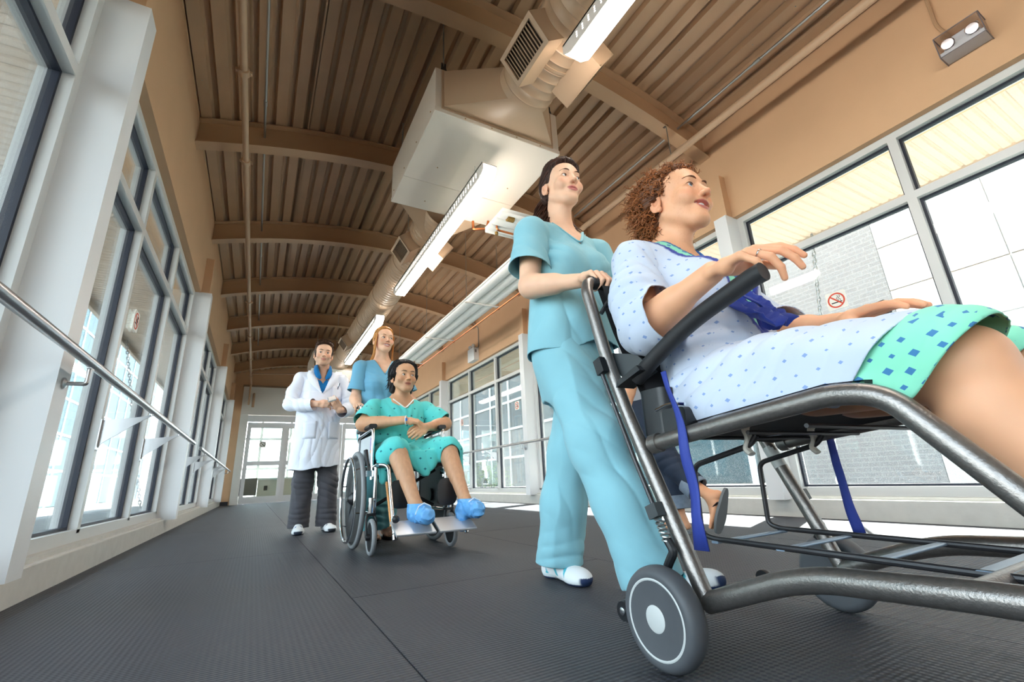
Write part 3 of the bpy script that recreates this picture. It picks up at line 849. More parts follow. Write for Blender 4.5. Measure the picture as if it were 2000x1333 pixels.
def buildings():
    t = thing('clinic_wing', 'brick and white panelled building seen through the right windows', 'building', (10.6, 2, -0.23))
    x = 10.6
    MB().box((x, 3.54, -0.23), (x+5, 6.9, 7.5)).build('brick_wall', M_BRICK, t, 0)
    MB().box((x+0.05, -7.0, -0.23), (x+5, 3.54, 7.5)).build('backing_wall', M_CWW, t, 0)
    pw, ph = 1.7, 0.92; pm = MB().box((0, 0.012, 0.012), (0.06, pw-0.012, ph-0.012)).mesh('cladding_panel', 0); pm.materials.append(mat('white_cladding', (170, 168, 165), 0.5))
    for i in range(6):
        for j in range(8): place('cladding_panel', pm, t, (x-0.01, 3.54-(i+1)*pw, -0.1+j*ph))
    t2 = thing('glazed_wing', 'glazed building with white mullions behind the right windows', 'building', (10.2, 7, -0.23))
    curtain(t2, 10.4, 7.0, 40, 4.3, 1, 2.0, (0.0, 1.3, 2.6, 3.9, 5.3, 7.0))
    MB().box((9.9, 7.0, 7.05), (15.5, 39.0, 7.5)).build('roof_band', M_CWW, t2, 0)
    t3 = thing('glazed_wing', 'glazed building with white mullions behind the left windows', 'building', (-9, 4, -0.23))
    curtain(t3, -8.6, 6.0, 50, 4.3, -1, 2.2, (0.0, 1.7, 3.4, 5.1, 6.8, 8.8, 11.5))
    MB().box((-13.5, 6, 11.55), (-8.2, 50, 12.0)).build('roof_band', M_CWW, t3, 0)
buildings()
# low hedge of the lawn
M_LEAF = mat('hedge_leaf', (138, 160, 96), 0.7, noise=(20, 0.3))
def shrub(x, y, r, h, label):
    rnd = random.Random(int(x*31+y*17)); t = thing('shrub', label, 'shrub', (x, y, 0.0), 'shrubs on the lawn')
    m = MB()
    for k in range(420):
        a = rnd.uniform(0, 2*PI); e = rnd.uniform(0, 1); q = rnd.uniform(0.55, 1.0)
        c = Vector((x+r*q*math.cos(a)*math.sqrt(1-e*e*0.8), y+r*q*math.sin(a)*math.sqrt(1-e*e*0.8), 0.05+h*e*q))
        d = Vector((rnd.gauss(0, 1), rnd.gauss(0, 1), rnd.gauss(0.4, 0.7))).normalized(); u = d.orthogonal().normalized(); l = rnd.uniform(0.04, 0.08)
        v = d.cross(u)
        m.quad(c, c+(u+v*0.5)*l*0.5, c+u*l, c+(u-v*0.5)*l*0.5)
    f = m.build('foliage', M_LEAF, t, 0); f['kind'] = 'stuff'
    st = MB()
    for k in range(5): st.tube([(x, y, 0), (x+rnd.uniform(-.5, .5)*r, y+rnd.uniform(-.5, .5)*r, h*0.7)], [0.012, 0.005], 6)
    st.build('stems', mat('bark', (96, 78, 60), 0.9), t)
for i, (x, y, r, h) in enumerate(((6.2, 12.6, 0.7, 0.95), (6.8, 14.6, 0.8, 1.0), (6.4, 16.8, 0.8, 0.9), (7.4, 11.2, 0.6, 0.7))):
    shrub(x, y, r, h, ['rounded green shrub on the lawn right of the wheelchair', 'second green shrub along the lawn', 'farthest green shrub along the lawn', 'smaller green shrub on the lawn behind the rain chain'][i])

# ---- lobby behind the sliding doors
M_LOB = mat('lobby_white', (232, 234, 230), 0.6)
def lobby():
    w = MB(); y0, y1 = Y1+0.2, Y1+3.6
    w.box((-1.2, y0, 0), (-1.0, y1, 3.2)); w.box((4.0, y0, 0), (4.2, y1, 3.2)); w.box((-1.2, y0, 3.0), (4.2, y1, 3.2))
    o = w.build('wall_lobby', M_LOB, None, 0); tag(o, 'white lobby walls behind the sliding doors', None, kind='structure')
    f = MB(); 
    for x in np.linspace(-0.9, 3.9, 6): f.box((x-0.04, y1-0.06, 0), (x+0.04, y1, 2.9))
    for z in (0.04, 1.1, 2.15, 2.9): f.box((-0.95, y1-0.05, z-0.04), (3.95, y1, z+0.04))
    o = f.build('window_lobby', M_WHITE, None, 0); tag(o, 'glazed lobby front behind the sliding doors', None, kind='structure')
    t = thing('reception_desk', 'pale wooden counter behind the glass doors', 'desk', (0.4, Y1+2.6, 0))
    MB().box((0.1, Y1+2.45, 0), (1.2, Y1+2.9, 0.70)).build('body', mat('pale_wood', (214, 206, 190), 0.6), t, 0); MB().box((0.05, Y1+2.38, 0.70), (1.25, Y1+2.95, 0.75)).build('counter_top', M_LOB, t, 0)
    MB().box((0.3, Y1+2.44, 0.35), (0.4, Y1+2.452, 0.5)).build('socket_plate', mat('dark_socket', (70, 66, 60), 0.6), t, 0)
    t = thing('lobby_chair', 'dark rounded chair glimpsed low behind the left door', 'chair', (-0.1, Y1+1.8, 0))
    MB().rbox((-0.42, Y1+1.55, 0.22), (0.08, Y1+2.0, 0.42), 0.08, 2).build('seat', mat('chair_grey', (96, 100, 98), 0.7), t)
    MB().rbox((-0.42, Y1+1.95, 0.3), (0.08, Y1+2.05, 0.75), 0.04, 1).build('backrest', MATS['chair_grey'], t)
    for x in (-0.38, 0.04):
        for y in (Y1+1.6, Y1+1.98): MB().cyl((x, y, 0), (x, y, 0.25), 0.012, seg=8).build('leg', M_ZINC, t)
lobby()
# ================================================================== the transport chair in front
M_HAMMER = mat('hammered_grey_powder', (138, 132, 128), 0.34, 0.8, noise=(120, 0.12), bump=(260, 0.5, 0.0012))
M_BLACK = mat('black_fabric', (24, 24, 27), 0.75, bump=(500, 0.3, 0.0008))
M_FOAM = mat('black_foam_grip', (34, 33, 35), 0.62, bump=(300, 0.3, 0.001))
M_PLAST = mat('black_plastic', (30, 31, 34), 0.42)
M_DKPL = mat('dark_grey_bracket', (66, 70, 72), 0.5)
M_TYRE = mat('grey_tyre', (84, 86, 90), 0.55, noise=(20, 0.08))
M_DISC = mat('wheel_disc_grey', (122, 126, 132), 0.4)
M_PALE = mat('pale_grey_cap', (206, 208, 206), 0.4)
M_CHROME = mat('chrome_plating', (222, 224, 226), 0.12, 1.0)
M_WIRE = mat('black_wire', (58, 56, 58), 0.35, 0.4)
M_SLAT = mat('blue_grey_slat', (138, 156, 176), 0.35, 0.3)
M_NAVY = mat('navy_webbing', (44, 62, 148), 0.7, bump=(400, 0.3, 0.001))
M_STRAPW = mat('white_rubber_strap', (226, 222, 212), 0.6)
TC = 1.12          # middle of the chair
def transport_chair():
    t = thing('transport_chair', 'dark grey tubular transport chair carrying the patient in front', 'transport chair', (TC, 0.5, 0))
    R = 0.0185
    for s in (-1, 1):
        X = TC+s*0.265
        # rear post, bent over at the top into the push bar
        post = round_path([(X, 0.735, 0.125), (X, 0.778, 0.236), (X, 0.84, 0.383), (X, 0.912, 0.557), (X, 0.968, 0.728), (X, 1.022, 0.945), (X-s*0.02, 1.036, 0.985), (X-s*0.085, 1.036, 0.985)], 0.05)
        MB().tube(post, R, 18).build('rear_post', M_HAMMER, t)
        # seat and leg tube in one sweep
        seat = round_path([(X, 0.835, 0.456), (X, 0.63, 0.481), (X, 0.40, 0.506), (X, 0.33, 0.492), (X, 0.25, 0.384), (X, 0.06, 0.13)], 0.09, 8)
        MB().tube(seat, R, 18).build('seat_tube', M_HAMMER, t)
        MB().tube([(X, 0.805, 0.4595), (X, 0.83, 0.4565)], 0.023, 18).build('tube_collar', M_HAMMER, t)
        # base tube
        base = round_path([(X, 0.735, 0.125), (X, 0.56, 0.19), (X, 0.49, 0.206), (X, 0.25, 0.217), (X, -0.12, 0.205)], 0.08, 8)
        MB().tube(base, 0.021, 18).build('base_tube', M_HAMMER, t)
        # armrest
        xa = X-s*0.006
        ar = MB().tube(round_path([(xa, 0.862, 0.628), (xa, 0.80, 0.664), (xa, 0.665, 0.727), (xa, 0.50, 0.768), (xa, 0.475, 0.771)], 0.09, 8), 0.0205, 16).build('armrest', M_FOAM, t)
        pl = MB().prism([(0.985, 0.705), (0.962, 0.728), (0.868, 0.700), (0.812, 0.640), (0.905, 0.612), (0.962, 0.688)], X-s*0.034, X-s*0.022, 0)
        pl.build('pivot_plate', M_DKPL, ar, 0)
        MB().prism([(0.905, 0.612), (0.812, 0.640), (0.822, 0.654), (0.90, 0.628)], X-0.03, X+0.03, 0).build('arm_socket', M_PLAST, ar, 0)
        MB().lathe((X+s*0.02, 0.962, 0.702), (s, 0, 0), [(0.012, 0), (0.012, 0.006), (0.009, 0.010), (0.004, 0.011)], 16).build('pivot_bolt', M_CHROME, ar)
        # brake linkage
        xb = X+s*0.032
        br = MB().tube([(xb, 0.957, 0.672), (xb, 0.868, 0.43), (xb, 0.822, 0.318)], 0.0055, 8).build('brake_rod', M_WIRE, t)
        MB().cbox((xb, 0.955, 0.682), (0.02, 0.03, 0.045), Matrix.Rotation(-0.3, 3, 'X')).build('rod_clip', M_PLAST, br)
        MB().cbox((xb, 0.818, 0.305), (0.026, 0.032, 0.03), Matrix.Rotation(-0.35, 3, 'X')).build('rod_block', M_DKPL, br)
        sp = []
        for k in range(72):
            a = k/12*2*PI; u = k/71; sp.append((xb+0.0095*math.cos(a), 0.811-0.018*u+0.0095*math.sin(a), 0.29-0.05*u))
        MB().tube(sp, 0.0024, 6).build('spring', M_ZINC, br)
        MB().tube(round_path([(xb, 0.793, 0.245), (xb, 0.778, 0.222), (xb, 0.792, 0.205), (xb, 0.802, 0.19)], 0.02), 0.010, 10).build('brake_arm', M_PLAST, br)
        # rear wheel
        xw = X+s*0.075
        w = MB().lathe((xw, 0.79, 0.1), (s, 0, 0), [(0.068, -0.022), (0.080, -0.0255), (0.088, -0.0245), (0.0945, -0.019), (0.0985, -0.010), (0.0995, 0.0), (0.0985, 0.010), (0.0945, 0.019), (0.088, 0.0245), (0.080, 0.0255), (0.076, 0.024)], 56).build('rear_wheel', M_TYRE, t)
        MB().lathe((xw, 0.79, 0.1), (s, 0, 0), [(0.078, -0.016), (0.078, 0.016), (0.07, 0.0205), (0.03, 0.022)], 48).build('wheel_disc', M_DISC, w)
        MB().ring((xw+s*0.0212, 0.79, 0.1), (s, 0, 0), 0.0745, 0.0040, 48, 8).build('rim_ring', M_PALE, w)
        MB().lathe((xw, 0.79, 0.1), (s, 0, 0), [(0.026, 0.020), (0.026, 0.0245), (0.022, 0.0265)], 28).build('hub_cap', M_PALE, w)
        MB().cyl((X, 0.742, 0.125), (xw, 0.79, 0.1), 0.012, seg=10).build('axle_arm', M_PLAST, w)
        # anti-tip roller
        rl = MB().tube([(X+s*0.01, 0.78, 0.115), (X+s*0.015, 0.965, 0.07)], 0.0085, 10).build('anti_tip_arm', M_PLAST, t)
        MB().lathe((X+s*0.015, 0.975, 0.066), (s, 0, 0), [(0.022, -0.011), (0.024, -0.006), (0.024, 0.006), (0.022, 0.011)], 20).build('roller', M_PLAST, rl)
        MB().lathe((X+s*0.015, 0.975, 0.066), (s, 0, 0), [(0.009, 0.008), (0.009, 0.014), (0.004, 0.016)], 14).build('roller_bolt', M_CHROME, rl)
        # front caster
        cw = MB().lathe((X, -0.06, 0.075), (s, 0, 0), [(0.05, -0.016), (0.07, -0.018), (0.0745, -0.008), (0.0745, 0.008), (0.07, 0.018), (0.05, 0.016)], 36).build('front_caster', M_TYRE, t)
        f = MB()
        for q in (-1, 1): f.box((X+q*0.022-0.003, -0.075, 0.07), (X+q*0.022+0.003, -0.03, 0.165))
        f.box((X-0.025, -0.075, 0.16), (X+0.025, -0.03, 0.168)); f.cyl((X, -0.05, 0.165), (X, -0.05, 0.2), 0.012, seg=12); f.build('caster_fork', M_HAMMER, cw, 0)
        # foot plate
        fp = MB().box((X-s*0.21, -0.05, 0.112), (X-s*0.02, 0.12, 0.124)).build('foot_plate', M_PLAST, t, 0); bevel(fp, 0.004)
    # push bar with its black grips
    MB().tube([(TC-0.19, 1.036, 0.985), (TC+0.19, 1.036, 0.985)], 0.0135, 14).build('push_bar', M_PLAST, t)
    for s in (-1, 1):
        MB().tube([(TC+s*0.235, 1.036, 0.985), (TC+s*0.232, 1.036, 0.985), (TC+s*0.10, 1.036, 0.985), (TC+s*0.097, 1.036, 0.985)], [0.016, 0.0215, 0.0215, 0.016], 16).build('grip', M_FOAM, t)
        MB().tube(round_path([(TC+s*0.245, 0.99, 0.86), (TC+s*0.225, 0.97, 0.90), (TC+s*0.19, 0.965, 0.925), (TC+s*0.10, 0.965, 0.93)], 0.02), 0.007, 8).build('back_hook', M_PLAST, t)
        MB().sphere((TC-0.265+0.0*s if s < 0 else TC+0.265, 1.012+0.0, 0.885), 0.0105).build('stop_knob', M_PLAST, t)
    # sling back and seat
    def sling(pts, x0, x1, th, name, sag, m):
        b = MB(); n = 13
        P = [Vector((0, *p)) for p in pts]
        rows = []
        for side in (0, 1):
            for i, p in enumerate(P) if side == 0 else list(enumerate(P))[::-1]:
                d = P[min(i+1, len(P)-1)]-P[max(i-1, 0)]; nn = Vector((0, -d.z, d.y)).normalized()
                rows.append([(x0+(x1-x0)*k/(n-1), p.y+nn.y*(th*(1-2*side)/2+sag*math.sin(PI*k/(n-1))), p.z+nn.z*(th*(1-2*side)/2+sag*math.sin(PI*k/(n-1)))) for k in range(n)])
        rows.append(rows[0]); b.strip(rows)
        return b.build(name, m, t, 40)
    sling([(0.985, 0.945), (0.962, 0.87), (0.938, 0.79), (0.90, 0.69), (0.862, 0.60), (0.838, 0.52)], TC-0.243, TC+0.243, 0.022, 'back_sling', -0.018, M_BLACK)
    sling([(0.845, 0.472), (0.63, 0.494), (0.42, 0.515), (0.36, 0.51)], TC-0.25, TC+0.25, 0.026, 'seat_sling', -0.012, M_BLACK)
    for y in (0.72, 0.60, 0.48): MB().cyl((TC-0.225, y, 0.462), (TC+0.225, y, 0.462), 0.0045, seg=8).build('seat_rod', M_WIRE, t)
    MB().cyl((TC-0.265, 0.30, 0.216), (TC+0.265, 0.30, 0.216), 0.014, seg=12).build('cross_tube', M_HAMMER, t)
    # holster box and buckle on the near side
    MB().rbox((TC-0.255, 0.785, 0.478), (TC-0.205, 0.87, 0.595), 0.02, 2).build('holster', M_PLAST, t)
    bk = MB().rbox((TC-0.268, 0.715, 0.472), (TC-0.225, 0.785, 0.535), 0.012, 0).build('belt_buckle', M_PLAST, t)
    MB().tube(round_path([(TC-0.27, 0.80, 0.536), (TC-0.272, 0.755, 0.546), (TC-0.27, 0.71, 0.538)], 0.02), 0.004, 8).build('buckle_edge', M_CHROME, bk)
    MB().tube(round_path([(TC-0.272, 0.795, 0.474), (TC-0.272, 0.75, 0.468), (TC-0.27, 0.705, 0.472)], 0.02), 0.004, 8).build('buckle_edge', M_CHROME, bk)
    # wire basket under the seat
    g = None
    for s in (-1, 1):
        x = TC+s*0.135
        w = MB().tube(round_path([(x, 0.64, 0.462), (x, 0.66, 0.440), (x, 0.825, 0.402), (x, 0.832, 0.24), (x, 0.80, 0.231), (x, 0.10, 0.217), (x, 0.09, 0.33)], 0.022), 0.0066, 10).build('basket_wire', M_WIRE, t)
        MB().tube(round_path([(x, 0.652, 0.492), (x, 0.668, 0.478), (x, 0.658, 0.455), (x, 0.672, 0.432), (x, 0.660, 0.420)], 0.012), 0.0135, 8, flat=0.45).build('rubber_hook', M_STRAPW, w)
    for y in (0.795, 0.635, 0.46, 0.31):
        MB().rbox((TC-0.14, y-0.0095 if y > 0.35 else y-0.02, 0.221), (TC+0.14, y+0.0095 if y > 0.35 else y+0.02, 0.227), 0.004, 0).build('basket_slat', M_SLAT, t)
    # webbing tails
    for (x, pts, wd) in ((TC-0.287, [(0.742, 0.62), (0.728, 0.55), (0.713, 0.468), (0.712, 0.40), (0.708, 0.33), (0.711, 0.23)], 0.021), (TC+0.29, [(0.70, 0.46), (0.70, 0.36), (0.69, 0.26), (0.685, 0.20)], 0.017)):
        rows = [[], []]
        b = MB(); R2 = []
        for i, (y, z) in enumerate(round_path([(0, *p) for p in pts], 0.03, 5) and [(p.y, p.z) for p in round_path([(0, *p) for p in pts], 0.03, 5)]):
            tw = 0.25*math.sin(z*25); wv = wd*(0.75+0.9*max(0.0, min(1.0, (0.55-z)/0.3)))
            R2.append([(x+math.sin(tw)*wv*q*0.5+0.004*math.sin(z*40), y+math.cos(tw)*wv*q*0.5, z) for q in (-1, -0.3, 0.3, 1)])
        b.strip(R2); o = b.build('webbing_strap', M_NAVY, t, 60); so = o.modifiers.new('thick', 'SOLIDIFY'); so.thickness = 0.0025
    # white label on the far post
    MB().tube([(TC+0.265, 0.868, 0.448), (TC+0.265, 0.842, 0.388)], 0.0192, 18).build('paper_label', M_PALE, t)
    return t
transport_chair()

# ================================================================== the wheelchair behind
M_WTYRE = mat('pale_grey_tyre', (146, 148, 150), 0.55)
M_VINYL = mat('black_vinyl', (30, 29, 32), 0.35)
M_SPOKE = mat('black_mag_wheel', (26, 26, 29), 0.4)
def wheelchair():
    cx, ya = 0.868, 3.275
    t = thing('wheelchair', 'chrome wheelchair with black mag wheels carrying the man', 'wheelchair', (cx, 3.1, 0))
    r = 0.011
    for s in (-1, 1):
        X = cx+s*0.225
        xw = cx+s*0.272
        # big wheel
        w = MB().ring((xw, ya, 0.305), (1, 0, 0), 0.290, 0.0165, 64, 12).build('rear_wheel', M_WTYRE, t)
        m = MB(); m.lathe((xw, ya, 0.305), (s, 0, 0), [(0.262, -0.011), (0.281, -0.013), (0.281, 0.013), (0.262, 0.011)], 64); m.build('rim', M_SPOKE, w)
        for k in range(6):
            a = k*PI/3+0.3
            for q in (-0.05, 0.05):
                MB().tube([(xw+s*0.006, ya+0.03*math.cos(a), 0.305+0.03*math.sin(a)), (xw, ya+0.268*math.cos(a+q*1.3), 0.305+0.268*math.sin(a+q*1.3))], [0.011, 0.0085], 8).build('spoke', M_SPOKE, w)
        MB().lathe((xw, ya, 0.305), (s, 0, 0), [(0.042, -0.03), (0.042, 0.02), (0.03, 0.034), (0.018, 0.044)], 24).build('hub', M_SPOKE, w)
        MB().lathe((xw, ya, 0.305), (s, 0, 0), [(0.016, 0.04), (0.016, 0.05), (0.008, 0.054)], 16).build('axle_cap', mat('hub_grey', (110, 110, 108), 0.4, 0.5), w)
        h = MB().ring((xw+s*0.046, ya, 0.305), (1, 0, 0), 0.262, 0.0095, 64, 10).build('hand_rim', M_CHROME, w)
        for k in range(6):
            a = k*PI/3+0.3; MB().cyl((xw, ya+0.272*math.cos(a), 0.305+0.272*math.sin(a)), (xw+s*0.046, ya+0.262*math.cos(a), 0.305+0.262*math.sin(a)), 0.005, seg=6).build('rim_post', M_CHROME, h)
        # caster
        yc = 2.865; xc = cx+s*0.245
        c = MB().ring((xc, yc, 0.1), (1, 0, 0), 0.087, 0.0135, 40, 10).build('caster_wheel', M_WTYRE, t)
        q = MB().lathe((xc, yc, 0.1), (1, 0, 0), [(0.07, -0.008), (0.08, -0.009), (0.08, 0.009), (0.07, 0.008)], 32).build('caster_rim', M_SPOKE, c)
        for k in range(8): a = k*PI/4; MB().tube([(xc, yc, 0.1), (xc, yc+0.074*math.cos(a), 0.1+0.074*math.sin(a))], 0.006, 6).build('caster_spoke', M_SPOKE, c)
        MB().lathe((xc, yc, 0.1), (1, 0, 0), [(0.016, -0.03), (0.02, -0.02), (0.02, 0.02), (0.016, 0.03)], 14).build('caster_hub', M_SPOKE, c)
        f = MB()
        for e in (-1, 1): f.tube(round_path([(xc+e*0.028, yc, 0.1), (xc+e*0.028, yc+0.02, 0.2), (xc+e*0.012, yc+0.032, 0.222)], 0.02), 0.0075, 8)
        f.cbox((xc, yc+0.032, 0.222), (0.05, 0.04, 0.016)); f.build('caster_fork', M_SPOKE, c)
        MB().cyl((xc, yc+0.032, 0.225), (xc, yc+0.032, 0.315), 0.0165, seg=16).build('caster_stem', M_CHROME, t)
        MB().cyl((xc, yc+0.032, 0.30), (X, yc+0.032, 0.30), 0.012, seg=10).build('stem_arm', M_CHROME, t)
        # side frame
        MB().tube(round_path([(X, 3.47, 0.20), (X, 3.47, 0.93), (X, 3.47, 0.955), (X, 3.62, 0.955)], 0.03), r, 12).build('back_post', M_CHROME, t)
        MB().tube([(X, 3.56, 0.955), (X, 3.66, 0.955)], 0.0165, 12).build('push_grip', M_FOAM, t)
        MB().tube(round_path([(X, 3.47, 0.22), (X, 2.90, 0.22), (X, 2.90, 0.50)], 0.05), r, 12).build('lower_tube', M_CHROME, t)
        MB().tube([(X, 3.47, 0.475), (X, 2.86, 0.50)], r, 12).build('seat_rail', M_CHROME, t)
        MB().tube(round_path([(X+s*0.01, 3.44, 0.50), (X+s*0.01, 3.44, 0.715), (X+s*0.01, 2.97, 0.735), (X+s*0.01, 2.97, 0.42)], 0.04), r, 12).build('arm_frame', M_CHROME, t)
        MB().rbox((X+s*0.01-0.026, 2.985, 0.738), (X+s*0.01+0.026, 3.40, 0.765), 0.012, 1).build('armrest_pad', M_VINYL, t)
        sk = MB().box((X-s*0.002-0.002, 2.99, 0.52), (X-s*0.002+0.002, 3.43, 0.70)).build('side_guard', mat('grey_guard', (196, 200, 204), 0.4), t, 0)
        if s < 0:
            MB().box((X-0.0075, 2.985, 0.605), (X-0.0045, 3.06, 0.68)).build('purple_label', mat('purple_label', (150, 110, 184), 0.5), sk, 0)
            MB().box((X-0.0075, 2.985, 0.585), (X-0.0045, 3.06, 0.604)).build('orange_label', mat('orange_label', (236, 164, 92), 0.5), sk, 0)
        # brake lever
        b = MB().tube([(X+s*0.03, 2.955, 0.47), (X+s*0.035, 3.0, 0.545), (X+s*0.04, 3.03, 0.60)], [0.008, 0.01, 0.014], 10).build('brake_lever', M_PLAST, t)
        MB().cbox((X+s*0.02, 2.96, 0.455), (0.05, 0.06, 0.035)).build('brake_clamp', M_CHROME, b)
        # leg hanger, calf pad and foot plate
        sx = cx+s*0.205+0.035
        lg = MB().tube(round_path([(X, 2.885, 0.505), (sx, 2.82, 0.50), (sx+s*0.005, 2.62, 0.13)], 0.05), 0.0105, 12).build('leg_hanger', M_CHROME, t)
        MB().tube([(sx+s*0.012, 2.80, 0.40), (sx+s*0.012, 2.66, 0.165)], 0.0085, 10).build('inner_tube', mat('bronze_tube', (188, 130, 84), 0.25, 1.0), lg)
        pad = MB().rbox((sx-0.125 if s > 0 else sx+0.0, 2.745, 0.25), (sx+0.0 if s > 0 else sx+0.125, 2.78, 0.41), 0.045, 1).build('calf_pad', M_VINYL, t)
        cxp = sx-s*0.085
        Rm = Matrix.Rotation(0.42, 3, 'X') @ Matrix.Identity(3)
        fp = MB().cbox((cxp, 2.575, 0.158), (0.22, 0.15, 0.012), Rm); fo = fp.build('foot_plate', mat('brushed_aluminium', (196, 198, 202), 0.38, 0.55), t, 0); bevel(fo, 0.003)
        MB().cbox((cxp, 2.571, 0.149), (0.17, 0.05, 0.012), Rm).build('grip_strip', M_SPOKE, fo, 0)
        MB().sphere((sx+s*0.005, 2.60, 0.205), 0.021).build('hanger_knob', M_PLAST, lg)
        MB().cyl((sx+s*0.004, 2.62, 0.125), (sx+s*0.004, 2.61, 0.10), 0.013, seg=12).build('tube_end', M_CHROME, lg)
    MB().tube([(cx-0.22, 3.10, 0.24), (cx+0.22, 3.10, 0.47)], 0.011, 10).build('cross_brace', M_SPOKE, t)
    MB().tube([(cx+0.22, 3.13, 0.24), (cx-0.22, 3.13, 0.47)], 0.011, 10).build('cross_brace', M_SPOKE, t)
    MB().rbox((cx-0.225, 2.88, 0.488), (cx+0.225, 3.46, 0.505), 0.004, 1).build('seat_sling', M_VINYL, t)
    MB().rbox((cx-0.225, 3.455, 0.52), (cx+0.225, 3.475, 0.90), 0.006, 2).build('back_sling', M_VINYL, t)
wheelchair()
# ================================================================== sculpting: distance fields meshed with surface nets
def vnoise(P, seed=0):
    """value noise in 0..1 at the points P (n,3)"""
    I = np.floor(P).astype(np.int64); Fr = P-I; Fr = Fr*Fr*(3-2*Fr)
    def h(a, b, c):
        n = (a*374761393+b*668265263+c*2147483647+seed*974634) & 0xffffffff
        n = ((n ^ (n >> 13))*1274126177) & 0xffffffff
        n = n ^ (n >> 16)
        return (n & 0xffff)/65535.0
    r = 0
    for dx in (0, 1):
        wx = Fr[:, 0] if dx else 1-Fr[:, 0]
        for dy in (0, 1):
            wy = Fr[:, 1] if dy else 1-Fr[:, 1]
            for dz in (0, 1):
                wz = Fr[:, 2] if dz else 1-Fr[:, 2]
                r = r+h(I[:, 0]+dx, I[:, 1]+dy, I[:, 2]+dz)*wx*wy*wz
    return r
def rot(rx=0, ry=0, rz=0):
    return np.array(Matrix.Rotation(rz, 3, 'Z') @ Matrix.Rotation(ry, 3, 'Y') @ Matrix.Rotation(rx, 3, 'X'))
class Vol:
    def __init__(s, lo, hi, h):
        s.lo = np.array(lo, float); s.h = h
        s.n = np.ceil((np.array(hi, float)-s.lo)/h).astype(int)+1
        s.D = np.full(tuple(s.n), 0.2, np.float32)
        s.R = np.eye(3); s.t = np.zeros(3); s.sc = 1.0
    def at(s, R=None, t=(0, 0, 0), sc=1.0):
        s.R = np.eye(3) if R is None else np.array(R, float); s.t = np.array(t, float); s.sc = sc; return s
    def _apply(s, fn, lo, hi, k, mode):
        lo = np.array(lo, float)-(k*1.05+2.5*s.h/s.sc); hi = np.array(hi, float)+(k*1.05+2.5*s.h/s.sc)
        C = np.array([[(lo, hi)[i & 1][0], (lo, hi)[(i >> 1) & 1][1], (lo, hi)[(i >> 2) & 1][2]] for i in range(8)])
        W = (C*s.sc)@s.R.T+s.t
        a = np.maximum(np.floor((W.min(0)-s.lo)/s.h).astype(int), 0); b = np.minimum(np.ceil((W.max(0)-s.lo)/s.h).astype(int)+1, s.n)
        if (b <= a).any(): return s
        ax = [(s.lo[i]+s.h*np.arange(a[i], b[i])).astype(np.float32)-np.float32(s.t[i]) for i in range(3)]
        X, Y, Z = ax[0][:, None, None], ax[1][None, :, None], ax[2][None, None, :]
        R = s.R.astype(np.float32)/np.float32(s.sc)
        x = X*R[0, 0]+Y*R[1, 0]+Z*R[2, 0]; y = X*R[0, 1]+Y*R[1, 1]+Z*R[2, 1]; z = X*R[0, 2]+Y*R[1, 2]+Z*R[2, 2]
        d = fn(x, y, z)*np.float32(s.sc); k = max(k*s.sc, 1e-6)
        sl = (slice(a[0], b[0]), slice(a[1], b[1]), slice(a[2], b[2]))
        o = s.D[sl]
        if mode == 'u':
            q = np.maximum(k-np.abs(o-d), 0); s.D[sl] = np.minimum(o, d)-q*q/(4*k)
        elif mode == 's':
            d = -d; q = np.maximum(k-np.abs(o-d), 0); s.D[sl] = np.maximum(o, d)+q*q/(4*k)
        return s
    def cone(s, a, b, ra, rb=None, k=0.01, mode='u', sq=None):
        a = np.array(a, np.float32); b = np.array(b, np.float32); rb = ra if rb is None else rb
        ba = b-a; L2 = max(float(ba@ba), 1e-12); m = max(ra, rb)
        def fn(x, y, z):
            px, py, pz = x-a[0], y-a[1], z-a[2]
            t = np.clip((px*ba[0]+py*ba[1]+pz*ba[2])/L2, 0, 1)
            return np.sqrt((px-t*ba[0])**2+(py-t*ba[1])**2+(pz-t*ba[2])**2)-(ra+(rb-ra)*t)
        return s._apply(fn, np.minimum(a, b)-m, np.maximum(a, b)+m, k, mode)
    def chain(s, pts, rs, k=0.01):
        for i in range(len(pts)-1): s.cone(pts[i], pts[i+1], rs[i], rs[i+1], k)
        return s
    def ell(s, c, r, k=0.01, mode='u', R=None):
        c = np.array(c, np.float32); r = np.array(r, np.float32); Q = None if R is None else np.array(R, np.float32)
        def fn(x, y, z):
            x, y, z = x-c[0], y-c[1], z-c[2]
            if Q is not None:
                x, y, z = x*Q[0, 0]+y*Q[1, 0]+z*Q[2, 0], x*Q[0, 1]+y*Q[1, 1]+z*Q[2, 1], x*Q[0, 2]+y*Q[1, 2]+z*Q[2, 2]
            k0 = np.sqrt((x/r[0])**2+(y/r[1])**2+(z/r[2])**2); k1 = np.sqrt((x/r[0]**2)**2+(y/r[1]**2)**2+(z/r[2]**2)**2)
            return k0*(k0-1)/np.maximum(k1, 1e-6)
        m = r.max() if Q is not None else r
        return s._apply(fn, c-m, c+m, k, mode)
    def loft(s, st, u=(1, 0, 0), v=(0, 1, 0), k=0.02, mode='u', p=2.0):
        """stations (centre, ru, rv) stacked along u x v"""
        u = np.array(u, float); u /= np.linalg.norm(u); v = np.array(v, float); v -= u*(u@v); v /= np.linalg.norm(v); w = np.cross(u, v)
        C = np.array([q[0] for q in st], float); S = C@w; o = np.argsort(S); S = S[o]; C = C[o]
        RU = np.array([q[1] for q in st])[o]; RV = np.array([q[2] for q in st])[o]
        # smooth resampling
        T = np.linspace(S[0], S[-1], 60)
        def sm(a):
            b = np.interp(T, S, a)
            for _ in range(3): b[1:-1] = (b[:-2]+2*b[1:-1]+b[2:])/4
            return b
        cu, cv, ru, rv = sm(C@u), sm(C@v), sm(RU), sm(RV)
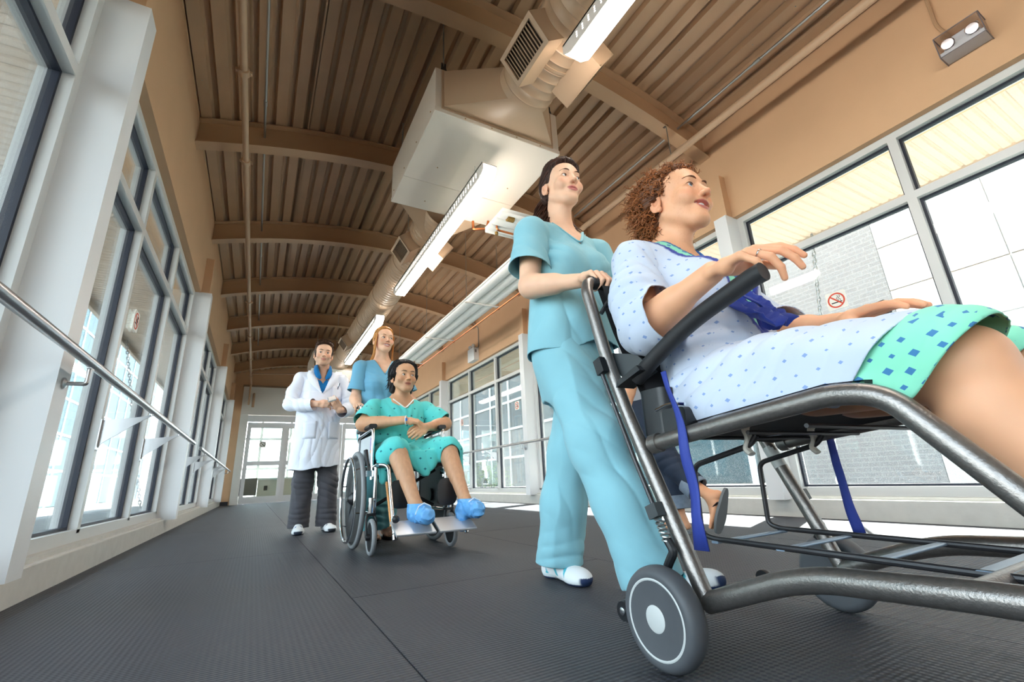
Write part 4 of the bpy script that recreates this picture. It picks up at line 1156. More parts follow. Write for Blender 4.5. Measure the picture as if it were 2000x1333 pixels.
        def fn(x, y, z):
            a = x*np.float32(u[0])+y*np.float32(u[1])+z*np.float32(u[2]); b = x*np.float32(v[0])+y*np.float32(v[1])+z*np.float32(v[2]); c = x*np.float32(w[0])+y*np.float32(w[1])+z*np.float32(w[2])
            A = np.interp(c, T, cu); B = np.interp(c, T, cv); P = np.interp(c, T, ru); Q = np.interp(c, T, rv)
            da = np.abs(a-A)/P; db = np.abs(b-B)/Q
            g = (da**p+db**p)**(1/p)
            d = (g-1)*np.minimum(P, Q)
            cap = np.maximum(S[0]-c, c-S[-1])
            return np.where(cap > 0, np.sqrt(np.maximum(d, 0)**2+cap**2)+np.minimum(d, 0)*0, np.maximum(d, cap)).astype(np.float32)
        m = max(RU.max(), RV.max())
        return s._apply(fn, C.min(0)-m, C.max(0)+m, k, mode)
    def clip(s, f, k=0.002):
        """cut away where f(x,y,z) > 0"""
        X = s.lo[0]+s.h*np.arange(s.n[0])[:, None, None]; Y = s.lo[1]+s.h*np.arange(s.n[1])[None, :, None]; Z = s.lo[2]+s.h*np.arange(s.n[2])[None, None, :]
        P = (X-s.t[0], Y-s.t[1], Z-s.t[2]); R = s.R/s.sc
        x = P[0]*R[0, 0]+P[1]*R[1, 0]+P[2]*R[2, 0]; y = P[0]*R[0, 1]+P[1]*R[1, 1]+P[2]*R[2, 1]; z = P[0]*R[0, 2]+P[1]*R[1, 2]+P[2]*R[2, 2]
        s.D = np.maximum(s.D, (f(x, y, z)*s.sc).astype(np.float32)); return s
    def neck(s, f): s.at(); return s.clip(f.g)
    def mesh(s):
        D = s.D.copy()
        D[0], D[-1] = 0.2, 0.2; D[:, 0], D[:, -1] = 0.2, 0.2; D[:, :, 0], D[:, :, -1] = 0.2, 0.2
        S = D < 0; n = s.n
        c = np.zeros(tuple(n-1), np.int8)
        for i in (0, 1):
            for j in (0, 1):
                for k in (0, 1): c += S[i:n[0]-1+i, j:n[1]-1+j, k:n[2]-1+k]
        A = np.argwhere((c > 0) & (c < 8))
        idx = np.full(tuple(n-1), -1, np.int32); idx[A[:, 0], A[:, 1], A[:, 2]] = np.arange(len(A))
        cor = np.array([[i, j, k] for i in (0, 1) for j in (0, 1) for k in (0, 1)])
        val = np.stack([D[A[:, 0]+q[0], A[:, 1]+q[1], A[:, 2]+q[2]] for q in cor], 1)
        acc = np.zeros((len(A), 3)); cnt = np.zeros(len(A))
        for a in range(8):
            for b in range(a+1, 8):
                if np.abs(cor[a]-cor[b]).sum() != 1: continue
                va, vb = val[:, a], val[:, b]; m = (va < 0) != (vb < 0)
                t = va[m]/(va[m]-vb[m])
                acc[m] += cor[a]+t[:, None]*(cor[b]-cor[a]); cnt[m] += 1
        V = s.lo+s.h*(A+acc/cnt[:, None])
        F = []
        for ax in range(3):
            o1, o2 = [(1, 2), (2, 0), (0, 1)][ax]
            sl0 = [slice(None)]*3; sl1 = [slice(None)]*3; sl0[ax] = slice(0, n[ax]-1); sl1[ax] = slice(1, n[ax])
            E = S[tuple(sl0)] != S[tuple(sl1)]
            Q = np.argwhere(E)
            Q = Q[(Q[:, o1] > 0) & (Q[:, o2] > 0) & (Q[:, o1] < n[o1]-1) & (Q[:, o2] < n[o2]-1)]
            ins = S[tuple(sl0)][Q[:, 0], Q[:, 1], Q[:, 2]]
            def g(d1, d2):
                q = Q.copy(); q[:, o1] -= d1; q[:, o2] -= d2
                return idx[q[:, 0], q[:, 1], q[:, 2]]
            f = np.stack([g(1, 1), g(0, 1), g(0, 0), g(1, 0)], 1)
            f[~ins] = f[~ins][:, ::-1]
            F.append(f)
        F = np.concatenate(F); F = F[(F >= 0).all(1)]
        return SM(V, F)
class SM:
    """a sculpted quad mesh"""
    def __init__(s, V, F): s.V = np.asarray(V, float); s.F = np.asarray(F, np.int64); s.C = None
    def normals(s):
        a = s.V[s.F[:, 2]]-s.V[s.F[:, 0]]; b = s.V[s.F[:, 3]]-s.V[s.F[:, 1]]; n = np.cross(a, b)
        N = np.zeros_like(s.V)
        for i in range(4): np.add.at(N, s.F[:, i], n)
        return N/np.maximum(np.linalg.norm(N, axis=1, keepdims=True), 1e-12)
    def smooth(s, it=1, lam=0.5):
        for _ in range(it):
            acc = np.zeros_like(s.V); cnt = np.zeros(len(s.V))
            for i in range(4):
                for j in (1, 3):
                    np.add.at(acc, s.F[:, i], s.V[s.F[:, (i+j) % 4]]); np.add.at(cnt, s.F[:, i], 1)
            m = cnt > 0
            s.V[m] += lam*(acc[m]/cnt[m][:, None]-s.V[m])
        return s
    def push(s, d): s.V = s.V+s.normals()*np.asarray(d)[:, None]; return s
    def wrinkle(s, amp=0.004, freq=9.0, stretch=(1, 1, 0.45), seed=1):
        P = s.V*np.array(stretch)*freq
        w = vnoise(P+1.7*vnoise(P*0.7, seed+5)[:, None], seed); r = 1-np.abs(2*w-1)
        w2 = vnoise(P*2.3, seed+9)
        return s.push(amp*(r*r*1.4-0.7)+amp*0.35*(w2-0.5))
    def folds(s, specs):
        """(centre, direction across the folds, reach, wavelength, depth)"""
        d = np.zeros(len(s.V))
        for i, (c, n, R, lam, A) in enumerate(specs):
            q = s.V-np.array(c, float); n = np.array(n, float); n /= np.linalg.norm(n)
            ph = q@n/lam+1.2*vnoise(s.V*6, 31+i)
            mod = 0.35+1.1*vnoise(s.V*13, 57+i)
            d += A*mod*np.exp(-(q**2).sum(1)/R**2)*(np.abs(np.sin(PI*ph))**0.7-0.55)*1.5
        return s.push(d)
    def cut(s, f):
        """remove where f(V) > 0, snapping the rim to f = 0"""
        v = f(s.V); keep = (v[s.F] <= 0).any(1); F = s.F[keep]
        out = np.unique(F[v[F] > 0])
        e = 1e-4
        for _ in range(3):
            p = s.V[out]; fv = f(p)
            if len(p) == 0: break
            g = np.stack([(f(p+np.eye(3)[i]*e)-fv)/e for i in range(3)], 1)
            g2 = np.maximum((g*g).sum(1), 1e-3)
            step = -(fv/g2)[:, None]*g; L = np.linalg.norm(step, axis=1, keepdims=True)
            s.V[out] = p+step*np.minimum(1, 0.02/np.maximum(L, 1e-9))
        s.F = F
        s.compact()
        return s.relax_rim(f)
    def relax_rim(s, f, it=10, tol=0.014):
        """evens out the cut edge"""
        E = np.concatenate([s.F[:, [i, (i+1) % 4]] for i in range(4)]); E.sort(axis=1)
        u, c = np.unique(E, axis=0, return_counts=True); b = u[c == 1]
        near = np.abs(f(s.V)) < tol; b = b[near[b].all(1)]
        for _ in range(it):
            acc = np.zeros_like(s.V); cnt = np.zeros(len(s.V))
            for i, j in ((0, 1), (1, 0)): np.add.at(acc, b[:, i], s.V[b[:, j]]); np.add.at(cnt, b[:, i], 1)
            m = cnt >= 2
            s.V[m] = 0.5*s.V[m]+0.5*acc[m]/cnt[m][:, None]
        return s
    def compact(s):
        u, inv = np.unique(s.F, return_inverse=True)
        s.V = s.V[u]; s.F = inv.reshape(s.F.shape)
        if s.C is not None: s.C = s.C[u]
        return s
    def color(s, fn):
        s.C = fn(s.V) if callable(fn) else np.tile(np.array(fn, float)[:3], (len(s.V), 1)); return s
    def build(s, name, m, parent=None, thick=0.0):
        me = bpy.data.meshes.new(name); nv, nf = len(s.V), len(s.F)
        me.vertices.add(nv); me.vertices.foreach_set('co', s.V.astype(np.float32).ravel())
        me.loops.add(nf*4); me.loops.foreach_set('vertex_index', s.F.astype(np.int32).ravel())
        me.polygons.add(nf); me.polygons.foreach_set('loop_start', np.arange(0, nf*4, 4, dtype=np.int32))
        me.polygons.foreach_set('use_smooth', np.ones(nf, bool))
        me.update(calc_edges=True); me.validate()
        if s.C is not None:
            a = me.color_attributes.new('Col', 'FLOAT_COLOR', 'POINT')
            a.data.foreach_set('color', np.concatenate([s.C, np.ones((nv, 1))], 1).astype(np.float32).ravel())
        me.materials.append(m)
        o = place(name, me, parent)
        if thick:
            md = o.modifiers.new('thickness', 'SOLIDIFY'); md.thickness = thick; md.offset = -1
        return o
def join(parts):
    V = []; F = []; C = []; n = 0
    for p in parts:
        V.append(p.V); F.append(p.F+n); C.append(p.C); n += len(p.V)
    r = SM(np.concatenate(V), np.concatenate(F)); r.C = None if any(c is None for c in C) else np.concatenate(C); return r
def sstep(a, b, x): t = np.clip((x-a)/(b-a), 0, 1); return t*t*(3-2*t)
def lin(*c): return np.array(srgb(*c)[:3])
def mixc(A, B, w): return A*(1-w[:, None])+np.array(B)*w[:, None]
def vbox(pts, pad): P = np.array(pts, float); return P.min(0)-pad, P.max(0)+pad
def local_plane(p0, n, R, lim=None):
    p0 = np.array(p0, float); n = np.array(n, float); n = n/np.linalg.norm(n)
    def f(V):
        r = np.minimum((V-p0)@n, R-np.linalg.norm(V-p0, axis=1))
        return r if lim is None else np.minimum(r, lim(V))
    return f

M_SKIN = mat('skin', (230, 180, 150), 0.5, attr=True, sss=0.12, spec=0.35, bump=(420, 0.12, 0.0006))
M_EYE = mat('eye', (240, 240, 240), 0.12, attr=True, spec=0.6)
M_TEETH = mat('teeth', (246, 244, 238), 0.25)

# ------------------------------------------------------------------ heads
def head_into(v, P):
    """adds a head in head space: face towards -y, crown up, ears on x"""
    w = P.get('w', 1.0); jaw = P.get('jaw', 1.0); male = P.get('male', False); sm = P.get('smile', 0.0)
    v.ell((0, 0.014, 0.042), (0.0735*w, 0.094, 0.080), 0.01)
    v.ell((0, -0.018, -0.018), (0.0605*w, 0.068, 0.084), 0.025)
    v.ell((0, -0.030, 0.045), (0.058*w, 0.050, 0.052), 0.02)
    v.ell((0, -0.0645, -0.0885), (0.0235*jaw, 0.0195, 0.019), 0.022)
    for s in (-1, 1):
        v.cone((s*0.0515*w*jaw, 0.006, -0.043), (s*0.016*jaw, -0.056, -0.088), 0.0145, 0.0155, 0.022)
        v.ell((s*0.041*w, -0.058, -0.020), (0.024, 0.022, 0.021+0.003*sm), 0.020)
        if sm: v.ell((s*0.036, -0.069, -0.034), (0.015, 0.012, 0.013), 0.014)
    b = 0.0115 if male else 0.0095
    v.cone((-0.032, -0.0755, 0.029), (0.032, -0.0755, 0.029), b, b, 0.016)
    for s in (-1, 1):
        v.ell((s*0.0325, -0.098, 0.0085), (0.020, 0.0185, 0.0120), 0.010, 's')
        v.ell((s*0.0315, -0.0705, 0.007), (0.0146, 0.0143, 0.0146), 0.004)
        o = P.get('open', 1.0)
        v.ell((s*0.0315, -0.0870, 0.0062), (0.0146, 0.0100, 0.0062*o), 0.0010, 's', rot(0, -s*0.09, 0))
    nl = P.get('nose', 1.0)
    v.cone((0, -0.080, 0.020), (0, -0.0995*(0.6+0.4*nl), -0.019), 0.0068, 0.0088, 0.009)
    v.ell((0, -0.1045*(0.7+0.3*nl), -0.0235), (0.0095, 0.0092, 0.0082), 0.006)
    for s in (-1, 1):
        v.ell((s*0.0122, -0.0945, -0.0272), (0.0072, 0.0095, 0.0066), 0.004)
        v.ell((s*0.0062, -0.1015, -0.0338), (0.0036, 0.005, 0.0034), 0.0012, 's')
    v.ell((0, -0.0735, -0.050), (0.026, 0.016, 0.022), 0.014)
    up = 0.0045*sm; wd = 0.0240+0.0070*sm
    z0 = -0.0545; sg = sm if sm > 0.3 else 0.0; zu = 0.0042+0.0058*sg; zl = 0.0062+0.0052*sg; ru = 0.0042-0.0012*sg; rl = 0.0050-0.0014*sg
    for s in (-1, 1):
        v.cone((s*wd, -0.0775+0.0065*sg, z0+up*1.5), (s*0.006, -0.0872+0.0035*sg, z0+zu), 0.0026, ru, 0.004)
        v.cone((s*wd*0.92, -0.0770+0.0060*sg, z0-0.001+up*1.1), (s*0.005, -0.0848+0.0035*sg, z0-zl), 0.0026, rl, 0.004)
    v.cone((-0.006, -0.0872+0.0035*sg, z0+zu), (0.006, -0.0872+0.0035*sg, z0+zu), ru, ru, 0.003)
    v.cone((-0.005, -0.0848+0.0035*sg, z0-zl), (0.005, -0.0848+0.0035*sg, z0-zl), rl, rl, 0.003)
    if sm > 0.3:
        v.ell((0, -0.090, z0+0.0002), (wd*0.90, 0.016, 0.0078*sm), 0.0010, 's')
        for s in (-1, 1): v.ell((s*wd*0.74, -0.080, z0+up*0.9), (0.0085, 0.014, 0.0044*sm), 0.001, 's')
    else:
        v.ell((0, -0.094, z0-0.0002), (wd*0.97, 0.012, 0.0011), 0.0015, 's')
    for s in (-1, 1):
        R = rot(0.12, 0, -s*0.32)
        v.ell((s*0.0775*w, 0.016, -0.004), (0.0058, 0.0180, 0.0315), 0.006, 'u', R)
        v.ell((s*0.0835*w, 0.0125, -0.002), (0.0085, 0.0085, 0.0140), 0.002, 's', R)
        v.ell((s*0.0755*w, 0.007, -0.030), (0.006, 0.008, 0.009), 0.005)
def head_color(P, T):
    """per-vertex skin colours; T maps world to head space"""
    base = lin(*P['skin']); lip = lin(*P.get('lip', (196, 110, 104)))
    sm = P.get('smile', 0.0); wd = 0.0240+0.0070*sm; z0 = -0.0545; up = 0.0045*sm; sg = sm if sm > 0.3 else 0.0
    def fn(V):
        q = T(V); x, y, z = np.abs(q[:, 0]), q[:, 1], q[:, 2]
        C = np.tile(base, (len(V), 1))
        t = vnoise(q*55, 3); C = C*(0.95+0.1*t)[:, None]
        C = mixc(C, base*np.array([1.0, 0.72, 0.66]), 0.5*np.exp(-(((x-0.044)/0.018)**2+((z+0.022)/0.016)**2))*(y < -0.03))
        C = mixc(C, base*np.array([1.0, 0.74, 0.68]), 0.45*np.exp(-((x/0.013)**2+((z+0.025)/0.012)**2))*(y < -0.085))
        C = mixc(C, base*np.array([0.98, 0.72, 0.66]), 0.45*sstep(0.071, 0.078, x)*(np.abs(z) < 0.045))
        # lips
        u = np.clip(x/wd, 0, 1)
        zt = z0+up*u*u+(0.0095+0.0028*sg)*(1-u**2.2)-0.0012*np.exp(-(x/0.004)**2); zb = z0+up*u*u-(0.0125+0.0045*sg)*(1-u**2.4)
        m = sstep(-0.0012, 0.0010, zt-z)*sstep(-0.0012, 0.0010, z-zb)*(x < wd)*(y < -0.07)
        C = mixc(C, lip, 0.85*m)
        C = mixc(C, lip*0.35, 0.7*np.exp(-((z-(z0+up*u*u))/0.0011)**2)*(x < wd)*(y < -0.07)*(0 if sm > 0.3 else 1))
        # soft darkening of lash line and eye corners
        e = np.sqrt(((x-0.0315)/0.0145)**2+((z-0.0068)/0.0062)**2)
        C = mixc(C, base*np.array([0.62, 0.46, 0.40]), 0.55*np.exp(-((e-1.0)/0.22)**2)*(y < -0.06)*P.get('lash', 0.8))
        if P.get('stubble'):
            s = P['stubble']
            reg = sstep(-0.030, -0.048, z)*sstep(0.03, -0.02, y)*(1-m)
            reg = np.maximum(reg*0.8, 0.9*np.exp(-((x/0.020)**2+((z+0.041)/0.006)**2))*(y < -0.07))
            C = mixc(C, lin(*P.get('stubble_col', (96, 72, 58))), s*reg*(0.6+0.5*vnoise(q*400, 8)))
        if P.get('freckle'):
            C = mixc(C, base*np.array([0.72, 0.52, 0.42]), P['freckle']*sstep(0.66, 0.8, vnoise(q*430, 5))*(y < 0.0))
        return C
    return fn
def head_parts(P, R, t, sc, body):
    """eyes, brows, lashes, teeth as parts of the body"""
    R = np.array(R); t = np.array(t)
    W = lambda p: Vector((np.array(p)*sc)@R.T+t)
    gz = np.array(P.get('gaze', (0, -1, 0)), float); gz /= np.linalg.norm(gz)
    iris = lin(*P.get('iris', (92, 70, 52)))
    for s in (-1, 1):
        c = np.array([s*0.0315, -0.0705, 0.007]); r = 0.01275
        b = MB().sphere((0, 0, 0), r, 28, 20); V = np.array(b.v)
        ang = np.arccos(np.clip(V@gz/r, -1, 1))
        C = np.tile(lin(236, 232, 228), (len(V), 1))
        C = mixc(C, iris, sstep(0.50, 0.44, ang)); C = mixc(C, iris*0.35, np.exp(-((ang-0.47)/0.05)**2)*0.7); C = mixc(C, lin(12, 10, 10), sstep(0.23, 0.19, ang))
        S = SM(((V+c)*sc)@R.T+t, [(f[0], f[1], f[2], f[3]) for f in b.f]); S.C = C
        S.build('eye', M_EYE, body)
        # upper lash line
        L = MB(); pts = []
        hh = 0.0060*P.get('open', 1.0)-0.0006
        for k in range(13):
            u = -1+2*k/12; x = 0.0142*u; z = hh*math.sqrt(max(0, 1-u*u))+0.0004; zz = z+s*u*0.0013
            y = -math.sqrt(max(0.0151**2-x*x-zz*zz, 1e-8)); pts.append(W(c+np.array([x, y, zz-0.0002])))
        L.tube(pts, [0.0004*sc+0.0006*sc*math.sin(PI*k/12) for k in range(13)], 6)
        L.build('eyelashes', mat('lash', (38, 26, 22), 0.6), body)
        # brow
        bz = P.get('brow_z', 0.0295); L = MB(); pts = []; rad = []
        xz = [(s*(0.0125+0.037*k/11), bz+0.0065*math.sin(k/11*2.3)-0.0035*k/11) for k in range(12)]
        cf = np.polyfit([abs(q[0]) for q in xz], [P['brow_y'](*q) for q in xz], 2)
        for k in range(12):
            u = k/11; x, z = xz[k]; y = float(np.polyval(cf, abs(x))); pts.append(W((x, y+0.0002, z))); rad.append(sc*P.get('brow_w', 0.0027)*(0.75+0.6*math.sin(min(1, u*1.3)*PI*0.75))*(1-0.75*u**3))
        L.tube(pts, rad, 8, flat=0.55); L.build('eyebrow', mat('brow_'+P['id'], P.get('brow', (60, 42, 32)), 0.8), body)
    if P.get('smile', 0) > 0.3:
        b = MB(); z0 = -0.0545; rows = []
        for zz, dy in ((z0+0.0100, 0.0), (z0-0.0036, -0.0005), (z0-0.0044, 0.0012)):
            rows.append([W((0.0265*u, -0.0805+0.0135*u*u+dy+0.0006*abs(math.sin(u*14)), zz+0.0025*u*u)) for u in np.linspace(-1, 1, 41)])
        b.strip(rows); o = b.build('teeth', M_TEETH, body, 60)
        b = MB().strip([[W((0.024*u, -0.074+0.012*u*u, z)) for u in np.linspace(-1, 1, 15)] for z in (z0+0.012, z0-0.016)]); b.build('mouth_cavity', mat('mouth_dark', (70, 22, 20), 0.6), body)

# ------------------------------------------------------------------ hands
def hand_into(v, Wr, d, n, thumb, curls, sc=1.0, spread=0.06, thumb_curl=(0.5, 0.4), thumb_out=0.75, nails=None, k=0.0022):
    """wrist point, finger direction, palm normal, thumb side (+1: e2 = n x d)"""
    d = np.array(d, float); d /= np.linalg.norm(d); n = np.array(n, float); n -= d*(n@d); n /= np.linalg.norm(n)
    e2 = np.cross(n, d)*thumb; W0 = np.array(Wr, float)
    P = lambda a, b, c: W0+sc*(d*a+e2*b+n*c)
    bx = [0.029, 0.0098, -0.0100, -0.0285]; kl = [0.090, 0.094, 0.089, 0.080]
    for i in range(4):
        v.cone(P(0.004, bx[i]*0.62, 0), P(kl[i]*0.55, bx[i]*0.86, -0.001), 0.0125*sc, 0.0120*sc, 0.008*sc)
        v.cone(P(kl[i]*0.55, bx[i]*0.86, -0.001), P(kl[i], bx[i], 0), 0.0118*sc, 0.0100*sc, 0.006*sc)
    v.ell(P(0.038, 0.026, 0.009), (0.021*sc,)*3, 0.012*sc); v.ell(P(0.040, -0.022, 0.008), (0.016*sc,)*3, 0.012*sc)
    LN = [(0.043, 0.026, 0.021), (0.048, 0.030, 0.022), (0.044, 0.028, 0.022), (0.034, 0.021, 0.019)]
    tips = []
    for i in range(4):
        p = P(kl[i], bx[i], 0); th = 0.0; sp = spread*(1.5-i)/1.5; rr = [0.0094, 0.0083, 0.0076, 0.0062]
        if i == 3: rr = [x*0.87 for x in rr]
        for j in range(3):
            th += curls[i][j]
            dr = d*math.cos(th)+n*math.sin(th); dr = dr+e2*math.sin(sp)*math.cos(th); dr /= np.linalg.norm(dr)
            q = p+dr*LN[i][j]*sc
            v.cone(p, q, rr[j]*sc, rr[j+1]*sc, (0.005 if j == 0 else k)*sc)
            p = q
        bk = -n*math.cos(th)+d*math.sin(th)
        tips.append(p-dr*0.003*sc+bk*rr[3]*sc*0.9)
    # thumb
    p = P(0.018, 0.024, 0.006); a0 = thumb_out
    dr = d*math.cos(a0)+e2*math.sin(a0)+n*0.35; dr /= np.linalg.norm(dr)
    ax = np.cross(dr, -e2+n*0.8+d*0.3); ax /= np.linalg.norm(ax)
    for L, r0, r1, cu in ((0.044, 0.0135, 0.0112, 0), (0.034, 0.0110, 0.0098, thumb_curl[0]), (0.026, 0.0098, 0.0072, thumb_curl[1])):
        if cu: dr = np.array(Matrix.Rotation(cu, 3, Vector(ax)) @ Vector(dr))
        q = p+dr*L*sc; v.cone(p, q, r0*sc, r1*sc, (0.010 if not cu else k)*sc); p = q
    tips.append(p-dr*0.002*sc-np.cross(ax, dr)*0.006*sc)
    if nails is not None: nails += tips
def arm_mesh(joints, radii, hand, h, skin, pad=0.05, k=0.02, nails=True):
    """upper arm, forearm and hand in one surface"""
    pts = list(joints)+[np.array(joints[-1])+np.array(hand['d'])/np.linalg.norm(hand['d'])*0.2*hand.get('sc', 1)] if hand else list(joints)
    if hand: pts += [np.array(joints[-1])+np.array(hand['n'])/np.linalg.norm(hand['n'])*0.12]
    lo, hi = vbox(pts, max(radii)+pad)
    v = Vol(lo, hi, h); J = [np.array(j, float) for j in joints]
    for i in range(len(J)-1):
        v.cone(J[i], J[i+1], radii[i], radii[i+1], k)
    # belly of the forearm
    if len(J) >= 3 and hand:
        a, b = J[-2], J[-1]; v.cone(a+(b-a)*0.10, a+(b-a)*0.48, radii[-2]*1.06, radii[-2]*0.84, 0.03)
    nl = []
    if hand: hand_into(v, J[-1], hand['d'], hand['n'], hand['thumb'], hand['curls'], hand.get('sc', 1.0), hand.get('spread', 0.06), hand.get('tc', (0.5, 0.4)), hand.get('to', 0.75), nl)
    m = v.mesh(); base = lin(*skin)
    def col(V):
        C = np.tile(base, (len(V), 1))*(0.94+0.12*vnoise(V*45, 2))[:, None]
        if hand:
            for t in nl: C = mixc(C, base*np.array([1.08, 0.98, 0.98])+0.04, 0.8*sstep(0.0062, 0.0042, np.linalg.norm(V-t, axis=1)))
            q = V-J[-1]; dd = np.array(hand['d'])/np.linalg.norm(hand['d'])
            C = mixc(C, base*np.array([0.98, 0.74, 0.66]), 0.35*sstep(0.09, 0.15, q@dd))
        return C
    return m.color(col)
# ================================================================== people
def front_y(v, x, z, y0, y1, n=160):
    """first surface met going from y0 to y1 at x, z inside volume v"""
    ix = min(max(int(round((x-v.lo[0])/v.h)), 0), v.n[0]-1); iz = min(max(int(round((z-v.lo[2])/v.h)), 0), v.n[2]-1)
    ys = np.linspace(y0, y1, n); prev = None
    for y in ys:
        f = (y-v.lo[1])/v.h; i = int(math.floor(f))
        if i < 0 or i >= v.n[1]-1: continue
        d = v.D[ix, i, iz]*(1-(f-i))+v.D[ix, i+1, iz]*(f-i)
        if d < 0:
            return y
    return (y0+y1)/2
def make_bust(P, yaw, pitch, roll, t, sc, nb, shoulders, chest, h, neck_r=(0.050, 0.056)):
    """head, neck and upper chest in one surface"""
    R = rot(pitch, roll, yaw)
    R = np.array(Matrix.Rotation(yaw, 3, 'Z') @ Matrix.Rotation(pitch, 3, 'X') @ Matrix.Rotation(roll, 3, 'Y'))
    t = np.array(t, float); nb = np.array(nb, float)
    pts = [t+np.array([sx*0.1, sy*0.12, sz*0.13])*sc for sx in (-1, 1) for sy in (-1, 1) for sz in (-1, 1)]+[nb]+[np.array(s)*0.6+nb*0.4 for s in shoulders]+[nb-np.array([0, 0.05, 0.14])]
    lo, hi = vbox(pts, 0.03); v = Vol(lo, hi, h)
    v.at(R, t, sc); head_into(v, P)
    W = lambda p: (np.array(p)*sc)@R.T+t
    fd = np.array([math.sin(yaw*0.5), -math.cos(yaw*0.5), 0])
    v.at()
    v.cone(W((0, 0.024, -0.035)), nb+np.array([0, 0.005, 0]), neck_r[0]*sc, neck_r[1]*sc, 0.020)
    v.cone(W((0, -0.002, -0.075)), nb+fd*0.022-np.array([0, 0, 0.01]), neck_r[0]*0.60*sc, neck_r[1]*0.72*sc, 0.016)
    v.cone(W((0, 0.045, -0.045)), nb-fd*0.02, 0.036*sc, 0.05*sc, 0.03)
    for s in shoulders:
        s = np.array(s, float); v.cone(nb+np.array([0, 0.01, 0.005]), s*0.75+nb*0.25-np.array([0, 0, 0.012]), 0.042, 0.036, 0.045)
        v.cone(nb+fd*0.045-np.array([0, 0, 0.022]), s*0.8+nb*0.2+fd*0.02-np.array([0, 0, 0.01]), 0.012, 0.012, 0.018)   # collar bone
    for (c, r) in chest: v.ell(c, r, 0.04)
    v.at(R, t, sc)
    D = {}
    def brow_y(x, z):
        lo_y, hi_y = -0.13, 0.0
        for y in np.linspace(lo_y, hi_y, 180):
            p = W((x, y, z)); g = np.round((p-v.lo)/v.h).astype(int)
            if (g >= 0).all() and (g < v.n).all() and v.D[g[0], g[1], g[2]] < v.h*0.45: return y-0.0008
        return -0.08
    P['brow_y'] = brow_y
    m = v.mesh()
    T = lambda V: ((V-t)@R)/sc
    m.color(head_color(P, T))
    return m, R, t, sc
def hair_shell(P, R, t, sc, ylim, tmax, ext=None, h=0.0032, taper=0.022, strand=(95, 0.0006), col=None, cols=(0.55, 1.35), flow='phi', zlow=-0.09, lo=(-0.13, -0.125, -0.16), hi=(0.13, 0.17, 0.19), smooth=1, part=None):
    """hair hugging the skull behind the hair line, plus extra masses (cones)"""
    w = P.get('w', 1.0)
    v = Vol(lo, hi, h)
    zs = np.array([q[0] for q in ylim]); ys = np.array([q[1] for q in ylim]); o = np.argsort(zs); zs, ys = zs[o], ys[o]
    def fn(x, y, z):
        def el(c, r):
            a, b, d = x-c[0], y-c[1], z-c[2]
            k0 = np.sqrt((a/r[0])**2+(b/r[1])**2+(d/r[2])**2); k1 = np.sqrt((a/r[0]**2)**2+(b/r[1]**2)**2+(d/r[2]**2)**2)
            return k0*(k0-1)/np.maximum(k1, 1e-6)
        d1 = el((0, 0.014, 0.042), (0.0735*w, 0.094, 0.080)); d2 = el((0, 0.028, -0.005), (0.066*w, 0.066, 0.085))
        q = np.maximum(0.02-np.abs(d1-d2), 0); E = np.minimum(d1, d2)-q*q/0.08
        L = np.interp(z, zs, ys)
        side = 0.010*sstep(0.03, 0.07, np.abs(x))*(z > 0.03)
        s = sstep(0, taper, y-L-side)
        tm = tmax(x, y, z) if callable(tmax) else tmax
        T = -0.007+(tm+0.007)*s
        low = sstep(zlow-0.02, zlow+0.01, z); T = T*low-0.02*(1-low)
        return (E-T).astype(np.float32)
    v._apply(fn, lo, hi, 0.0001, 'u')
    for e in (ext or []): v.cone(e[0], e[1], e[2], e[3], e[4] if len(e) > 4 else 0.02)
    m = v.mesh()
    if smooth: m.smooth(smooth)
    V = m.V; x, y, z = V[:, 0], V[:, 1], V[:, 2]
    ph = np.arctan2(x, z-0.01+0.25*np.maximum(0, -(z+0.02))) if flow == 'phi' else (x*12+z*3)
    if flow == 'down': ph = np.arctan2(x, y-0.02)
    nz = vnoise(V*28, 4)
    m.push(strand[1]*(np.sin(ph*strand[0]+5*nz)+0.6*np.sin(ph*strand[0]*2.3+9*nz)))
    base = lin(*col)
    tone = vnoise(np.stack([ph*16, V[:, 1]*6, V[:, 2]*6], 1), 11)*0.65+vnoise(np.stack([ph*55, V[:, 1]*9, V[:, 2]*9], 1), 12)*0.35
    m.C = base*(cols[0]+(cols[1]-cols[0])*sstep(0.2, 0.85, tone))[:, None]
    m.V = (m.V*sc)@R.T+t
    return m
M_HAIR = mat('hair', (80, 50, 30), 0.52, attr=True, spec=0.35)
def flow_strands(m, R, t, sc, target, starts, n, steps, step, rad, col, name, parent, seed, lift=0.0012):
    """fine locks combed over the hair mass towards a gathering point (head space)"""
    from mathutils import kdtree
    V = ((m.V-t)@R)/sc; N = m.normals()@R; kd = kdtree.KDTree(len(V))
    for i, p in enumerate(V): kd.insert(p, i)
    kd.balance(); rnd = random.Random(seed); idx = [i for i in range(len(V)) if starts(V[i])]; paths = []; tg = np.array(target, float)
    for k in range(n):
        p = V[rnd.choice(idx)].copy(); pts = []; jit = np.array([rnd.gauss(0, .12), rnd.gauss(0, .12), rnd.gauss(0, .12)])
        for s in range(steps):
            i = kd.find(p)[1]; nn = N[i]; q = V[i]+nn*lift; pts.append(q)
            d = tg-q
            if np.linalg.norm(d) < 0.02: break
            d = d/np.linalg.norm(d)+jit; d -= nn*(d@nn); d /= max(np.linalg.norm(d), 1e-6); p = q+d*step
        if len(pts) > 4: paths.append((pts, rad*(0.6+0.8*rnd.random())))
    strands(paths, rad, R, t, sc, col, 0, name, parent, seed, 5)
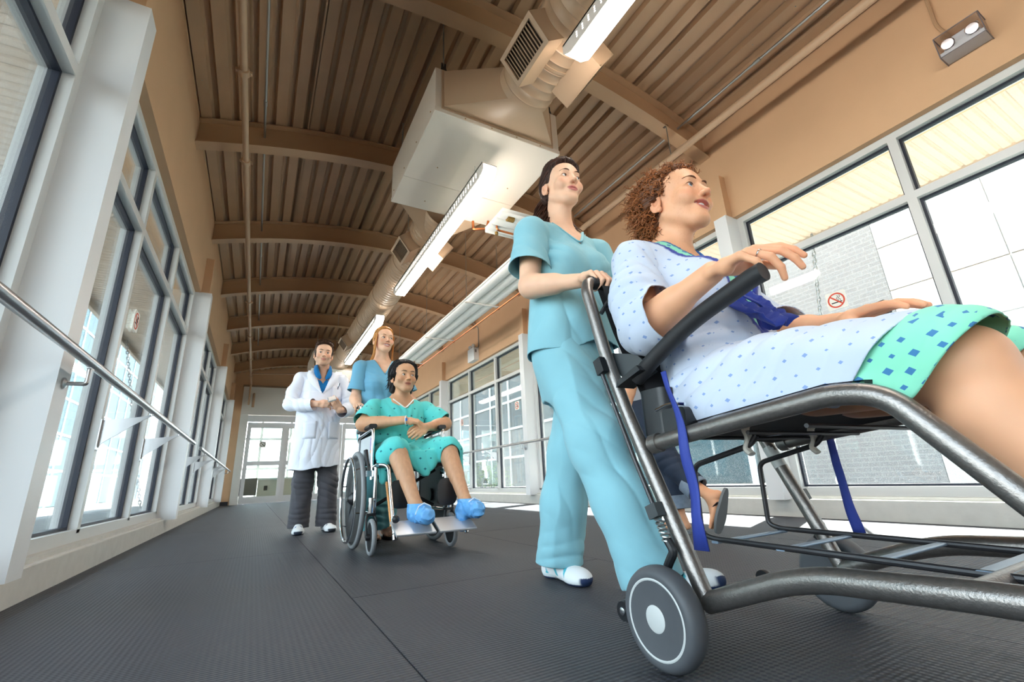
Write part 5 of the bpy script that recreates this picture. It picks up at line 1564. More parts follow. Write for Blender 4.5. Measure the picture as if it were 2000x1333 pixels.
def strands(paths, rad, R, t, sc, col, spread, name, parent, seed=1, seg=5):
    """locks of hair: tubes in head space, joined as one mass"""
    rnd = random.Random(seed); b = MB(); cols = []
    base = lin(*col)
    for (pts, r) in paths:
        n = len(pts); W = [Vector((np.array(p)*sc)@R.T+t) for p in pts]
        b.tube(W, [r*sc*(1-0.75*(i/(n-1))**2) for i in range(n)], seg)
        f = 0.6+0.85*rnd.random(); cols += [base*f]*(n*seg)
    me = b.mesh(name, 80); a = me.color_attributes.new('Col', 'FLOAT_COLOR', 'POINT')
    C = np.array(cols); a.data.foreach_set('color', np.concatenate([C, np.ones((len(C), 1))], 1).astype(np.float32).ravel())
    me.materials.append(M_HAIR); o = place(name, me, parent); o['kind'] = 'stuff'; return o
def neck_cut(nb, fd, rn, zv, half):
    """neck hole with a V in front: positive inside the opening"""
    nb = np.array(nb, float); fd = np.array(fd, float); fd /= np.linalg.norm(fd); ru = np.array([-fd[1], fd[0], 0])
    def g(x, y, z):
        x, y, z = x-nb[0], y-nb[1], z-nb[2]
        a = x*ru[0]+y*ru[1]; b = x*fd[0]+y*fd[1]
        f1 = np.minimum(rn-np.sqrt(a*a+b*b), z+0.03)
        f2 = np.minimum(np.minimum((z-zv)*(half/(-zv))-np.abs(a), b), z-zv)
        return np.maximum(f1, f2)
    f = lambda V: g(V[:, 0], V[:, 1], V[:, 2])
    f.g = g
    return f
def sleeve(pts, rad, cutp, cutn, h=0.006, k=0.03, folds=(), amp=0.003, seed=2):
    lo, hi = vbox(pts, max(rad)+0.03); v = Vol(lo, hi, h); v.chain([np.array(p, float) for p in pts], rad, k)
    m = v.mesh()
    if folds: m.folds(folds)
    m.wrinkle(amp, 10, seed=seed)
    cp = np.array(cutp, float); cn = np.array(cutn, float); cn /= np.linalg.norm(cn)
    return m.cut(lambda V: (V-cp)@cn)
def neck_band(D0, v, nb, fd, zv, half, m, parent, name, r=0.006, top=-0.004):
    """band sewn along the V of a neckline, laid on the cloth"""
    D1, v.D = v.D, D0; fd = np.array(fd, float); fd /= np.linalg.norm(fd); ru = np.array([-fd[1], fd[0], 0]); pts = []
    for s in (-1, 1):
        q = []
        for u in np.linspace(1, 0, 9):
            z = zv+(top-zv)*u; a = s*half*(z-zv)/(-zv); x = nb[0]+ru[0]*a; zz = nb[2]+z
            q.append((x, front_y(v, x, zz, nb[1]-0.26, nb[1]+0.02, 240)-0.001, zz))
        pts += q if s < 0 else q[::-1][1:]
    v.D = D1; P = np.array(pts)
    for _ in range(2): P[1:-1] = (P[:-2]+2*P[1:-1]+P[2:])/4
    return MB().tube([tuple(p) for p in P], r, 8, flat=0.55).build(name, m, parent, 60)
def cloth_mat(name, rgb, rough=0.85, weave=900):
    return mat(name, rgb, rough, noise=(7, 0.035, 3), bump=(weave, 0.15, 0.0006), sheen=0.15, spec=0.25)
def gown_mat(name, motif, cell, size, star=False, density=1.0):
    """printed cloth: the colour attribute carries the ground; small staggered motifs are printed by face direction"""
    if name in MATS: return MATS[name]
    m = mat(name, (255, 255, 255), 0.85, attr=True, bump=(900, 0.15, 0.0006), sheen=0.15, spec=0.25)
    N, L, b = nodes_of(m); att = [n for n in N if n.type == 'ATTRIBUTE'][0]
    tc = N.new('ShaderNodeTexCoord'); geo = N.new('ShaderNodeNewGeometry')
    sp = N.new('ShaderNodeSeparateXYZ'); L.new(tc.outputs['Object'], sp.inputs[0])
    ns = N.new('ShaderNodeSeparateXYZ'); L.new(geo.outputs['Normal'], ns.inputs[0])
    ax = mth(N, L, 'ABSOLUTE', ns.outputs['X']); ay = mth(N, L, 'ABSOLUTE', ns.outputs['Y']); az = mth(N, L, 'ABSOLUTE', ns.outputs['Z'])
    xm = mth(N, L, 'MULTIPLY', mth(N, L, 'GREATER_THAN', ax, ay), mth(N, L, 'GREATER_THAN', ax, az))
    zm = mth(N, L, 'MULTIPLY', mth(N, L, 'GREATER_THAN', az, ax), mth(N, L, 'GREATER_THAN', az, ay))
    def pick(a, b2, k):   # a where k = 1
        return mth(N, L, 'ADD', mth(N, L, 'MULTIPLY', a, k), mth(N, L, 'MULTIPLY', b2, mth(N, L, 'SUBTRACT', 1.0, k)))
    u = pick(sp.outputs['Y'], sp.outputs['X'], xm); v = pick(sp.outputs['Y'], sp.outputs['Z'], zm)
    us = mth(N, L, 'DIVIDE', u, cell); vs_ = mth(N, L, 'DIVIDE', v, cell*0.8)
    row = mth(N, L, 'FLOOR', vs_); off = mth(N, L, 'MULTIPLY', mth(N, L, 'MODULO', row, 2.0), 0.5)
    uo = mth(N, L, 'ADD', us, off)
    # per-cell jitter
    wn = N.new('ShaderNodeTexWhiteNoise'); cb = N.new('ShaderNodeCombineXYZ'); L.new(mth(N, L, 'FLOOR', uo), cb.inputs[0]); L.new(row, cb.inputs[1]); L.new(cb.outputs[0], wn.inputs['Vector'])
    ws = N.new('ShaderNodeSeparateXYZ'); L.new(wn.outputs['Color'], ws.inputs[0])
    du = mth(N, L, 'SUBTRACT', mth(N, L, 'FRACT', uo), mth(N, L, 'MULTIPLY_ADD', ws.outputs['X'], 0.3, 0.35)); dv = mth(N, L, 'SUBTRACT', mth(N, L, 'FRACT', vs_), mth(N, L, 'MULTIPLY_ADD', ws.outputs['Y'], 0.3, 0.35))
    A = mth(N, L, 'ABSOLUTE', du); B = mth(N, L, 'ABSOLUTE', dv)
    sz = mth(N, L, 'MULTIPLY', mth(N, L, 'MULTIPLY_ADD', ws.outputs['Z'], 0.6, 0.7), size/cell)
    if star:   # four-armed star: sqrt|u| + sqrt|v| small
        d = mth(N, L, 'ADD', mth(N, L, 'POWER', A, 0.6), mth(N, L, 'POWER', B, 0.6)); th = mth(N, L, 'POWER', sz, 0.6)
    else:
        d = mth(N, L, 'ADD', A, B); th = sz
    k = mth(N, L, 'LESS_THAN', d, th)
    if density < 1: k = mth(N, L, 'MULTIPLY', k, mth(N, L, 'LESS_THAN', wn.outputs['Value'], density))
    k = mth(N, L, 'MULTIPLY', k, att.outputs['Alpha'])
    mx = N.new('ShaderNodeMix'); mx.data_type = 'RGBA'; L.new(k, mx.inputs['Factor']); L.new(att.outputs['Color'], mx.inputs['A']); mx.inputs['B'].default_value = srgb(*motif)
    L.new(mx.outputs['Result'], b.inputs['Base Color'])
    return m
def set_print_mask(o, C, mask):
    a = o.data.color_attributes['Col']; a.data.foreach_set('color', np.concatenate([C, mask[:, None]], 1).astype(np.float32).ravel())

def sneaker(heel, toe, up, length, col, accents, parent, name='shoe', lift=0.0, wide=1.0):
    """shoe from heel point to toe point (both on the sole)"""
    heel = np.array(heel, float); toe = np.array(toe, float); d = (toe-heel)/np.linalg.norm(toe-heel); up = np.array(up, float); up -= d*(up@d); up /= np.linalg.norm(up); rt = np.cross(d, up)
    R = np.stack([rt, d, up], 1); L = np.linalg.norm(toe-heel)/0.28
    pts = [heel+R@(np.array([x, y, z])) for x in (-0.06, 0.06) for y in (-0.02, 0.31) for z in (-0.01, 0.15)]
    lo, hi = vbox(pts, 0.015); v = Vol(lo, hi, 0.0035); v.at(R, heel, L)
    w = wide
    v.ell((0, 0.045, 0.030), (0.036*w, 0.047, 0.040), 0.01); v.cone((0, 0.045, 0.035), (0, 0.13, 0.040), 0.036*w, 0.036*w, 0.02)
    v.cone((0, 0.055, 0.055), (0, 0.10, 0.068), 0.033*w, 0.033*w, 0.02)
    v.ell((0, 0.20, 0.028), (0.046*w, 0.078, 0.034), 0.03); v.ell((0.004, 0.225, 0.020), (0.044*w, 0.056, 0.028), 0.02)
    v.loft([((0, 0.0, 0), 0.033*w, 0.040), ((0, 0.06, 0), 0.038*w, 0.040), ((0, 0.14, 0), 0.036*w, 0.036), ((0, 0.21, 0), 0.049*w, 0.038), ((0, 0.262, 0), 0.036*w, 0.03), ((0, 0.28, 0), 0.014, 0.02)], (0, 0, 1), (1, 0, 0), 0.006) if False else None
    v.clip(lambda x, y, z: -z-0.0+0.012*sstep(0.20, 0.29, y)*0)
    m = v.mesh()
    def colf(V):
        q = ((V-heel)@R)/L; x, y, z = q[:, 0], q[:, 1], q[:, 2]
        C = np.tile(lin(*col), (len(V), 1))
        st = np.sin((y*1.0+z*0.7)*95); side = np.abs(x) > 0.018
        C = mixc(C, lin(*accents[0]), sstep(0.55, 0.75, st)*side*(z > 0.022)*(y > 0.06)*(y < 0.19)*(z < 0.075))
        C = mixc(C, lin(*accents[1]), 1.0*(np.abs(z-0.0165) < 0.004)*(y < 0.12))
        C = mixc(C, lin(236, 238, 238), sstep(0.024, 0.020, z)*0.8)
        C = mixc(C, lin(*accents[2]), sstep(0.010, 0.007, z)); C = mixc(C, lin(*accents[2]), sstep(0.262, 0.272, y)*(z < 0.03))
        lace = (np.abs(x) < 0.017)*(y > 0.09)*(y < 0.17)*(np.sin(y*420) > 0.2)
        C = mixc(C, lin(206, 210, 212), lace*0.9)
        return C
    return m.color(colf).build(name, mat('shoe_upper', (230, 230, 230), 0.6, attr=True, spec=0.3), parent)
def foot_into(v, ankle, heel, toe, sc=1.0):
    """bare foot with toes"""
    ankle, heel, toe = (np.array(q, float) for q in (ankle, heel, toe)); d = (toe-heel)/np.linalg.norm(toe-heel)
    up = np.array([0, 0, 1.0]); rt = np.cross(d, up); rt /= np.linalg.norm(rt); upn = np.cross(rt, d)
    v.cone(ankle, heel+upn*0.028, 0.032*sc, 0.027*sc, 0.02); v.cone(ankle, heel+d*0.15+upn*0.022, 0.033*sc, 0.022*sc, 0.03)
    for k in range(5):
        o = (k-2)*0.0165*sc; b0 = heel+d*(0.165-abs(k-1)*0.004)*sc+rt*o*1.05+upn*0.014
        v.cone(heel+d*0.06+rt*o*0.5+upn*0.022, b0, 0.02*sc, 0.0115*sc, 0.016); v.cone(b0, b0+d*(0.042-0.005*k if k else 0.045)*sc-upn*0.004, 0.0105*sc if k else 0.0125*sc, 0.0075*sc if k else 0.010*sc, 0.003)

S_FAIR = (236, 188, 157); S_TAN = (232, 172, 134); S_MAN = (214, 164, 128); S_DOC = (232, 186, 158)
#@PEOPLE
def person(label, loc): return thing('person', label, 'person', loc)
def nurse_dark():
    t = person('dark-haired nurse in pale teal scrubs pushing the front chair', (1.07, 1.36, 0))
    P = dict(id='nurse', skin=S_FAIR, lip=(206, 112, 112), w=0.98, jaw=0.95, iris=(66, 46, 34), brow=(92, 64, 48), brow_w=0.0022, gaze=(0.34, -1, 0.06), lash=1.0, smile=0.22)
    nb = (1.06, 1.405, 1.405); shR, shL = (0.885, 1.365, 1.335), (1.24, 1.40, 1.335)
    m, R, o, sc = make_bust(P, -0.10, -0.05, 0.03, (1.058, 1.362, 1.598), 1.02, nb, (shR, shL), [((1.06, 1.375, 1.30), (0.12, 0.075, 0.10))], 0.0024, (0.046, 0.051))
    hs = 0.94
    aR = arm_mesh([shR, (0.842, 1.335, 1.085), (0.915, 1.118, 1.032)], [0.050, 0.039, 0.0255], dict(d=(0.10, -1, -0.10), n=(0, -0.15, -1), thumb=-1, curls=[(0.75, 1.25, 0.8), (0.8, 1.3, 0.8), (0.85, 1.3, 0.8), (0.9, 1.3, 0.8)], sc=hs, tc=(0.6, 0.5), to=0.5, spread=0.03), 0.0028, S_FAIR)
    aL = arm_mesh([shL, (1.36, 1.33, 1.09), (1.325, 1.118, 1.032)], [0.050, 0.039, 0.0255], dict(d=(-0.10, -1, -0.10), n=(0, -0.15, -1), thumb=1, curls=[(0.75, 1.25, 0.8)]*4, sc=hs, tc=(0.6, 0.5), to=0.5, spread=0.03), 0.004, S_FAIR)
    body = join([m, aR, aL]).build('body', M_SKIN, t); head_parts(P, R, o, sc, body)
    HC = (64, 38, 28)
    yl = [(0.2, -0.2), (0.094, -0.090), (0.082, -0.066), (0.066, -0.050), (0.04, -0.038), (0.02, -0.018), (0.008, 0.004), (-0.02, 0.036), (-0.06, 0.05)]
    hm = hair_shell(P, R, o, sc, yl, lambda x, y, z: 0.012+0.014*sstep(0.06, 0.12, z)*sstep(0.09, 0.0, y), [((0, 0.10, 0.02), (0, 0.125, 0.0), 0.034, 0.030, 0.02)], col=HC, zlow=-0.05)
    ho = hm.build('hair', M_HAIR, t); flow_strands(hm, R, o, sc, (0, 0.12, 0.005), lambda p: p[1] < 0.02, 190, 18, 0.0125, 0.0021, HC, 'combed_locks', ho, 17)
    rnd = random.Random(3); paths = []
    for k in range(240):
        s = -1 if k % 8 else 1; a = rnd.uniform(0, 2*PI); q = rnd.uniform(0, 1)**0.5; ph = rnd.uniform(0, 6.28)
        c0 = np.array([0.022*q*math.cos(a), 0.112+0.02*q*math.sin(a), 0.005])
        pts = []
        for i in range(16):
            u = i/15; w = 0.013*u+0.004
            pts.append(c0+np.array([-0.028*(s < 0)+(-0.060 if s < 0 else 0.088)*u**0.8+q*0.034*math.cos(a)*u+w*math.sin(ph+u*9), -0.012*u-0.045*(u if s < 0 else 0.7*u)+q*0.026*math.sin(a)*u+w*math.cos(ph+u*9)*0.8, -0.215*u*(1 if s < 0 else 0.94)]))
        paths.append((pts, 0.0034*(0.7+0.6*rnd.random())))
    strands(paths, 0.004, R, o, sc, HC, 0, 'ponytail', ho, 5, 6)
    # scrub top
    M = cloth_mat('teal_scrub_cloth', (138, 190, 202))
    v = Vol((0.70, 1.08, 0.70), (1.46, 1.66, 1.50), 0.006)
    v.loft([((1.05, 1.372, 0.72), 0.202, 0.150), ((1.052, 1.372, 0.92), 0.190, 0.142), ((1.055, 1.378, 1.08), 0.170, 0.130), ((1.058, 1.372, 1.20), 0.172, 0.128), ((1.06, 1.388, 1.30), 0.160, 0.108), ((1.06, 1.402, 1.375), 0.115, 0.078), ((1.06, 1.405, 1.42), 0.062, 0.062)], k=0.02)
    for x in (0.995, 1.125): v.ell((x, 1.285, 1.195), (0.066, 0.055, 0.068), 0.05)
    for s in (shR, shL):
        s = np.array(s); v.cone((1.06, 1.402, 1.372), s+np.array([0, 0, 0.006]), 0.050, 0.060, 0.04)
    D0 = v.D.copy(); v.neck(neck_cut(nb, (0.06, -1, 0), 0.066, -0.115, 0.084)); neck_band(D0, v, nb, (0.06, -1, 0), -0.115, 0.084, M, t, 'neckline_band', 0.007)
    g = v.mesh()
    g.folds([((0.93, 1.33, 1.22), (0.6, 0, 1), 0.10, 0.045, 0.005), ((1.2, 1.30, 1.2), (-0.6, 0, 1), 0.10, 0.045, 0.005), ((1.0, 1.25, 0.95), (1, 0, 0.25), 0.22, 0.085, 0.006), ((0.9, 1.3, 0.86), (1, 0.3, 0.0), 0.16, 0.07, 0.006), ((1.12, 1.26, 1.05), (0.8, 0, 0.7), 0.12, 0.06, 0.004), ((0.85, 1.34, 1.26), (0.9, 0.2, 0.4), 0.07, 0.04, 0.004)]).wrinkle(0.004, 9)
    g.cut(lambda V: (0.835+(V[:, 0]-0.88)*0.13+0.012*np.sin(V[:, 0]*25))-V[:, 2])
    sR = sleeve([(0.905, 1.37, 1.338), shR, (0.845, 1.34, 1.13), (0.838, 1.335, 1.06)], [0.060, 0.0675, 0.081, 0.086], (0.848, 1.337, 1.165), (-0.25, -0.1, -1), folds=[((0.86, 1.33, 1.24), (0.7, 0, 0.8), 0.09, 0.05, 0.005)])
    sL = sleeve([(1.22, 1.40, 1.338), shL, (1.30, 1.36, 1.15), (1.335, 1.34, 1.08)], [0.060, 0.0675, 0.080, 0.085], (1.312, 1.355, 1.165), (0.4, -0.2, -1))
    join([g, sR, sL]).build('scrub_top', M, t, 0.003)
    # neckline band
    # trousers
    v = Vol((0.80, 0.92, 0.02), (1.30, 1.82, 1.02), 0.0065)
    v.loft([((1.06, 1.392, 0.66), 0.14, 0.11), ((1.06, 1.392, 0.80), 0.168, 0.128), ((1.06, 1.392, 0.90), 0.168, 0.125), ((1.06, 1.392, 0.98), 0.15, 0.115)], k=0.03)
    v.chain([(0.985, 1.355, 0.85), (0.968, 1.185, 0.49), (0.985, 1.105, 0.30), (1.01, 1.035, 0.06)], [0.106, 0.086, 0.082, 0.092], 0.05)
    v.cone((0.968, 1.16, 0.50), (0.968, 1.155, 0.45), 0.075, 0.07, 0.04)
    v.chain([(1.135, 1.41, 0.85), (1.118, 1.53, 0.48), (1.105, 1.595, 0.28), (1.10, 1.655, 0.03)], [0.106, 0.086, 0.086, 0.098], 0.05)
    g = v.mesh()
    g.folds([((0.975, 1.16, 0.47), (0.5, -0.4, 1), 0.11, 0.07, 0.006), ((0.98, 1.25, 0.66), (0.9, 0, 0.7), 0.16, 0.09, 0.006), ((1.0, 1.06, 0.15), (0.4, -0.3, 1), 0.09, 0.06, 0.007), ((1.10, 1.6, 0.11), (0.2, 0.2, 1), 0.09, 0.05, 0.008), ((1.06, 1.30, 0.80), (0.9, 0.2, 0.5), 0.14, 0.065, 0.006), ((1.0, 1.1, 0.35), (1, 0, 0.25), 0.18, 0.075, 0.006), ((1.11, 1.55, 0.38), (1, 0, 0.1), 0.2, 0.07, 0.006)]).wrinkle(0.005, 7, (1.3, 1.3, 0.35))
    g.cut(lambda V: V[:, 2]-0.955)
    g.cut(local_plane((1.008, 1.045, 0.098), (0.12, -0.25, -1), 0.19)); g.cut(local_plane((1.10, 1.64, 0.062), (0, 0.1, -1), 0.19))
    g.build('scrub_trousers', M, t, 0.003)
    sneaker((0.995, 1.115, 0.022), (1.115, 0.888, 0.092), (0.1, 0.25, 1), 0.26, (232, 234, 236), ((70, 180, 196), (40, 170, 190), (40, 58, 96)), t)
    sneaker((1.088, 1.735, 0.004), (1.10, 1.462, 0.002), (0, 0, 1), 0.28, (232, 234, 236), ((70, 180, 196), (40, 170, 190), (36, 52, 88)), t)
nurse_dark()

def patient():
    t = person('smiling curly-haired woman patient in a white dotted gown sitting in the transport chair', (TC, 0.6, 0))
    P = dict(id='patient', skin=S_TAN, lip=(198, 104, 98), w=1.0, jaw=1.0, iris=(86, 104, 120), brow=(124, 80, 56), brow_w=0.0024, gaze=(-0.05, -1, 0.0), lash=0.9, smile=1.0, freckle=0.18, open=1.15)
    nb = (1.11, 0.888, 1.062); shR, shL = (0.945, 0.895, 1.0), (1.28, 0.895, 1.0)
    m, R, o, sc = make_bust(P, 0.0, -0.10, 0.03, (1.113, 0.838, 1.212), 1.07, nb, (shR, shL), [((1.11, 0.86, 0.95), (0.12, 0.08, 0.10))], 0.0022, (0.049, 0.055))
    hs = 1.06
    hR = dict(d=(0.06, -1, 0.10), n=(0.42, 0.05, -1), thumb=-1, curls=[(0.40, 0.42, 0.25), (0.55, 0.52, 0.32), (0.72, 0.62, 0.4), (0.82, 0.62, 0.42)], sc=hs, tc=(0.25, 0.3), to=0.42, spread=0.13)
    aR = arm_mesh([shR, (0.880, 0.835, 0.765), (0.882, 0.602, 0.828)], [0.052, 0.042, 0.0265], hR, 0.0022, S_TAN)
    aL = arm_mesh([shL, (1.375, 0.755, 0.78), (1.275, 0.535, 0.735)], [0.052, 0.041, 0.026], dict(d=(-0.35, -1, 0.02), n=(0.1, 0, -1), thumb=1, curls=[(0.15, 0.25, 0.2)]*4, sc=hs, tc=(0.2, 0.2), to=0.5, spread=0.1), 0.0035, S_TAN)
    parts = [m, aR, aL]
    for kx, ax, hx in ((1.005, 1.02, 1.03), (1.235, 1.22, 1.21)):
        v = Vol((kx-0.16, -0.20, 0.10), (kx+0.16, 0.60, 0.70), 0.005)
        v.cone((hx, 0.52, 0.560), (kx, 0.285, 0.542), 0.072, 0.060, 0.03); v.cone((kx, 0.278, 0.538), (ax, 0.115, 0.19), 0.058, 0.034, 0.02)
        v.cone((kx+0.003, 0.272, 0.45), (ax, 0.205, 0.33), 0.056, 0.045, 0.03); v.ell((kx, 0.25, 0.542), (0.045, 0.04, 0.05), 0.03)
        foot_into(v, (ax, 0.115, 0.185), (ax, 0.14, 0.128), (ax, -0.10, 0.128))
        parts.append(v.mesh().color(lambda V: lin(*S_TAN)*(0.95+0.1*vnoise(V*40, 6))[:, None]))
    body = join(parts).build('body', M_SKIN, t); head_parts(P, R, o, sc, body)
    # finger ring on the near hand
    d = np.array(hR['d'])/np.linalg.norm(hR['d']); n = np.array(hR['n']); n = n-d*(n@d); n /= np.linalg.norm(n); e2 = np.cross(n, d)*-1
    kp = np.array([0.882, 0.602, 0.828])+hs*(d*0.089+e2*-0.0100); dr = d*math.cos(0.72)+n*math.sin(0.72)-e2*0.04
    MB().ring(Vector(kp+dr*0.022), Vector(dr), 0.0103, 0.0018, 24, 8).build('finger_ring', M_CHROME, body)
    # curly hair: a soft cap with many small coils
    HC = (146, 88, 48)
    yl = [(0.2, -0.2), (0.10, -0.092), (0.088, -0.068), (0.07, -0.052), (0.045, -0.040), (0.02, -0.026), (0.005, 0.0), (-0.02, 0.030), (-0.10, 0.040)]
    hm = hair_shell(P, R, o, sc, yl, lambda x, y, z: 0.012+0.016*sstep(-0.02, 0.06, y), [((-0.03, 0.075, -0.04), (-0.03, 0.085, -0.075), 0.035, 0.028, 0.02), ((0.03, 0.075, -0.04), (0.03, 0.085, -0.075), 0.035, 0.028, 0.02)], col=(108, 64, 36), strand=(40, 0.002), zlow=-0.10)
    hl = ((hm.V-o)@R)/sc; nn = hm.normals()@R
    ho = hm.build('hair', M_HAIR, t)
    rnd = random.Random(9); idx = [i for i in range(len(hl)) if hl[i][1] > np.interp(hl[i][2], [q[0] for q in yl[::-1]], [q[1] for q in yl[::-1]])+0.004 and not (abs(hl[i][0]) > 0.055 and hl[i][1] < 0.034 and hl[i][2] < 0.022)]
    paths = []
    for k in range(1700):
        i = rnd.choice(idx); p = hl[i]; n0 = nn[i]
        back = sstep(-0.05, 0.05, p[1]); 
        dr = n0*0.55+np.array([0, 0.55, -0.65])*(0.5+0.5*back)+np.array([rnd.gauss(0, .3), rnd.gauss(0, .3), rnd.gauss(0, .3)]); dr /= np.linalg.norm(dr)
        u, w = np.array(Vector(dr).orthogonal().normalized()), None; w = np.cross(dr, u)
        L = rnd.uniform(0.022, 0.05)*(0.55+0.6*back); rr = rnd.uniform(0.003, 0.0056); turns = rnd.uniform(1.4, 2.6); ph = rnd.uniform(0, 6.28)
        pts = [p-n0*0.003+dr*L*q/13+(u*math.cos(ph+q/13*turns*2*PI)+w*math.sin(ph+q/13*turns*2*PI))*rr*min(1, q/3) for q in range(14)]
        paths.append((pts, rnd.uniform(0.0014, 0.0022)))
    strands(paths, 0.002, R, o, sc, HC, 0, 'curls', ho, 7, 4)
    # outer gown
    MW = gown_mat('white_gown_print', (132, 156, 202), 0.040, 0.0046)
    white = lin(196, 205, 222); navy = lin(48, 60, 146)
    def torso(off):
        v = Vol((0.78, 0.52, 0.44), (1.46, 1.08, 1.14), 0.006)
        v.loft([((1.12, 0.765, 0.47), 0.20+off, 0.165+off), ((1.12, 0.775, 0.62), 0.192+off, 0.15+off), ((1.12, 0.80, 0.78), 0.176+off, 0.128+off), ((1.115, 0.835, 0.92), 0.176+off, 0.114+off), ((1.11, 0.868, 1.0), 0.156+off, 0.095+off), ((1.11, 0.89, 1.055), 0.105+off, 0.075+off), ((1.11, 0.89, 1.085), 0.07+off, 0.06+off)], k=0.02)
        for x in (1.055, 1.175): v.ell((x, 0.745, 0.895), (0.068+off, 0.06+off, 0.068+off), 0.05)
        for s in (shR, shL): v.cone((1.11, 0.89, 1.03), np.array(s)+np.array([0, 0, 0.004]), 0.052+off, 0.062+off, 0.04)
        return v
    nf = neck_cut(nb, (0.05, -1, 0), 0.094, -0.335, 0.118); v = torso(0.006).neck(nf); g = v.mesh()
    g.folds([((0.98, 0.76, 0.76), (0.2, 0.6, 1), 0.14, 0.06, 0.007), ((1.0, 0.72, 0.66), (0.3, 0.3, 1), 0.12, 0.05, 0.007), ((0.97, 0.86, 0.9), (1, 0, 0.3), 0.10, 0.045, 0.005)]).wrinkle(0.005, 9)
    g.cut(lambda V: 0.50-V[:, 2])
    w = 1-sstep(0.018, 0.022, -nf(g.V)); gm = 1-w
    sR = sleeve([(0.975, 0.895, 1.005), shR, (0.893, 0.848, 0.85), (0.880, 0.818, 0.765), (0.882, 0.74, 0.778), (0.883, 0.68, 0.79)], [0.060, 0.064, 0.074, 0.072, 0.070, 0.066], (0.882, 0.750, 0.775), (0, -1, 0.10), folds=[((0.87, 0.86, 0.80), (0.2, 0.5, 1), 0.13, 0.05, 0.008), ((0.9, 0.86, 0.93), (1, 0.4, 0.2), 0.10, 0.05, 0.006)], amp=0.005, seed=4)
    sL = sleeve([(1.25, 0.895, 1.005), shL, (1.34, 0.83, 0.85), (1.375, 0.765, 0.785), (1.35, 0.70, 0.77), (1.33, 0.66, 0.76)], [0.064, 0.072, 0.084, 0.08, 0.075, 0.07], (1.355, 0.70, 0.775), (-0.3, -1, 0), amp=0.005)
    def lap(off, ya):
        v = Vol((0.80, 0.05, 0.36), (1.46, 0.92, 0.78), 0.006)
        v.cone((1.03, 0.77, 0.578), (1.0, 0.285, 0.548), 0.100+off, 0.078+off, 0.05); v.cone((1.21, 0.77, 0.578), (1.24, 0.280, 0.552), 0.100+off, 0.078+off, 0.05)
        v.loft([((1.12, 0.80, 0.57), 0.085+off, 0.19+off), ((1.12, 0.55, 0.585), 0.088+off, 0.195+off), ((1.12, 0.30, 0.558), 0.070+off, 0.19+off), ((1.12, 0.25, 0.54), 0.055+off, 0.18+off)], (0, 0, 1), (1, 0, 0), 0.05)
        for x in (0.925, 1.31): v.cone((x, 0.74, 0.53), (x, 0.42, 0.505), 0.035+off, 0.022+off, 0.05)
        return v
    v = lap(0.010, 0); l = v.mesh()
    l.folds([((0.95, 0.66, 0.60), (0.2, 0.9, 0.6), 0.16, 0.07, 0.007), ((0.94, 0.45, 0.60), (0, 0.9, 0.5), 0.16, 0.08, 0.005), ((1.05, 0.6, 0.69), (0.5, 1, 0), 0.14, 0.07, 0.006)]).wrinkle(0.005, 8, (1, 0.5, 1))
    edge = lambda V: (0.285+(0.65-V[:, 2])*0.75+0.008*np.sin(V[:, 0]*30))-V[:, 1]
    l.cut(edge); l.cut(lambda V: (0.492+0.02*np.sin(V[:, 1]*14))-V[:, 2])
    A = join([g, sR, sL, l]); n1 = len(g.V); mask = np.ones(len(A.V)); mask[:n1] = gm
    A.C = np.tile(white, (len(A.V), 1)); A.C[:n1] = mixc(A.C[:n1], navy, w)
    ob = A.build('white_gown', MW, t, 0.003); ob['label'] = 'white hospital gown with small blue dots and navy neck trim'
    set_print_mask(ob, A.C, mask)
    # green gown underneath
    MG = gown_mat('green_gown_print', (66, 124, 172), 0.034, 0.0072, star=False)
    green = lin(142, 222, 190)
    nf2 = neck_cut(nb, (0.05, -1, 0), 0.060, -0.15, 0.060); v = torso(-0.004).neck(nf2); g = v.mesh(); g.wrinkle(0.003, 10, seed=8)
    g.cut(lambda V: 0.62-V[:, 2])
    w = 1-sstep(0.012, 0.016, -nf2(g.V))
    v = lap(0.002, 0)
    v.cone((0.985, 0.265, 0.555), (0.965, 0.34, 0.49), 0.07, 0.05, 0.05); v.cone((0.93, 0.40, 0.515), (0.925, 0.335, 0.488), 0.03, 0.02, 0.03)
    l = v.mesh(); l.folds([((0.95, 0.3, 0.55), (0, 0.8, 0.6), 0.12, 0.06, 0.006), ((1.12, 0.2, 0.6), (1, 0, 0.2), 0.16, 0.08, 0.007)]).wrinkle(0.005, 9, (1, 0.6, 1), seed=5)
    l.cut(lambda V: (0.205+(0.60-V[:, 2])*0.95)-V[:, 1]); l.cut(lambda V: V[:, 1]-0.62); l.cut(lambda V: (0.478+0.040*sstep(0.31, 0.37, V[:, 1]))-V[:, 2])
    A = join([g, l]); n1 = len(g.V); mask = np.ones(len(A.V)); mask[:n1] = 1-w
    A.C = np.tile(green, (len(A.V), 1)); A.C[:n1] = mixc(A.C[:n1], lin(24, 84, 150), w)
    ob = A.build('green_gown', MG, t, 0.0025); ob['label'] = 'pale green patterned gown showing at knees and neck'
    set_print_mask(ob, A.C, mask)
    # navy ribbon ends of the neck tie, lying in loose folds at the waist
    MN = cloth_mat('navy_cloth', (40, 58, 140))
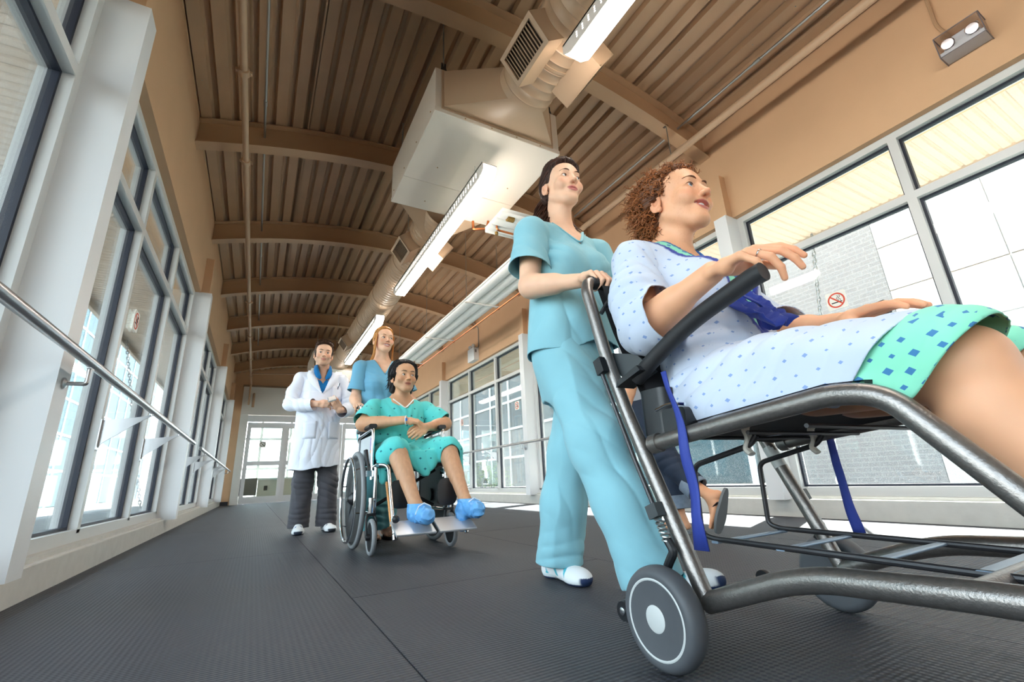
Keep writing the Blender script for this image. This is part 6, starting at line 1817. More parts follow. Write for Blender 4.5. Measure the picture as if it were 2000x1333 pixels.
    for k, (pts, wd) in enumerate((([(1.045, 0.700, 0.845), (1.05, 0.672, 0.805), (1.045, 0.630, 0.765), (1.05, 0.585, 0.735), (1.06, 0.560, 0.715)], 0.030), ([(1.075, 0.690, 0.855), (1.085, 0.655, 0.82), (1.09, 0.620, 0.79), (1.095, 0.600, 0.755), (1.10, 0.612, 0.725)], 0.026))):
        P3 = round_path(pts, 0.03, 6); rows = []
        for i, p in enumerate(P3):
            u = i/(len(P3)-1); wv = wd*(0.6+0.7*u); rows.append([(p.x+wv*q, p.y+0.012*math.sin(q*5+u*6+k), p.z+0.010*math.cos(q*6+u*7)+0.006*q) for q in np.linspace(-1, 1, 9)])
        ob = MB().strip(rows).build('ribbon_end', MN, t, 80); md = ob.modifiers.new('t', 'SOLIDIFY'); md.thickness = 0.003
patient()

def man_seated():
    t = person('seated man with black hair in a turquoise gown in the wheelchair', (0.87, 3.1, 0))
    P = dict(id='man', skin=S_MAN, lip=(176, 106, 92), w=1.03, jaw=1.08, iris=(40, 28, 22), brow=(34, 26, 24), brow_w=0.0032, gaze=(0.30, -1, 0.12), male=True, stubble=0.28, stubble_col=(80, 66, 60), nose=0.95, open=0.85, lash=0.6)
    nb = (0.89, 3.285, 0.985); shR, shL = (0.70, 3.29, 0.912), (1.075, 3.28, 0.905)
    m, R, o, sc = make_bust(P, 0.08, -0.02, 0.02, (0.888, 3.215, 1.128), 1.04, nb, (shR, shL), [((0.885, 3.26, 0.90), (0.12, 0.08, 0.10))], 0.0030, (0.052, 0.058))
    aR = arm_mesh([shR, (0.605, 3.19, 0.785), (0.835, 2.985, 0.792)], [0.052, 0.043, 0.028], dict(d=(1, -0.12, -0.12), n=(0.1, 0.5, -1), thumb=-1, curls=[(0.45, 0.5, 0.3), (0.6, 0.55, 0.3), (0.7, 0.6, 0.3), (0.75, 0.6, 0.3)], sc=1.0, tc=(0.3, 0.3), to=0.6, spread=0.05), 0.0030, S_MAN)
    aL = arm_mesh([shL, (1.185, 3.155, 0.795), (0.985, 2.985, 0.748)], [0.052, 0.043, 0.028], dict(d=(-0.75, -0.25, -0.45), n=(-0.3, 0.9, -0.4), thumb=1, curls=[(0.7, 1.2, 0.7), (0.8, 1.25, 0.7), (0.85, 1.25, 0.7), (0.9, 1.25, 0.7)], sc=1.0, tc=(0.5, 0.4), to=0.6, spread=0.03), 0.0030, S_MAN)
    parts = [m, aR, aL]
    legs = (((0.79, 3.10, 0.560), (0.762, 2.865, 0.580), (0.822, 2.655, 0.262)), ((0.96, 3.10, 0.560), (1.092, 2.855, 0.580), (1.118, 2.635, 0.27)))
    for (hp, kn, an) in legs:
        hp, kn, an = map(np.array, (hp, kn, an)); lo, hi = vbox([hp, kn, an], 0.11); v = Vol(lo, hi, 0.005)
        v.cone(hp, kn, 0.060, 0.058, 0.03); v.cone(kn, an, 0.056, 0.036, 0.02); v.cone(kn+(an-kn)*0.2+np.array([0, 0.018, 0]), kn+(an-kn)*0.5+np.array([0, 0.016, 0]), 0.053, 0.046, 0.03); v.ell(kn+np.array([0, -0.012, 0]), (0.047, 0.045, 0.052), 0.03)
        v.cone(an, an+np.array([0, -0.03, -0.05]), 0.036, 0.036, 0.02)
        parts.append(v.mesh().color(lambda V: lin(206, 158, 124)*(0.9+0.16*vnoise(V*np.array([120, 120, 30]), 6))[:, None]))
    body = join(parts).build('body', M_SKIN, t); head_parts(P, R, o, sc, body)
    b = MB().ring((0.845, 2.982, 0.791), (1, -0.5, 0), 0.0285, 0.004, 24, 8).build('wristband', mat('white_band', (236, 238, 240), 0.4), body)
    MB().cbox((0.838, 2.952, 0.792), (0.012, 0.006, 0.018)).build('blue_clip', mat('blue_clip', (40, 120, 214), 0.4), b)
    HC = (30, 25, 26)
    yl = [(0.2, -0.2), (0.105, -0.080), (0.092, -0.058), (0.07, -0.048), (0.045, -0.040), (0.02, -0.034), (0.0, -0.012), (-0.02, 0.018), (-0.10, 0.030)]
    hm = hair_shell(P, R, o, sc, yl, lambda x, y, z: 0.015+0.010*sstep(0.02, 0.07, np.abs(x)), [((-0.055, 0.045, -0.03), (-0.06, 0.055, -0.085), 0.03, 0.02, 0.02), ((0.055, 0.045, -0.03), (0.06, 0.055, -0.085), 0.03, 0.02, 0.02), ((0, 0.08, -0.03), (0, 0.085, -0.09), 0.045, 0.03, 0.02)], col=HC, zlow=-0.115, cols=(0.6, 1.6))
    ho = hm.build('hair', M_HAIR, t); flow_strands(hm, R, o, sc, (0, 0.11, -0.07), lambda p: p[1] < 0.05 and p[2] > 0.0, 230, 14, 0.012, 0.0027, HC, 'combed_locks', ho, 19, 0.002); rnd = random.Random(4); paths = []
    for k in range(91):
        sd = rnd.choice((-1, 1)); a = rnd.uniform(0, 1); p = np.array([sd*rnd.uniform(0.05, 0.084), rnd.uniform(0.0, 0.085), rnd.uniform(-0.02, 0.07)])
        if k > 90: p = np.array([rnd.uniform(-0.06, 0.06), rnd.uniform(-0.05, 0.05), 0.128+rnd.uniform(-0.01, 0.006)])
        pts = []
        for i in range(10):
            u = i/9
            pts.append(p+np.array([sd*0.016*u*u+0.004*math.sin(u*6+k), 0.030*u, -0.085*u+0.02*u**3]) if k <= 90 else p+np.array([p[0]*0.35*u+0.004*math.sin(u*5+k), 0.055*u, 0.008*math.sin(PI*u)-0.012*u]))
        paths.append((pts, rnd.uniform(0.0022, 0.004)))
    strands(paths, 0.003, R, o, sc, HC, 0, 'hair_locks', ho, 6, 5)
    M = gown_mat('turquoise_gown_print', (24, 104, 120), 0.078, 0.0125, star=True)
    teal = lin(92, 208, 206)
    v = Vol((0.55, 3.02, 0.44), (1.22, 3.52, 1.06), 0.007)
    v.loft([((0.87, 3.28, 0.47), 0.20, 0.16), ((0.872, 3.28, 0.62), 0.19, 0.148), ((0.877, 3.275, 0.76), 0.182, 0.140), ((0.885, 3.275, 0.86), 0.185, 0.125), ((0.888, 3.28, 0.93), 0.162, 0.098), ((0.89, 3.285, 0.975), 0.10, 0.072), ((0.89, 3.285, 1.01), 0.065, 0.06)], k=0.02)
    for s in (shR, shL): v.cone((0.89, 3.285, 0.95), np.array(s), 0.052, 0.060, 0.04)
    nf = neck_cut(nb, (0.08, -1, 0), 0.058, -0.085, 0.086); D0 = v.D.copy(); v.neck(nf); g = v.mesh(); neck_band(D0, v, nb, (0.08, -1, 0), -0.085, 0.086, mat('white_trim', (240, 242, 242), 0.7), t, 'neck_trim', 0.0085, -0.012); g.folds([((0.80, 3.15, 0.80), (1, 0, 0.3), 0.14, 0.06, 0.007), ((0.98, 3.15, 0.80), (1, 0, -0.3), 0.14, 0.06, 0.007), ((0.88, 3.13, 0.66), (0.3, 0, 1), 0.14, 0.06, 0.007)]).wrinkle(0.005, 8)
    w = np.zeros(len(g.V))
    sR = sleeve([(0.735, 3.29, 0.915), shR, (0.645, 3.235, 0.83), (0.60, 3.185, 0.765)], [0.056, 0.063, 0.078, 0.084], (0.622, 3.208, 0.800), (-0.45, -0.40, -0.6), folds=[((0.67, 3.22, 0.86), (0.8, 0, 0.6), 0.1, 0.05, 0.006)])
    sL = sleeve([(1.04, 3.28, 0.912), shL, (1.135, 3.21, 0.835), (1.20, 3.14, 0.775)], [0.056, 0.063, 0.078, 0.084], (1.165, 3.175, 0.808), (0.55, -0.40, -0.6), folds=[((1.1, 3.22, 0.86), (-0.8, 0, 0.6), 0.1, 0.05, 0.006)])
    v = Vol((0.58, 2.68, 0.34), (1.32, 3.45, 0.74), 0.0065)
    v.cone((0.79, 3.28, 0.58), (0.757, 2.875, 0.595), 0.098, 0.080, 0.05); v.cone((0.96, 3.28, 0.58), (1.094, 2.865, 0.595), 0.098, 0.080, 0.05)
    v.loft([((0.875, 3.30, 0.57), 0.085, 0.19), ((0.88, 3.1, 0.575), 0.07, 0.18), ((0.925, 2.95, 0.555), 0.045, 0.16)], (0, 0, 1), (1, 0, 0), 0.06)
    v.loft([((0.935, 2.845, 0.425), 0.02, 0.018), ((0.93, 2.86, 0.48), 0.07, 0.026), ((0.93, 2.88, 0.545), 0.13, 0.035), ((0.93, 2.90, 0.585), 0.15, 0.04)], (1, 0, 0), (0, 1, 0), 0.03)
    v.cone((1.155, 2.88, 0.57), (1.178, 2.865, 0.43), 0.045, 0.026, 0.05); v.cone((0.70, 2.93, 0.56), (0.695, 2.92, 0.41), 0.045, 0.026, 0.05)
    l = v.mesh(); l.folds([((0.93, 2.86, 0.52), (1, 0, 0.3), 0.16, 0.06, 0.008), ((0.76, 2.95, 0.64), (1, 0.5, 0), 0.14, 0.07, 0.006), ((1.08, 2.95, 0.64), (1, -0.5, 0), 0.14, 0.07, 0.006)]).wrinkle(0.005, 8)
    for kx in (0.760, 1.096):
        l.cut(local_plane((kx, 2.822, 0.555), (0, -0.85, -0.5), 0.125, lambda V, kx=kx: 0.062+0.10*np.maximum(0, 0.6-V[:, 2])-np.abs(V[:, 0]-kx)))
    A = join([g, sR, sL, l]); n1 = len(g.V); mask = np.ones(len(A.V)); mask[:n1] = 1-w
    A.C = np.tile(teal, (len(A.V), 1)); A.C[:n1] = mixc(A.C[:n1], lin(238, 242, 242), w)
    ob = A.build('turquoise_gown', M, t, 0.003); set_print_mask(ob, A.C, mask); ob['label'] = 'turquoise hospital gown with small dark stars and white neck trim'
    MC = mat('blue_shoe_cover', (104, 172, 232), 0.45, noise=(40, 0.08), bump=(120, 0.5, 0.003))
    for i, (x, y, z, ya) in enumerate(((0.838, 2.590, 0.222, 0.16), (1.135, 2.575, 0.232, 0.12))):
        v = Vol((x-0.11, y-0.20, z-0.13), (x+0.11, y+0.16, z+0.12), 0.0045)
        v.cone((x-0.01, y+0.065, z-0.005), (x+0.03*ya, y-0.075, z-0.012), 0.044, 0.036, 0.03); v.ell((x, y-0.01, z+0.006), (0.050, 0.09, 0.038), 0.03); v.cone((x-0.012, y+0.05, z+0.0), (x-0.016, y+0.062, z+0.045), 0.05, 0.047, 0.03)
        if i: v.cone((x-0.05, y+0.05, z-0.02), (x-0.06, y+0.02, z-0.10), 0.032, 0.02, 0.03)
        s = v.mesh(); s.wrinkle(0.007, 30, (1, 1, 1), 3); s.cut(lambda V, z=z: V[:, 2]-(z+0.055))
        c = s.build('shoe_cover', MC, t, 0.002)
        MB().tube([(x-0.05, y-0.035, z+0.0), (x-0.03, y-0.03, z+0.042), (x, y-0.028, z+0.058), (x+0.035, y-0.03, z+0.042), (x+0.052, y-0.035, z)], 0.004, 8).build('elastic', mat('white_elastic', (214, 226, 236), 0.5), c)
man_seated()

def doctor():
    t = person('bearded doctor in a long white coat walking with a phone', (0.48, 4.72, 0))
    P = dict(id='doctor', skin=S_DOC, lip=(190, 120, 108), w=1.0, jaw=1.08, iris=(70, 82, 90), brow=(74, 50, 36), brow_w=0.0033, gaze=(-0.10, -1, -0.08), male=True, stubble=0.5, stubble_col=(104, 74, 56), open=0.9, lash=0.6, brow_z=0.028)
    nb = (0.487, 4.76, 1.475); shR, shL = (0.30, 4.755, 1.41), (0.672, 4.755, 1.41)
    m, R, o, sc = make_bust(P, -0.04, 0.02, 0.05, (0.478, 4.705, 1.652), 1.07, nb, (shR, shL), [((0.487, 4.735, 1.38), (0.13, 0.08, 0.10))], 0.0032, (0.056, 0.062))
    aR = arm_mesh([(0.235, 4.69, 1.155), (0.445, 4.50, 1.128)], [0.043, 0.030], dict(d=(0.9, -0.25, 0.02), n=(0.15, 0.9, -0.35), thumb=-1, curls=[(0.5, 0.7, 0.4), (0.6, 0.8, 0.4), (0.7, 0.8, 0.4), (0.75, 0.8, 0.4)], sc=1.02, tc=(0.3, 0.3), to=0.45, spread=0.03), 0.0035, S_DOC)
    aL = arm_mesh([(0.735, 4.69, 1.125), (0.635, 4.50, 1.075)], [0.043, 0.030], dict(d=(-0.5, -0.35, 0.75), n=(-0.3, 0.9, 0.2), thumb=1, curls=[(0.6, 0.8, 0.5), (0.7, 0.9, 0.5), (0.8, 0.9, 0.5), (0.8, 0.9, 0.5)], sc=1.02, tc=(0.3, 0.3), to=0.4, spread=0.03), 0.0035, S_DOC)
    body = join([m, aR, aL]).build('body', M_SKIN, t); head_parts(P, R, o, sc, body)
    HC = (74, 48, 34)
    yl = [(0.2, -0.2), (0.103, -0.088), (0.092, -0.066), (0.082, -0.054), (0.06, -0.050), (0.03, -0.042), (0.0, -0.032), (-0.02, -0.02), (-0.025, 0.02), (-0.07, 0.03)]
    hm = hair_shell(P, R, o, sc, yl, lambda x, y, z: 0.009+0.019*sstep(0.06, 0.12, z), col=HC, zlow=-0.06, strand=(60, 0.0012), taper=0.016)
    hl = ((hm.V-o)@R)/sc; nn = hm.normals()@R; ho = hm.build('hair', M_HAIR, t); rnd = random.Random(14); paths = []
    idx = [i for i in range(len(hl)) if hl[i][2] > 0.075 and hl[i][1] > -0.085]
    for k in range(700):
        i = rnd.choice(idx); p = hl[i]; n0 = nn[i]; dr = n0*0.55+np.array([rnd.gauss(0, .35), -0.35+rnd.gauss(0, .35), 0.25]); dr /= np.linalg.norm(dr); L = rnd.uniform(0.006, 0.014)
        paths.append(([p-n0*0.003+dr*L*q/4+np.array([0, -0.004, 0.0])*(q/4)**2 for q in range(5)], 0.0019))
    strands(paths, 0.0015, R, o, sc, HC, 0, 'hair_tips', ho, 3, 4)
    # blue shirt
    MS = cloth_mat('blue_shirt_cloth', (16, 112, 176)); v = Vol((0.26, 4.55, 1.10), (0.72, 4.90, 1.60), 0.006)
    v.loft([((0.485, 4.74, 1.12), 0.18, 0.12), ((0.485, 4.74, 1.30), 0.175, 0.115), ((0.487, 4.75, 1.40), 0.14, 0.09), ((0.487, 4.757, 1.46), 0.085, 0.075), ((0.487, 4.757, 1.495), 0.072, 0.072)], k=0.02)
    v.neck(neck_cut(nb, (0, -1, 0), 0.064, -0.125, 0.060)); g = v.mesh(); g.wrinkle(0.003, 12); g.cut(lambda V: V[:, 2]-(1.525-0.10*np.maximum(0, 4.72-V[:, 1])*6))
    g.build('shirt', MS, t, 0.003)
    for s in (-1, 1):      # collar wings
        b = MB().strip([[(0.487+s*0.056, 4.690, 1.548), (0.487+s*0.070, 4.705, 1.546), (0.487+s*0.078, 4.740, 1.545)], [(0.487+s*0.048, 4.660, 1.500), (0.487+s*0.072, 4.668, 1.488), (0.487+s*0.086, 4.705, 1.495)], [(0.487+s*0.030, 4.645, 1.450), (0.487+s*0.058, 4.645, 1.428), (0.487+s*0.080, 4.665, 1.450)], [(0.487+s*0.016, 4.640, 1.405), (0.487+s*0.030, 4.638, 1.388), (0.487+s*0.062, 4.648, 1.410)]])
        c = b.build('shirt_collar', MS, t, 80); md = c.modifiers.new('t', 'SOLIDIFY'); md.thickness = 0.004
    # coat
    MW = cloth_mat('white_coat_cloth', (234, 238, 250))
    v = Vol((0.16, 4.46, 0.48), (0.82, 4.98, 1.56), 0.007)
    v.loft([((0.47, 4.735, 0.50), 0.228, 0.175), ((0.475, 4.735, 0.72), 0.212, 0.162), ((0.48, 4.735, 0.95), 0.198, 0.146), ((0.484, 4.738, 1.15), 0.198, 0.142), ((0.485, 4.742, 1.30), 0.198, 0.132), ((0.486, 4.75, 1.40), 0.165, 0.105), ((0.487, 4.757, 1.455), 0.115, 0.085), ((0.487, 4.76, 1.50), 0.085, 0.080)], k=0.02)
    for s in (shR, shL): v.cone((0.487, 4.757, 1.44), np.array(s)+np.array([0, 0, 0.004]), 0.056, 0.064, 0.04)
    fyv = v.D.copy(); v.neck(neck_cut(nb, (0, -1, 0), 0.080, -0.235, 0.080)); g = v.mesh(); v.D = fyv; fy = lambda x, z: front_y(v, x, z, 4.50, 4.74)
    g.folds([((0.40, 4.6, 0.70), (1, 0, 0.12), 0.25, 0.085, 0.007), ((0.58, 4.6, 0.72), (1, 0, -0.3), 0.22, 0.075, 0.008), ((0.36, 4.62, 1.1), (0.5, 0, 1), 0.14, 0.07, 0.005), ((0.6, 4.62, 1.0), (0.8, 0, 0.6), 0.14, 0.06, 0.006)]).wrinkle(0.0045, 8)
    # overlap of the front edge
    q = g.V; fr = sstep(4.72, 4.66, q[:, 1]); g.push(0.0045*fr*(sstep(0.515, 0.508, q[:, 0])*sstep(0.2, 0.3, q[:, 0]))*(q[:, 2] < 1.27))
    g.cut(lambda V: (0.548+0.03*(V[:, 0]-0.45)+0.02*sstep(0.50, 0.52, V[:, 0])+0.008*np.sin(V[:, 0]*30))-V[:, 2])
    sR = sleeve([(0.335, 4.755, 1.412), shR, (0.245, 4.72, 1.27), (0.222, 4.69, 1.15), (0.31, 4.615, 1.128), (0.43, 4.51, 1.125)], [0.056, 0.060, 0.060, 0.058, 0.055, 0.058], (0.41, 4.53, 1.125), (0.8, -0.6, 0.12), 0.007, folds=[((0.24, 4.68, 1.18), (0.6, 0, 1), 0.12, 0.05, 0.007), ((0.33, 4.6, 1.13), (1, -0.5, 0.3), 0.1, 0.05, 0.006)], amp=0.004)
    sL = sleeve([(0.64, 4.755, 1.412), shL, (0.725, 4.72, 1.26), (0.745, 4.69, 1.12), (0.70, 4.62, 1.09), (0.645, 4.52, 1.06)], [0.056, 0.060, 0.060, 0.058, 0.055, 0.058], (0.66, 4.545, 1.07), (-0.55, -0.8, -0.3), 0.007, folds=[((0.74, 4.68, 1.15), (-0.6, 0, 1), 0.12, 0.05, 0.007)], amp=0.004)
    coat = join([g, sR, sL]).build('white_coat', MW, t, 0.003)
    for s in (-1, 1):      # lapels
        pts = []
        for (a, z, w) in ((0.078, 1.475, 0.055), (0.070, 1.42, 0.075), (0.048, 1.37, 0.085), (0.030, 1.31, 0.06), (0.006, 1.235, 0.006)):
            x0 = 0.487+s*a; x1 = 0.487+s*(a+w); pts.append([(x, fy(x, z)-0.010, z+(0.012 if i else 0)) for i, x in enumerate((x0, x1))])
        b = MB().strip(pts).build('lapel', MW, coat, 80); md = b.modifiers.new('t', 'SOLIDIFY'); md.thickness = 0.004
    for (x0, x1, z0, z1, nm) in ((0.575, 0.665, 1.21, 1.33, 'chest_pocket'), (0.345, 0.455, 0.82, 0.98, 'hip_pocket'), (0.56, 0.66, 0.82, 0.98, 'hip_pocket')):
        b = MB().strip([[(x, fy(x, z)-0.009, z) for x in np.linspace(x0, x1, 6)] for z in np.linspace(z1, z0, 6)]).build(nm, MW, coat, 80); md = b.modifiers.new('t', 'SOLIDIFY'); md.thickness = 0.003
    for z in (1.06, 0.94, 0.82): MB().lathe((0.497, fy(0.497, z)-0.011, z), (0, -1, 0), [(0.009, 0), (0.009, 0.003), (0.006, 0.004)], 14).build('button', mat('coat_button', (232, 234, 240), 0.3), coat)
    pen = thing('pen', 'dark pen clipped in the doctor’s chest pocket', 'pen', (0.63, fy(0.63, 1.33)-0.014, 1.30)); MB().tube([(0.624, fy(0.63, 1.31)-0.016, 1.30), (0.640, fy(0.63, 1.33)-0.016, 1.365)], 0.0052, 8).build('barrel', mat('navy_pen', (28, 30, 62), 0.35), pen)
    MB().tube([(0.634, fy(0.63, 1.33)-0.022, 1.362), (0.628, fy(0.63, 1.33)-0.022, 1.325)], 0.002, 6).build('clip', M_CHROME, pen)
    ph = thing('phone', 'silver phone held between the doctor’s hands', 'phone', (0.555, 4.42, 1.16))
    Rm = Matrix.Rotation(0.55, 3, 'X') @ Matrix.Rotation(-0.35, 3, 'Y')
    pb = MB().cbox((0.552, 4.418, 1.165), (0.075, 0.10, 0.011), Rm).build('body', mat('phone_silver', (206, 210, 212), 0.25, 0.5), ph, 0); bevel(pb, 0.004)
    MB().cbox((0.552, 4.4155, 1.1712), (0.062, 0.085, 0.0015), Rm).build('screen', mat('phone_screen', (226, 214, 204), 0.2), ph, 0)
    # trousers
    MT = mat('charcoal_corduroy', (70, 68, 74), 0.85, noise=(9, 0.18, 4), bump=(700, 0.3, 0.001), sheen=0.3)
    v = Vol((0.26, 4.50, 0.02), (0.78, 4.98, 0.72), 0.0065)
    v.loft([((0.48, 4.745, 0.58), 0.17, 0.115), ((0.48, 4.745, 0.70), 0.17, 0.12)], k=0.03)
    v.chain([(0.40, 4.745, 0.68), (0.392, 4.73, 0.44), (0.385, 4.75, 0.05)], [0.095, 0.083, 0.088], 0.04); v.chain([(0.575, 4.745, 0.68), (0.605, 4.72, 0.44), (0.618, 4.74, 0.05)], [0.095, 0.083, 0.088], 0.04)
    g = v.mesh(); g.folds([((0.39, 4.66, 0.42), (0.3, 0, 1), 0.12, 0.05, 0.008), ((0.61, 4.66, 0.40), (0.5, 0, 1), 0.14, 0.055, 0.008), ((0.385, 4.68, 0.12), (0.1, 0, 1), 0.10, 0.045, 0.009), ((0.615, 4.68, 0.12), (0.2, 0, 1), 0.10, 0.045, 0.009)]).wrinkle(0.005, 8)
    g.cut(lambda V: 0.048-V[:, 2]); g.build('trousers', MT, t, 0.003)
    sneaker((0.385, 4.80, 0.003), (0.375, 4.525, 0.002), (0, 0, 1), 0.29, (226, 228, 230), ((60, 90, 150), (90, 150, 200), (52, 60, 76)), t, wide=1.1)
    sneaker((0.612, 4.80, 0.003), (0.650, 4.53, 0.004), (0, 0, 1), 0.29, (226, 228, 230), ((120, 130, 140), (90, 110, 140), (60, 64, 72)), t, wide=1.1)
doctor()

def nurse_blonde():
    t = person('blonde nurse in blue scrubs pushing the man’s wheelchair', (0.85, 3.78, 0))
    P = dict(id='blonde', skin=S_FAIR, lip=(204, 116, 110), w=0.97, jaw=0.94, iris=(92, 100, 104), brow=(150, 106, 70), brow_w=0.0021, gaze=(0.35, -1, 0.10), lash=0.9, smile=0.8)
    nb = (0.855, 3.80, 1.395); shR, shL = (0.688, 3.805, 1.325), (1.025, 3.805, 1.325)
    m, R, o, sc = make_bust(P, 0.12, -0.05, 0.03, (0.853, 3.755, 1.562), 1.02, nb, (shR, shL), [((0.855, 3.775, 1.27), (0.12, 0.075, 0.10))], 0.0030, (0.046, 0.052))
    aR = arm_mesh([shR, (0.655, 3.80, 1.065), (0.643, 3.665, 0.995)], [0.050, 0.040, 0.0265], dict(d=(0.0, -1, -0.25), n=(0.2, 0, -1), thumb=-1, curls=[(0.8, 1.2, 0.8)]*4, sc=0.95, tc=(0.6, 0.5), to=0.5, spread=0.03), 0.0035, S_FAIR)
    aL = arm_mesh([shL, (1.11, 3.80, 1.07), (1.093, 3.665, 0.995)], [0.050, 0.040, 0.0265], dict(d=(0.0, -1, -0.25), n=(-0.2, 0, -1), thumb=1, curls=[(0.8, 1.2, 0.8)]*4, sc=0.95, tc=(0.6, 0.5), to=0.5, spread=0.03), 0.004, S_FAIR)
    parts = [m, aR, aL]
    feet = (((0.79, 3.60, 0.085), (0.79, 3.635, 0.018), (0.775, 3.40, 0.018)), ((0.905, 3.69, 0.085), (0.905, 3.725, 0.018), (0.93, 3.49, 0.018)))
    for (an, he, to) in feet:
        lo, hi = vbox([an, he, to], 0.07); v = Vol(lo, hi, 0.004); v.cone(an, np.array(an)+np.array([0, 0.01, 0.12]), 0.034, 0.04, 0.02); foot_into(v, an, he, to, 0.95); parts.append(v.mesh().color(lin(*S_FAIR)))
    v = Vol((0.66, 3.55, 0.04), (1.05, 3.95, 1.32), 0.011)
    v.cone((0.855, 3.80, 0.95), (0.855, 3.79, 1.22), 0.10, 0.10, 0.05)
    for (an, he, to), x in zip(feet, (0.79, 0.92)): v.cone((x, 3.80, 0.88), an, 0.075, 0.033, 0.03)
    parts.append(v.mesh().color(lin(*S_FAIR)))
    body = join(parts).build('body', M_SKIN, t); head_parts(P, R, o, sc, body)
    HC = (204, 144, 82)
    yl = [(0.2, -0.2), (0.102, -0.088), (0.090, -0.064), (0.066, -0.052), (0.04, -0.044), (0.02, -0.034), (0.006, -0.006), (-0.02, 0.026), (-0.06, 0.04)]
    hm = hair_shell(P, R, o, sc, yl, lambda x, y, z: 0.010+0.006*sstep(0.07, 0.12, z), [((0, 0.10, 0.0), (0, 0.115, -0.03), 0.032, 0.028, 0.02)], col=HC, zlow=-0.07, cols=(0.62, 1.25))
    ho = hm.build('hair', M_HAIR, t); flow_strands(hm, R, o, sc, (0, 0.115, -0.02), lambda p: p[1] < 0.02, 190, 18, 0.0125, 0.0021, HC, 'combed_locks', ho, 18); rnd = random.Random(21); paths = []
    for k in range(200):
        a = rnd.uniform(0, 6.28); q = rnd.random()**0.5
        p0 = np.array([0.02*q*math.cos(a), 0.108+0.015*q*math.sin(a), -0.015]); sx = -1 if k % 3 else 1
        paths.append(([p0+np.array([sx*0.062*u**0.8+q*0.02*math.cos(a)*u+0.003*math.sin(u*7+k), -0.05*u+q*0.018*math.sin(a)*u, -0.19*u]) for u in np.linspace(0, 1, 12)], 0.0030))
    for k in range(46):
        sx = -1 if k % 2 else 1; y0 = rnd.uniform(-0.045, -0.01)
        paths.append(([np.array([sx*(0.071+0.012*u+0.002*math.sin(u*5+k)), y0+0.035*u, 0.045-0.20*u]) for u in np.linspace(0, 1, 10)], 0.0018))
    strands(paths, 0.003, R, o, sc, HC, 0, 'tied_hair', ho, 8, 5)
    M = cloth_mat('blue_scrub_cloth', (112, 172, 202))
    v = Vol((0.58, 3.55, 0.78), (1.14, 4.06, 1.48), 0.007)
    v.loft([((0.855, 3.80, 0.80), 0.195, 0.142), ((0.855, 3.80, 0.95), 0.185, 0.135), ((0.855, 3.80, 1.08), 0.165, 0.125), ((0.855, 3.79, 1.18), 0.168, 0.128), ((0.855, 3.797, 1.29), 0.158, 0.106), ((0.855, 3.80, 1.365), 0.112, 0.077), ((0.855, 3.80, 1.41), 0.062, 0.062)], k=0.02)
    for x in (0.795, 0.915): v.ell((x, 3.705, 1.17), (0.062, 0.05, 0.064), 0.05)
    for s in (shR, shL): v.cone((0.855, 3.80, 1.363), np.array(s), 0.05, 0.058, 0.04)
    D0 = v.D.copy(); v.neck(neck_cut(nb, (0.05, -1, 0), 0.064, -0.145, 0.078)); g = v.mesh(); neck_band(D0, v, nb, (0.05, -1, 0), -0.145, 0.078, M, t, 'neckline_band', 0.007); g.folds([((0.76, 3.7, 1.2), (0.6, 0, 1), 0.12, 0.05, 0.005), ((0.8, 3.67, 0.98), (1, 0, 0.2), 0.2, 0.08, 0.006)]).wrinkle(0.004, 9)
    g.cut(lambda V: 0.83-V[:, 2])
    sR = sleeve([(0.71, 3.805, 1.328), shR, (0.668, 3.80, 1.13), (0.655, 3.80, 1.06)], [0.056, 0.062, 0.076, 0.08], (0.668, 3.80, 1.125), (-0.2, 0, -1), 0.007); sL = sleeve([(1.0, 3.805, 1.328), shL, (1.085, 3.80, 1.14), (1.11, 3.80, 1.07)], [0.056, 0.062, 0.076, 0.08], (1.085, 3.80, 1.135), (0.35, 0, -1), 0.007)
    join([g, sR, sL]).build('scrub_top', M, t, 0.003)
    MT = cloth_mat('teal_scrub_trousers', (110, 178, 186)); v = Vol((0.66, 3.50, 0.03), (1.06, 4.0, 1.0), 0.0075)
    v.loft([((0.855, 3.805, 0.70), 0.15, 0.11), ((0.855, 3.805, 0.93), 0.16, 0.12)], k=0.03)
    v.chain([(0.785, 3.80, 0.84), (0.785, 3.70, 0.46), (0.79, 3.61, 0.05)], [0.10, 0.082, 0.085], 0.05); v.chain([(0.925, 3.80, 0.84), (0.915, 3.75, 0.46), (0.905, 3.70, 0.05)], [0.10, 0.082, 0.085], 0.05)
    g = v.mesh(); g.folds([((0.79, 3.6, 0.16), (0.2, 0, 1), 0.14, 0.05, 0.008), ((0.91, 3.66, 0.2), (0.2, 0, 1), 0.14, 0.05, 0.008)]).wrinkle(0.005, 8, (1.2, 1.2, 0.4)); g.cut(lambda V: 0.075-V[:, 2]); g.build('scrub_trousers', MT, t, 0.003)
    MD = mat('black_sandal', (34, 32, 34), 0.6)
    for (an, he, to) in feet:
        he, to = Vector(he), Vector(to); d = (to-he).normalized(); rt = Vector((d.y, -d.x, 0)); b = MB(); P2 = []
        for u, w in ((-0.03, 0.022), (0.0, 0.034), (0.08, 0.034), (0.16, 0.045), (0.21, 0.042), (0.235, 0.02)):
            P2.append((he+d*u, w))
        rows = [[c+rt*w*q+Vector((0, 0, zz-he.z)) for q in (-1, -0.5, 0.5, 1)] for zz in (0.0, 0.014) for c, w in (P2 if zz == 0 else P2[::-1])]; rows.append(rows[0])
        b.strip(rows); so = b.build('sandal', MD, t, 50)
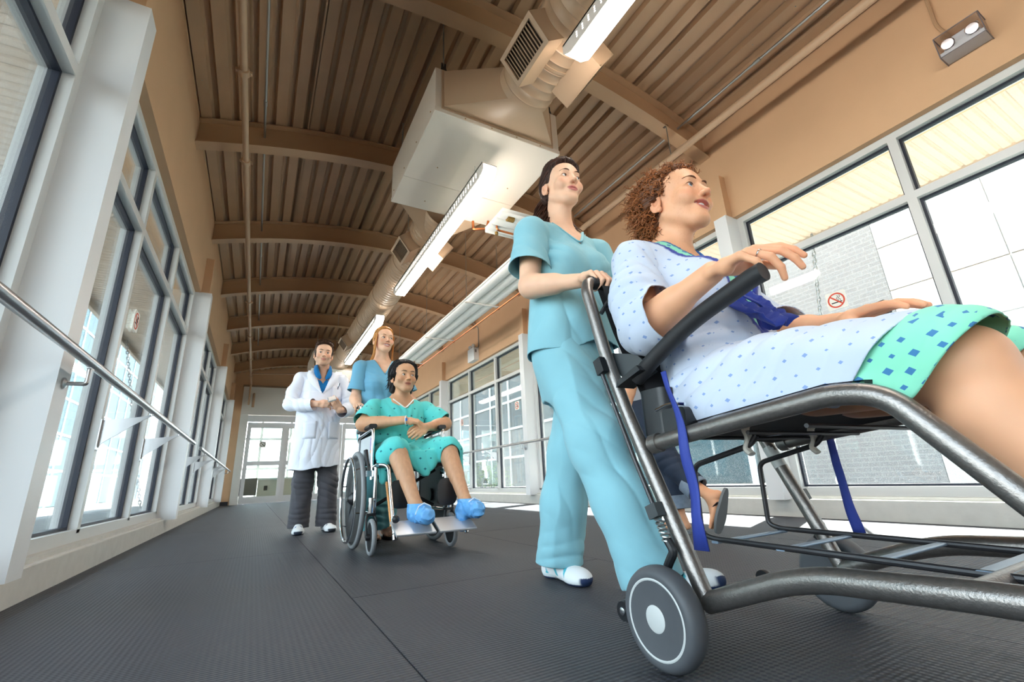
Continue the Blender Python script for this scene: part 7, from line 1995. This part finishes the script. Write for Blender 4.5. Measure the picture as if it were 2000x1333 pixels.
        c = he+d*0.10; pts = [c+rt*0.045+Vector((0, 0, -0.004)), c+rt*0.03+d*0.01+Vector((0, 0, 0.03)), c+d*0.02+Vector((0, 0, 0.042)), c-rt*0.03+d*0.01+Vector((0, 0, 0.03)), c-rt*0.045+Vector((0, 0, -0.004))]
        MB().tube(round_path(pts, 0.02), 0.013, 8, flat=0.3).build('strap', MD, so)
nurse_blonde()

def walker():
    t = person('passer-by in rolled dark jeans and flip-flops behind the front chair', (2.45, 2.3, 0))
    P = dict(id='walker', skin=S_TAN, w=0.98, male=False, gaze=(0, -1, 0)); nb = (2.42, 2.32, 1.36); shR, shL = (2.58, 2.32, 1.29), (2.26, 2.32, 1.29)
    m, R, o, sc = make_bust(P, PI, 0, 0, (2.42, 2.35, 1.54), 1.0, nb, (shR, shL), [((2.42, 2.33, 1.25), (0.12, 0.08, 0.1))], 0.006)
    hd = dict(d=(0, 0.2, -1), n=(-1, 0, 0), thumb=-1, curls=[(0.3, 0.4, 0.3)]*4, sc=0.95)
    aR = arm_mesh([shR, (2.60, 2.33, 1.03), (2.59, 2.40, 0.82)], [0.048, 0.038, 0.026], hd, 0.006, S_TAN); aL = arm_mesh([shL, (2.25, 2.30, 1.03), (2.25, 2.36, 0.82)], [0.048, 0.038, 0.026], dict(hd, n=(1, 0, 0), thumb=1), 0.006, S_TAN)
    parts = [m, aR, aL]
    # standing leg, foot pointing away; trailing leg with the sole turned to the camera
    v = Vol((2.30, 1.96, -0.01), (2.62, 2.62, 0.50), 0.0045); v.cone((2.455, 2.24, 0.36), (2.465, 2.235, 0.085), 0.042, 0.033, 0.02); foot_into(v, (2.465, 2.235, 0.085), (2.467, 2.195, 0.022), (2.44, 2.44, 0.022), 0.95); parts.append(v.mesh().color(lin(*S_TAN)))
    an = np.array((2.43, 1.935, 0.225)); v = Vol((2.25, 1.72, -0.02), (2.62, 2.32, 0.55), 0.0045); v.cone((2.405, 2.10, 0.33), an, 0.042, 0.033, 0.02)
    hee = np.array((2.44, 1.862, 0.250)); toe = np.array((2.405, 1.935, 0.020))
    dd = (toe-hee)/np.linalg.norm(toe-hee); v.cone(an, hee+np.array([0, 0.04, -0.01]), 0.034, 0.028, 0.02); v.cone(an, hee+dd*0.16+np.array([0, 0.028, 0]), 0.034, 0.022, 0.03)
    for k in range(5):
        ox = (k-2)*0.0165; b0 = hee+dd*(0.165-abs(k-1)*0.004)+np.array([ox*1.05, 0.022, 0]); v.cone(hee+dd*0.06+np.array([ox*0.5, 0.03, 0]), b0, 0.02, 0.0115, 0.016); v.cone(b0, b0+dd*0.038, 0.0105, 0.0085, 0.003)
    parts.append(v.mesh().color(lin(*S_TAN)))
    body = join(parts).build('body', M_SKIN, t)
    hm = hair_shell(P, R, o, sc, [(0.2, -0.2), (0.094, -0.090), (0.066, -0.050), (0.02, -0.02), (-0.06, 0.04)], 0.014, col=(90, 60, 40)); hm.build('hair', M_HAIR, t)
    v = Vol((2.10, 2.10, 0.78), (2.74, 2.54, 1.44), 0.009); v.loft([((2.42, 2.32, 0.82), 0.17, 0.12), ((2.42, 2.32, 1.05), 0.15, 0.11), ((2.42, 2.32, 1.22), 0.16, 0.11), ((2.42, 2.32, 1.33), 0.11, 0.075), ((2.42, 2.32, 1.38), 0.06, 0.06)], k=0.02)
    for s in (shR, shL): v.cone((2.42, 2.32, 1.33), s, 0.05, 0.06, 0.04)
    v.neck(neck_cut(nb, (0, 1, 0), 0.062, -0.06, 0.06)); g = v.mesh()
    s1 = sleeve([shR, (2.595, 2.32, 1.12), (2.60, 2.33, 1.05)], [0.062, 0.068, 0.07], (2.597, 2.32, 1.12), (0, 0, -1), 0.009); s2 = sleeve([shL, (2.255, 2.31, 1.12), (2.25, 2.3, 1.05)], [0.062, 0.068, 0.07], (2.255, 2.31, 1.12), (0, 0, -1), 0.009)
    join([g, s1, s2]).build('shirt', cloth_mat('grey_tshirt', (150, 152, 158)), t, 0.003)
    MJ = mat('dark_denim', (34, 46, 66), 0.8, noise=(12, 0.25, 5), bump=(800, 0.3, 0.001)); MC = mat('denim_cuff', (128, 142, 160), 0.8, noise=(40, 0.15), bump=(800, 0.3, 0.001))
    v = Vol((2.20, 1.86, 0.04), (2.66, 2.52, 0.96), 0.007); v.loft([((2.42, 2.33, 0.72), 0.15, 0.11), ((2.42, 2.33, 0.92), 0.15, 0.11)], k=0.03)
    v.chain([(2.485, 2.33, 0.82), (2.465, 2.31, 0.52), (2.46, 2.235, 0.12)], [0.098, 0.082, 0.074], 0.04); v.chain([(2.35, 2.32, 0.82), (2.375, 2.235, 0.50), (2.425, 1.99, 0.245)], [0.098, 0.082, 0.070], 0.04)
    g = v.mesh(); g.folds([((2.38, 2.2, 0.48), (0.2, 0.5, 1), 0.12, 0.05, 0.008)]).wrinkle(0.005, 9)
    g.cut(local_plane((2.46, 2.24, 0.20), (0, -0.1, -1), 0.25)); g.cut(local_plane((2.416, 2.045, 0.290), (0.1, -0.75, -0.6), 0.25)); je = g.build('jeans', MJ, t, 0.003)
    def cuff(c, ax, r, w):
        b = MB(); c = Vector(c); ax = Vector(ax).normalized(); b.tube([c-ax*w/2, c-ax*w*0.46, c+ax*w*0.46, c+ax*w/2], [r*0.92, r, r*1.02, r*0.94], 28, caps=False); o = b.build('cuff', MC, je, 60); md = o.modifiers.new('t', 'SOLIDIFY'); md.thickness = 0.004
    cuff((2.461, 2.238, 0.19), (0, -0.1, -1), 0.080, 0.085); cuff((2.415, 2.055, 0.298), (0.1, -0.75, -0.62), 0.078, 0.085)
    MD = mat('brown_flipflop', (58, 46, 44), 0.6); MSo = mat('grey_sole', (112, 116, 120), 0.7)
    def flip(he, d, up, rt):
        he, d, up, rt = Vector(he), Vector(d).normalized(), Vector(up).normalized(), Vector(rt).normalized(); ou = []
        for k in range(40):
            a = 2*PI*k/40; u = 0.125-0.135*math.cos(a); w = (0.033+0.012*sstep(0.05, 0.2, u))*math.sin(a); ou.append((u, w))
        b = MB(); n = 40
        for h in (0.0, 0.016):
            for u, w in ou: b.v.append(tuple(he+d*u+rt*w+up*h))
        for i in range(n): b.face((i, (i+1) % n, n+(i+1) % n, n+i))
        b.face(list(range(n))[::-1]); b.face([n+i for i in range(n)])
        so = b.build('flip_flop', MSo, t, 40)
        c = he+d*0.13+up*0.016; pts = [c-d*0.05+rt*0.036, c+rt*0.03+up*0.03-d*0.01, c+d*0.05+up*0.028]
        for s in (1, -1): MB().tube([c-d*0.05+rt*0.036*s, c+rt*0.026*s+up*0.034-d*0.01, c+d*0.045+up*0.03], 0.011, 8, flat=0.4).build('strap', MD, so)
    flip((2.467, 2.165, 0.001), (-0.11, 1, 0), (0, 0, 1), (1, 0.1, 0)); flip((2.442, 1.838, 0.268), tuple(dd), (0.02, 1, 0.3), (1, 0, -0.1))
walker()
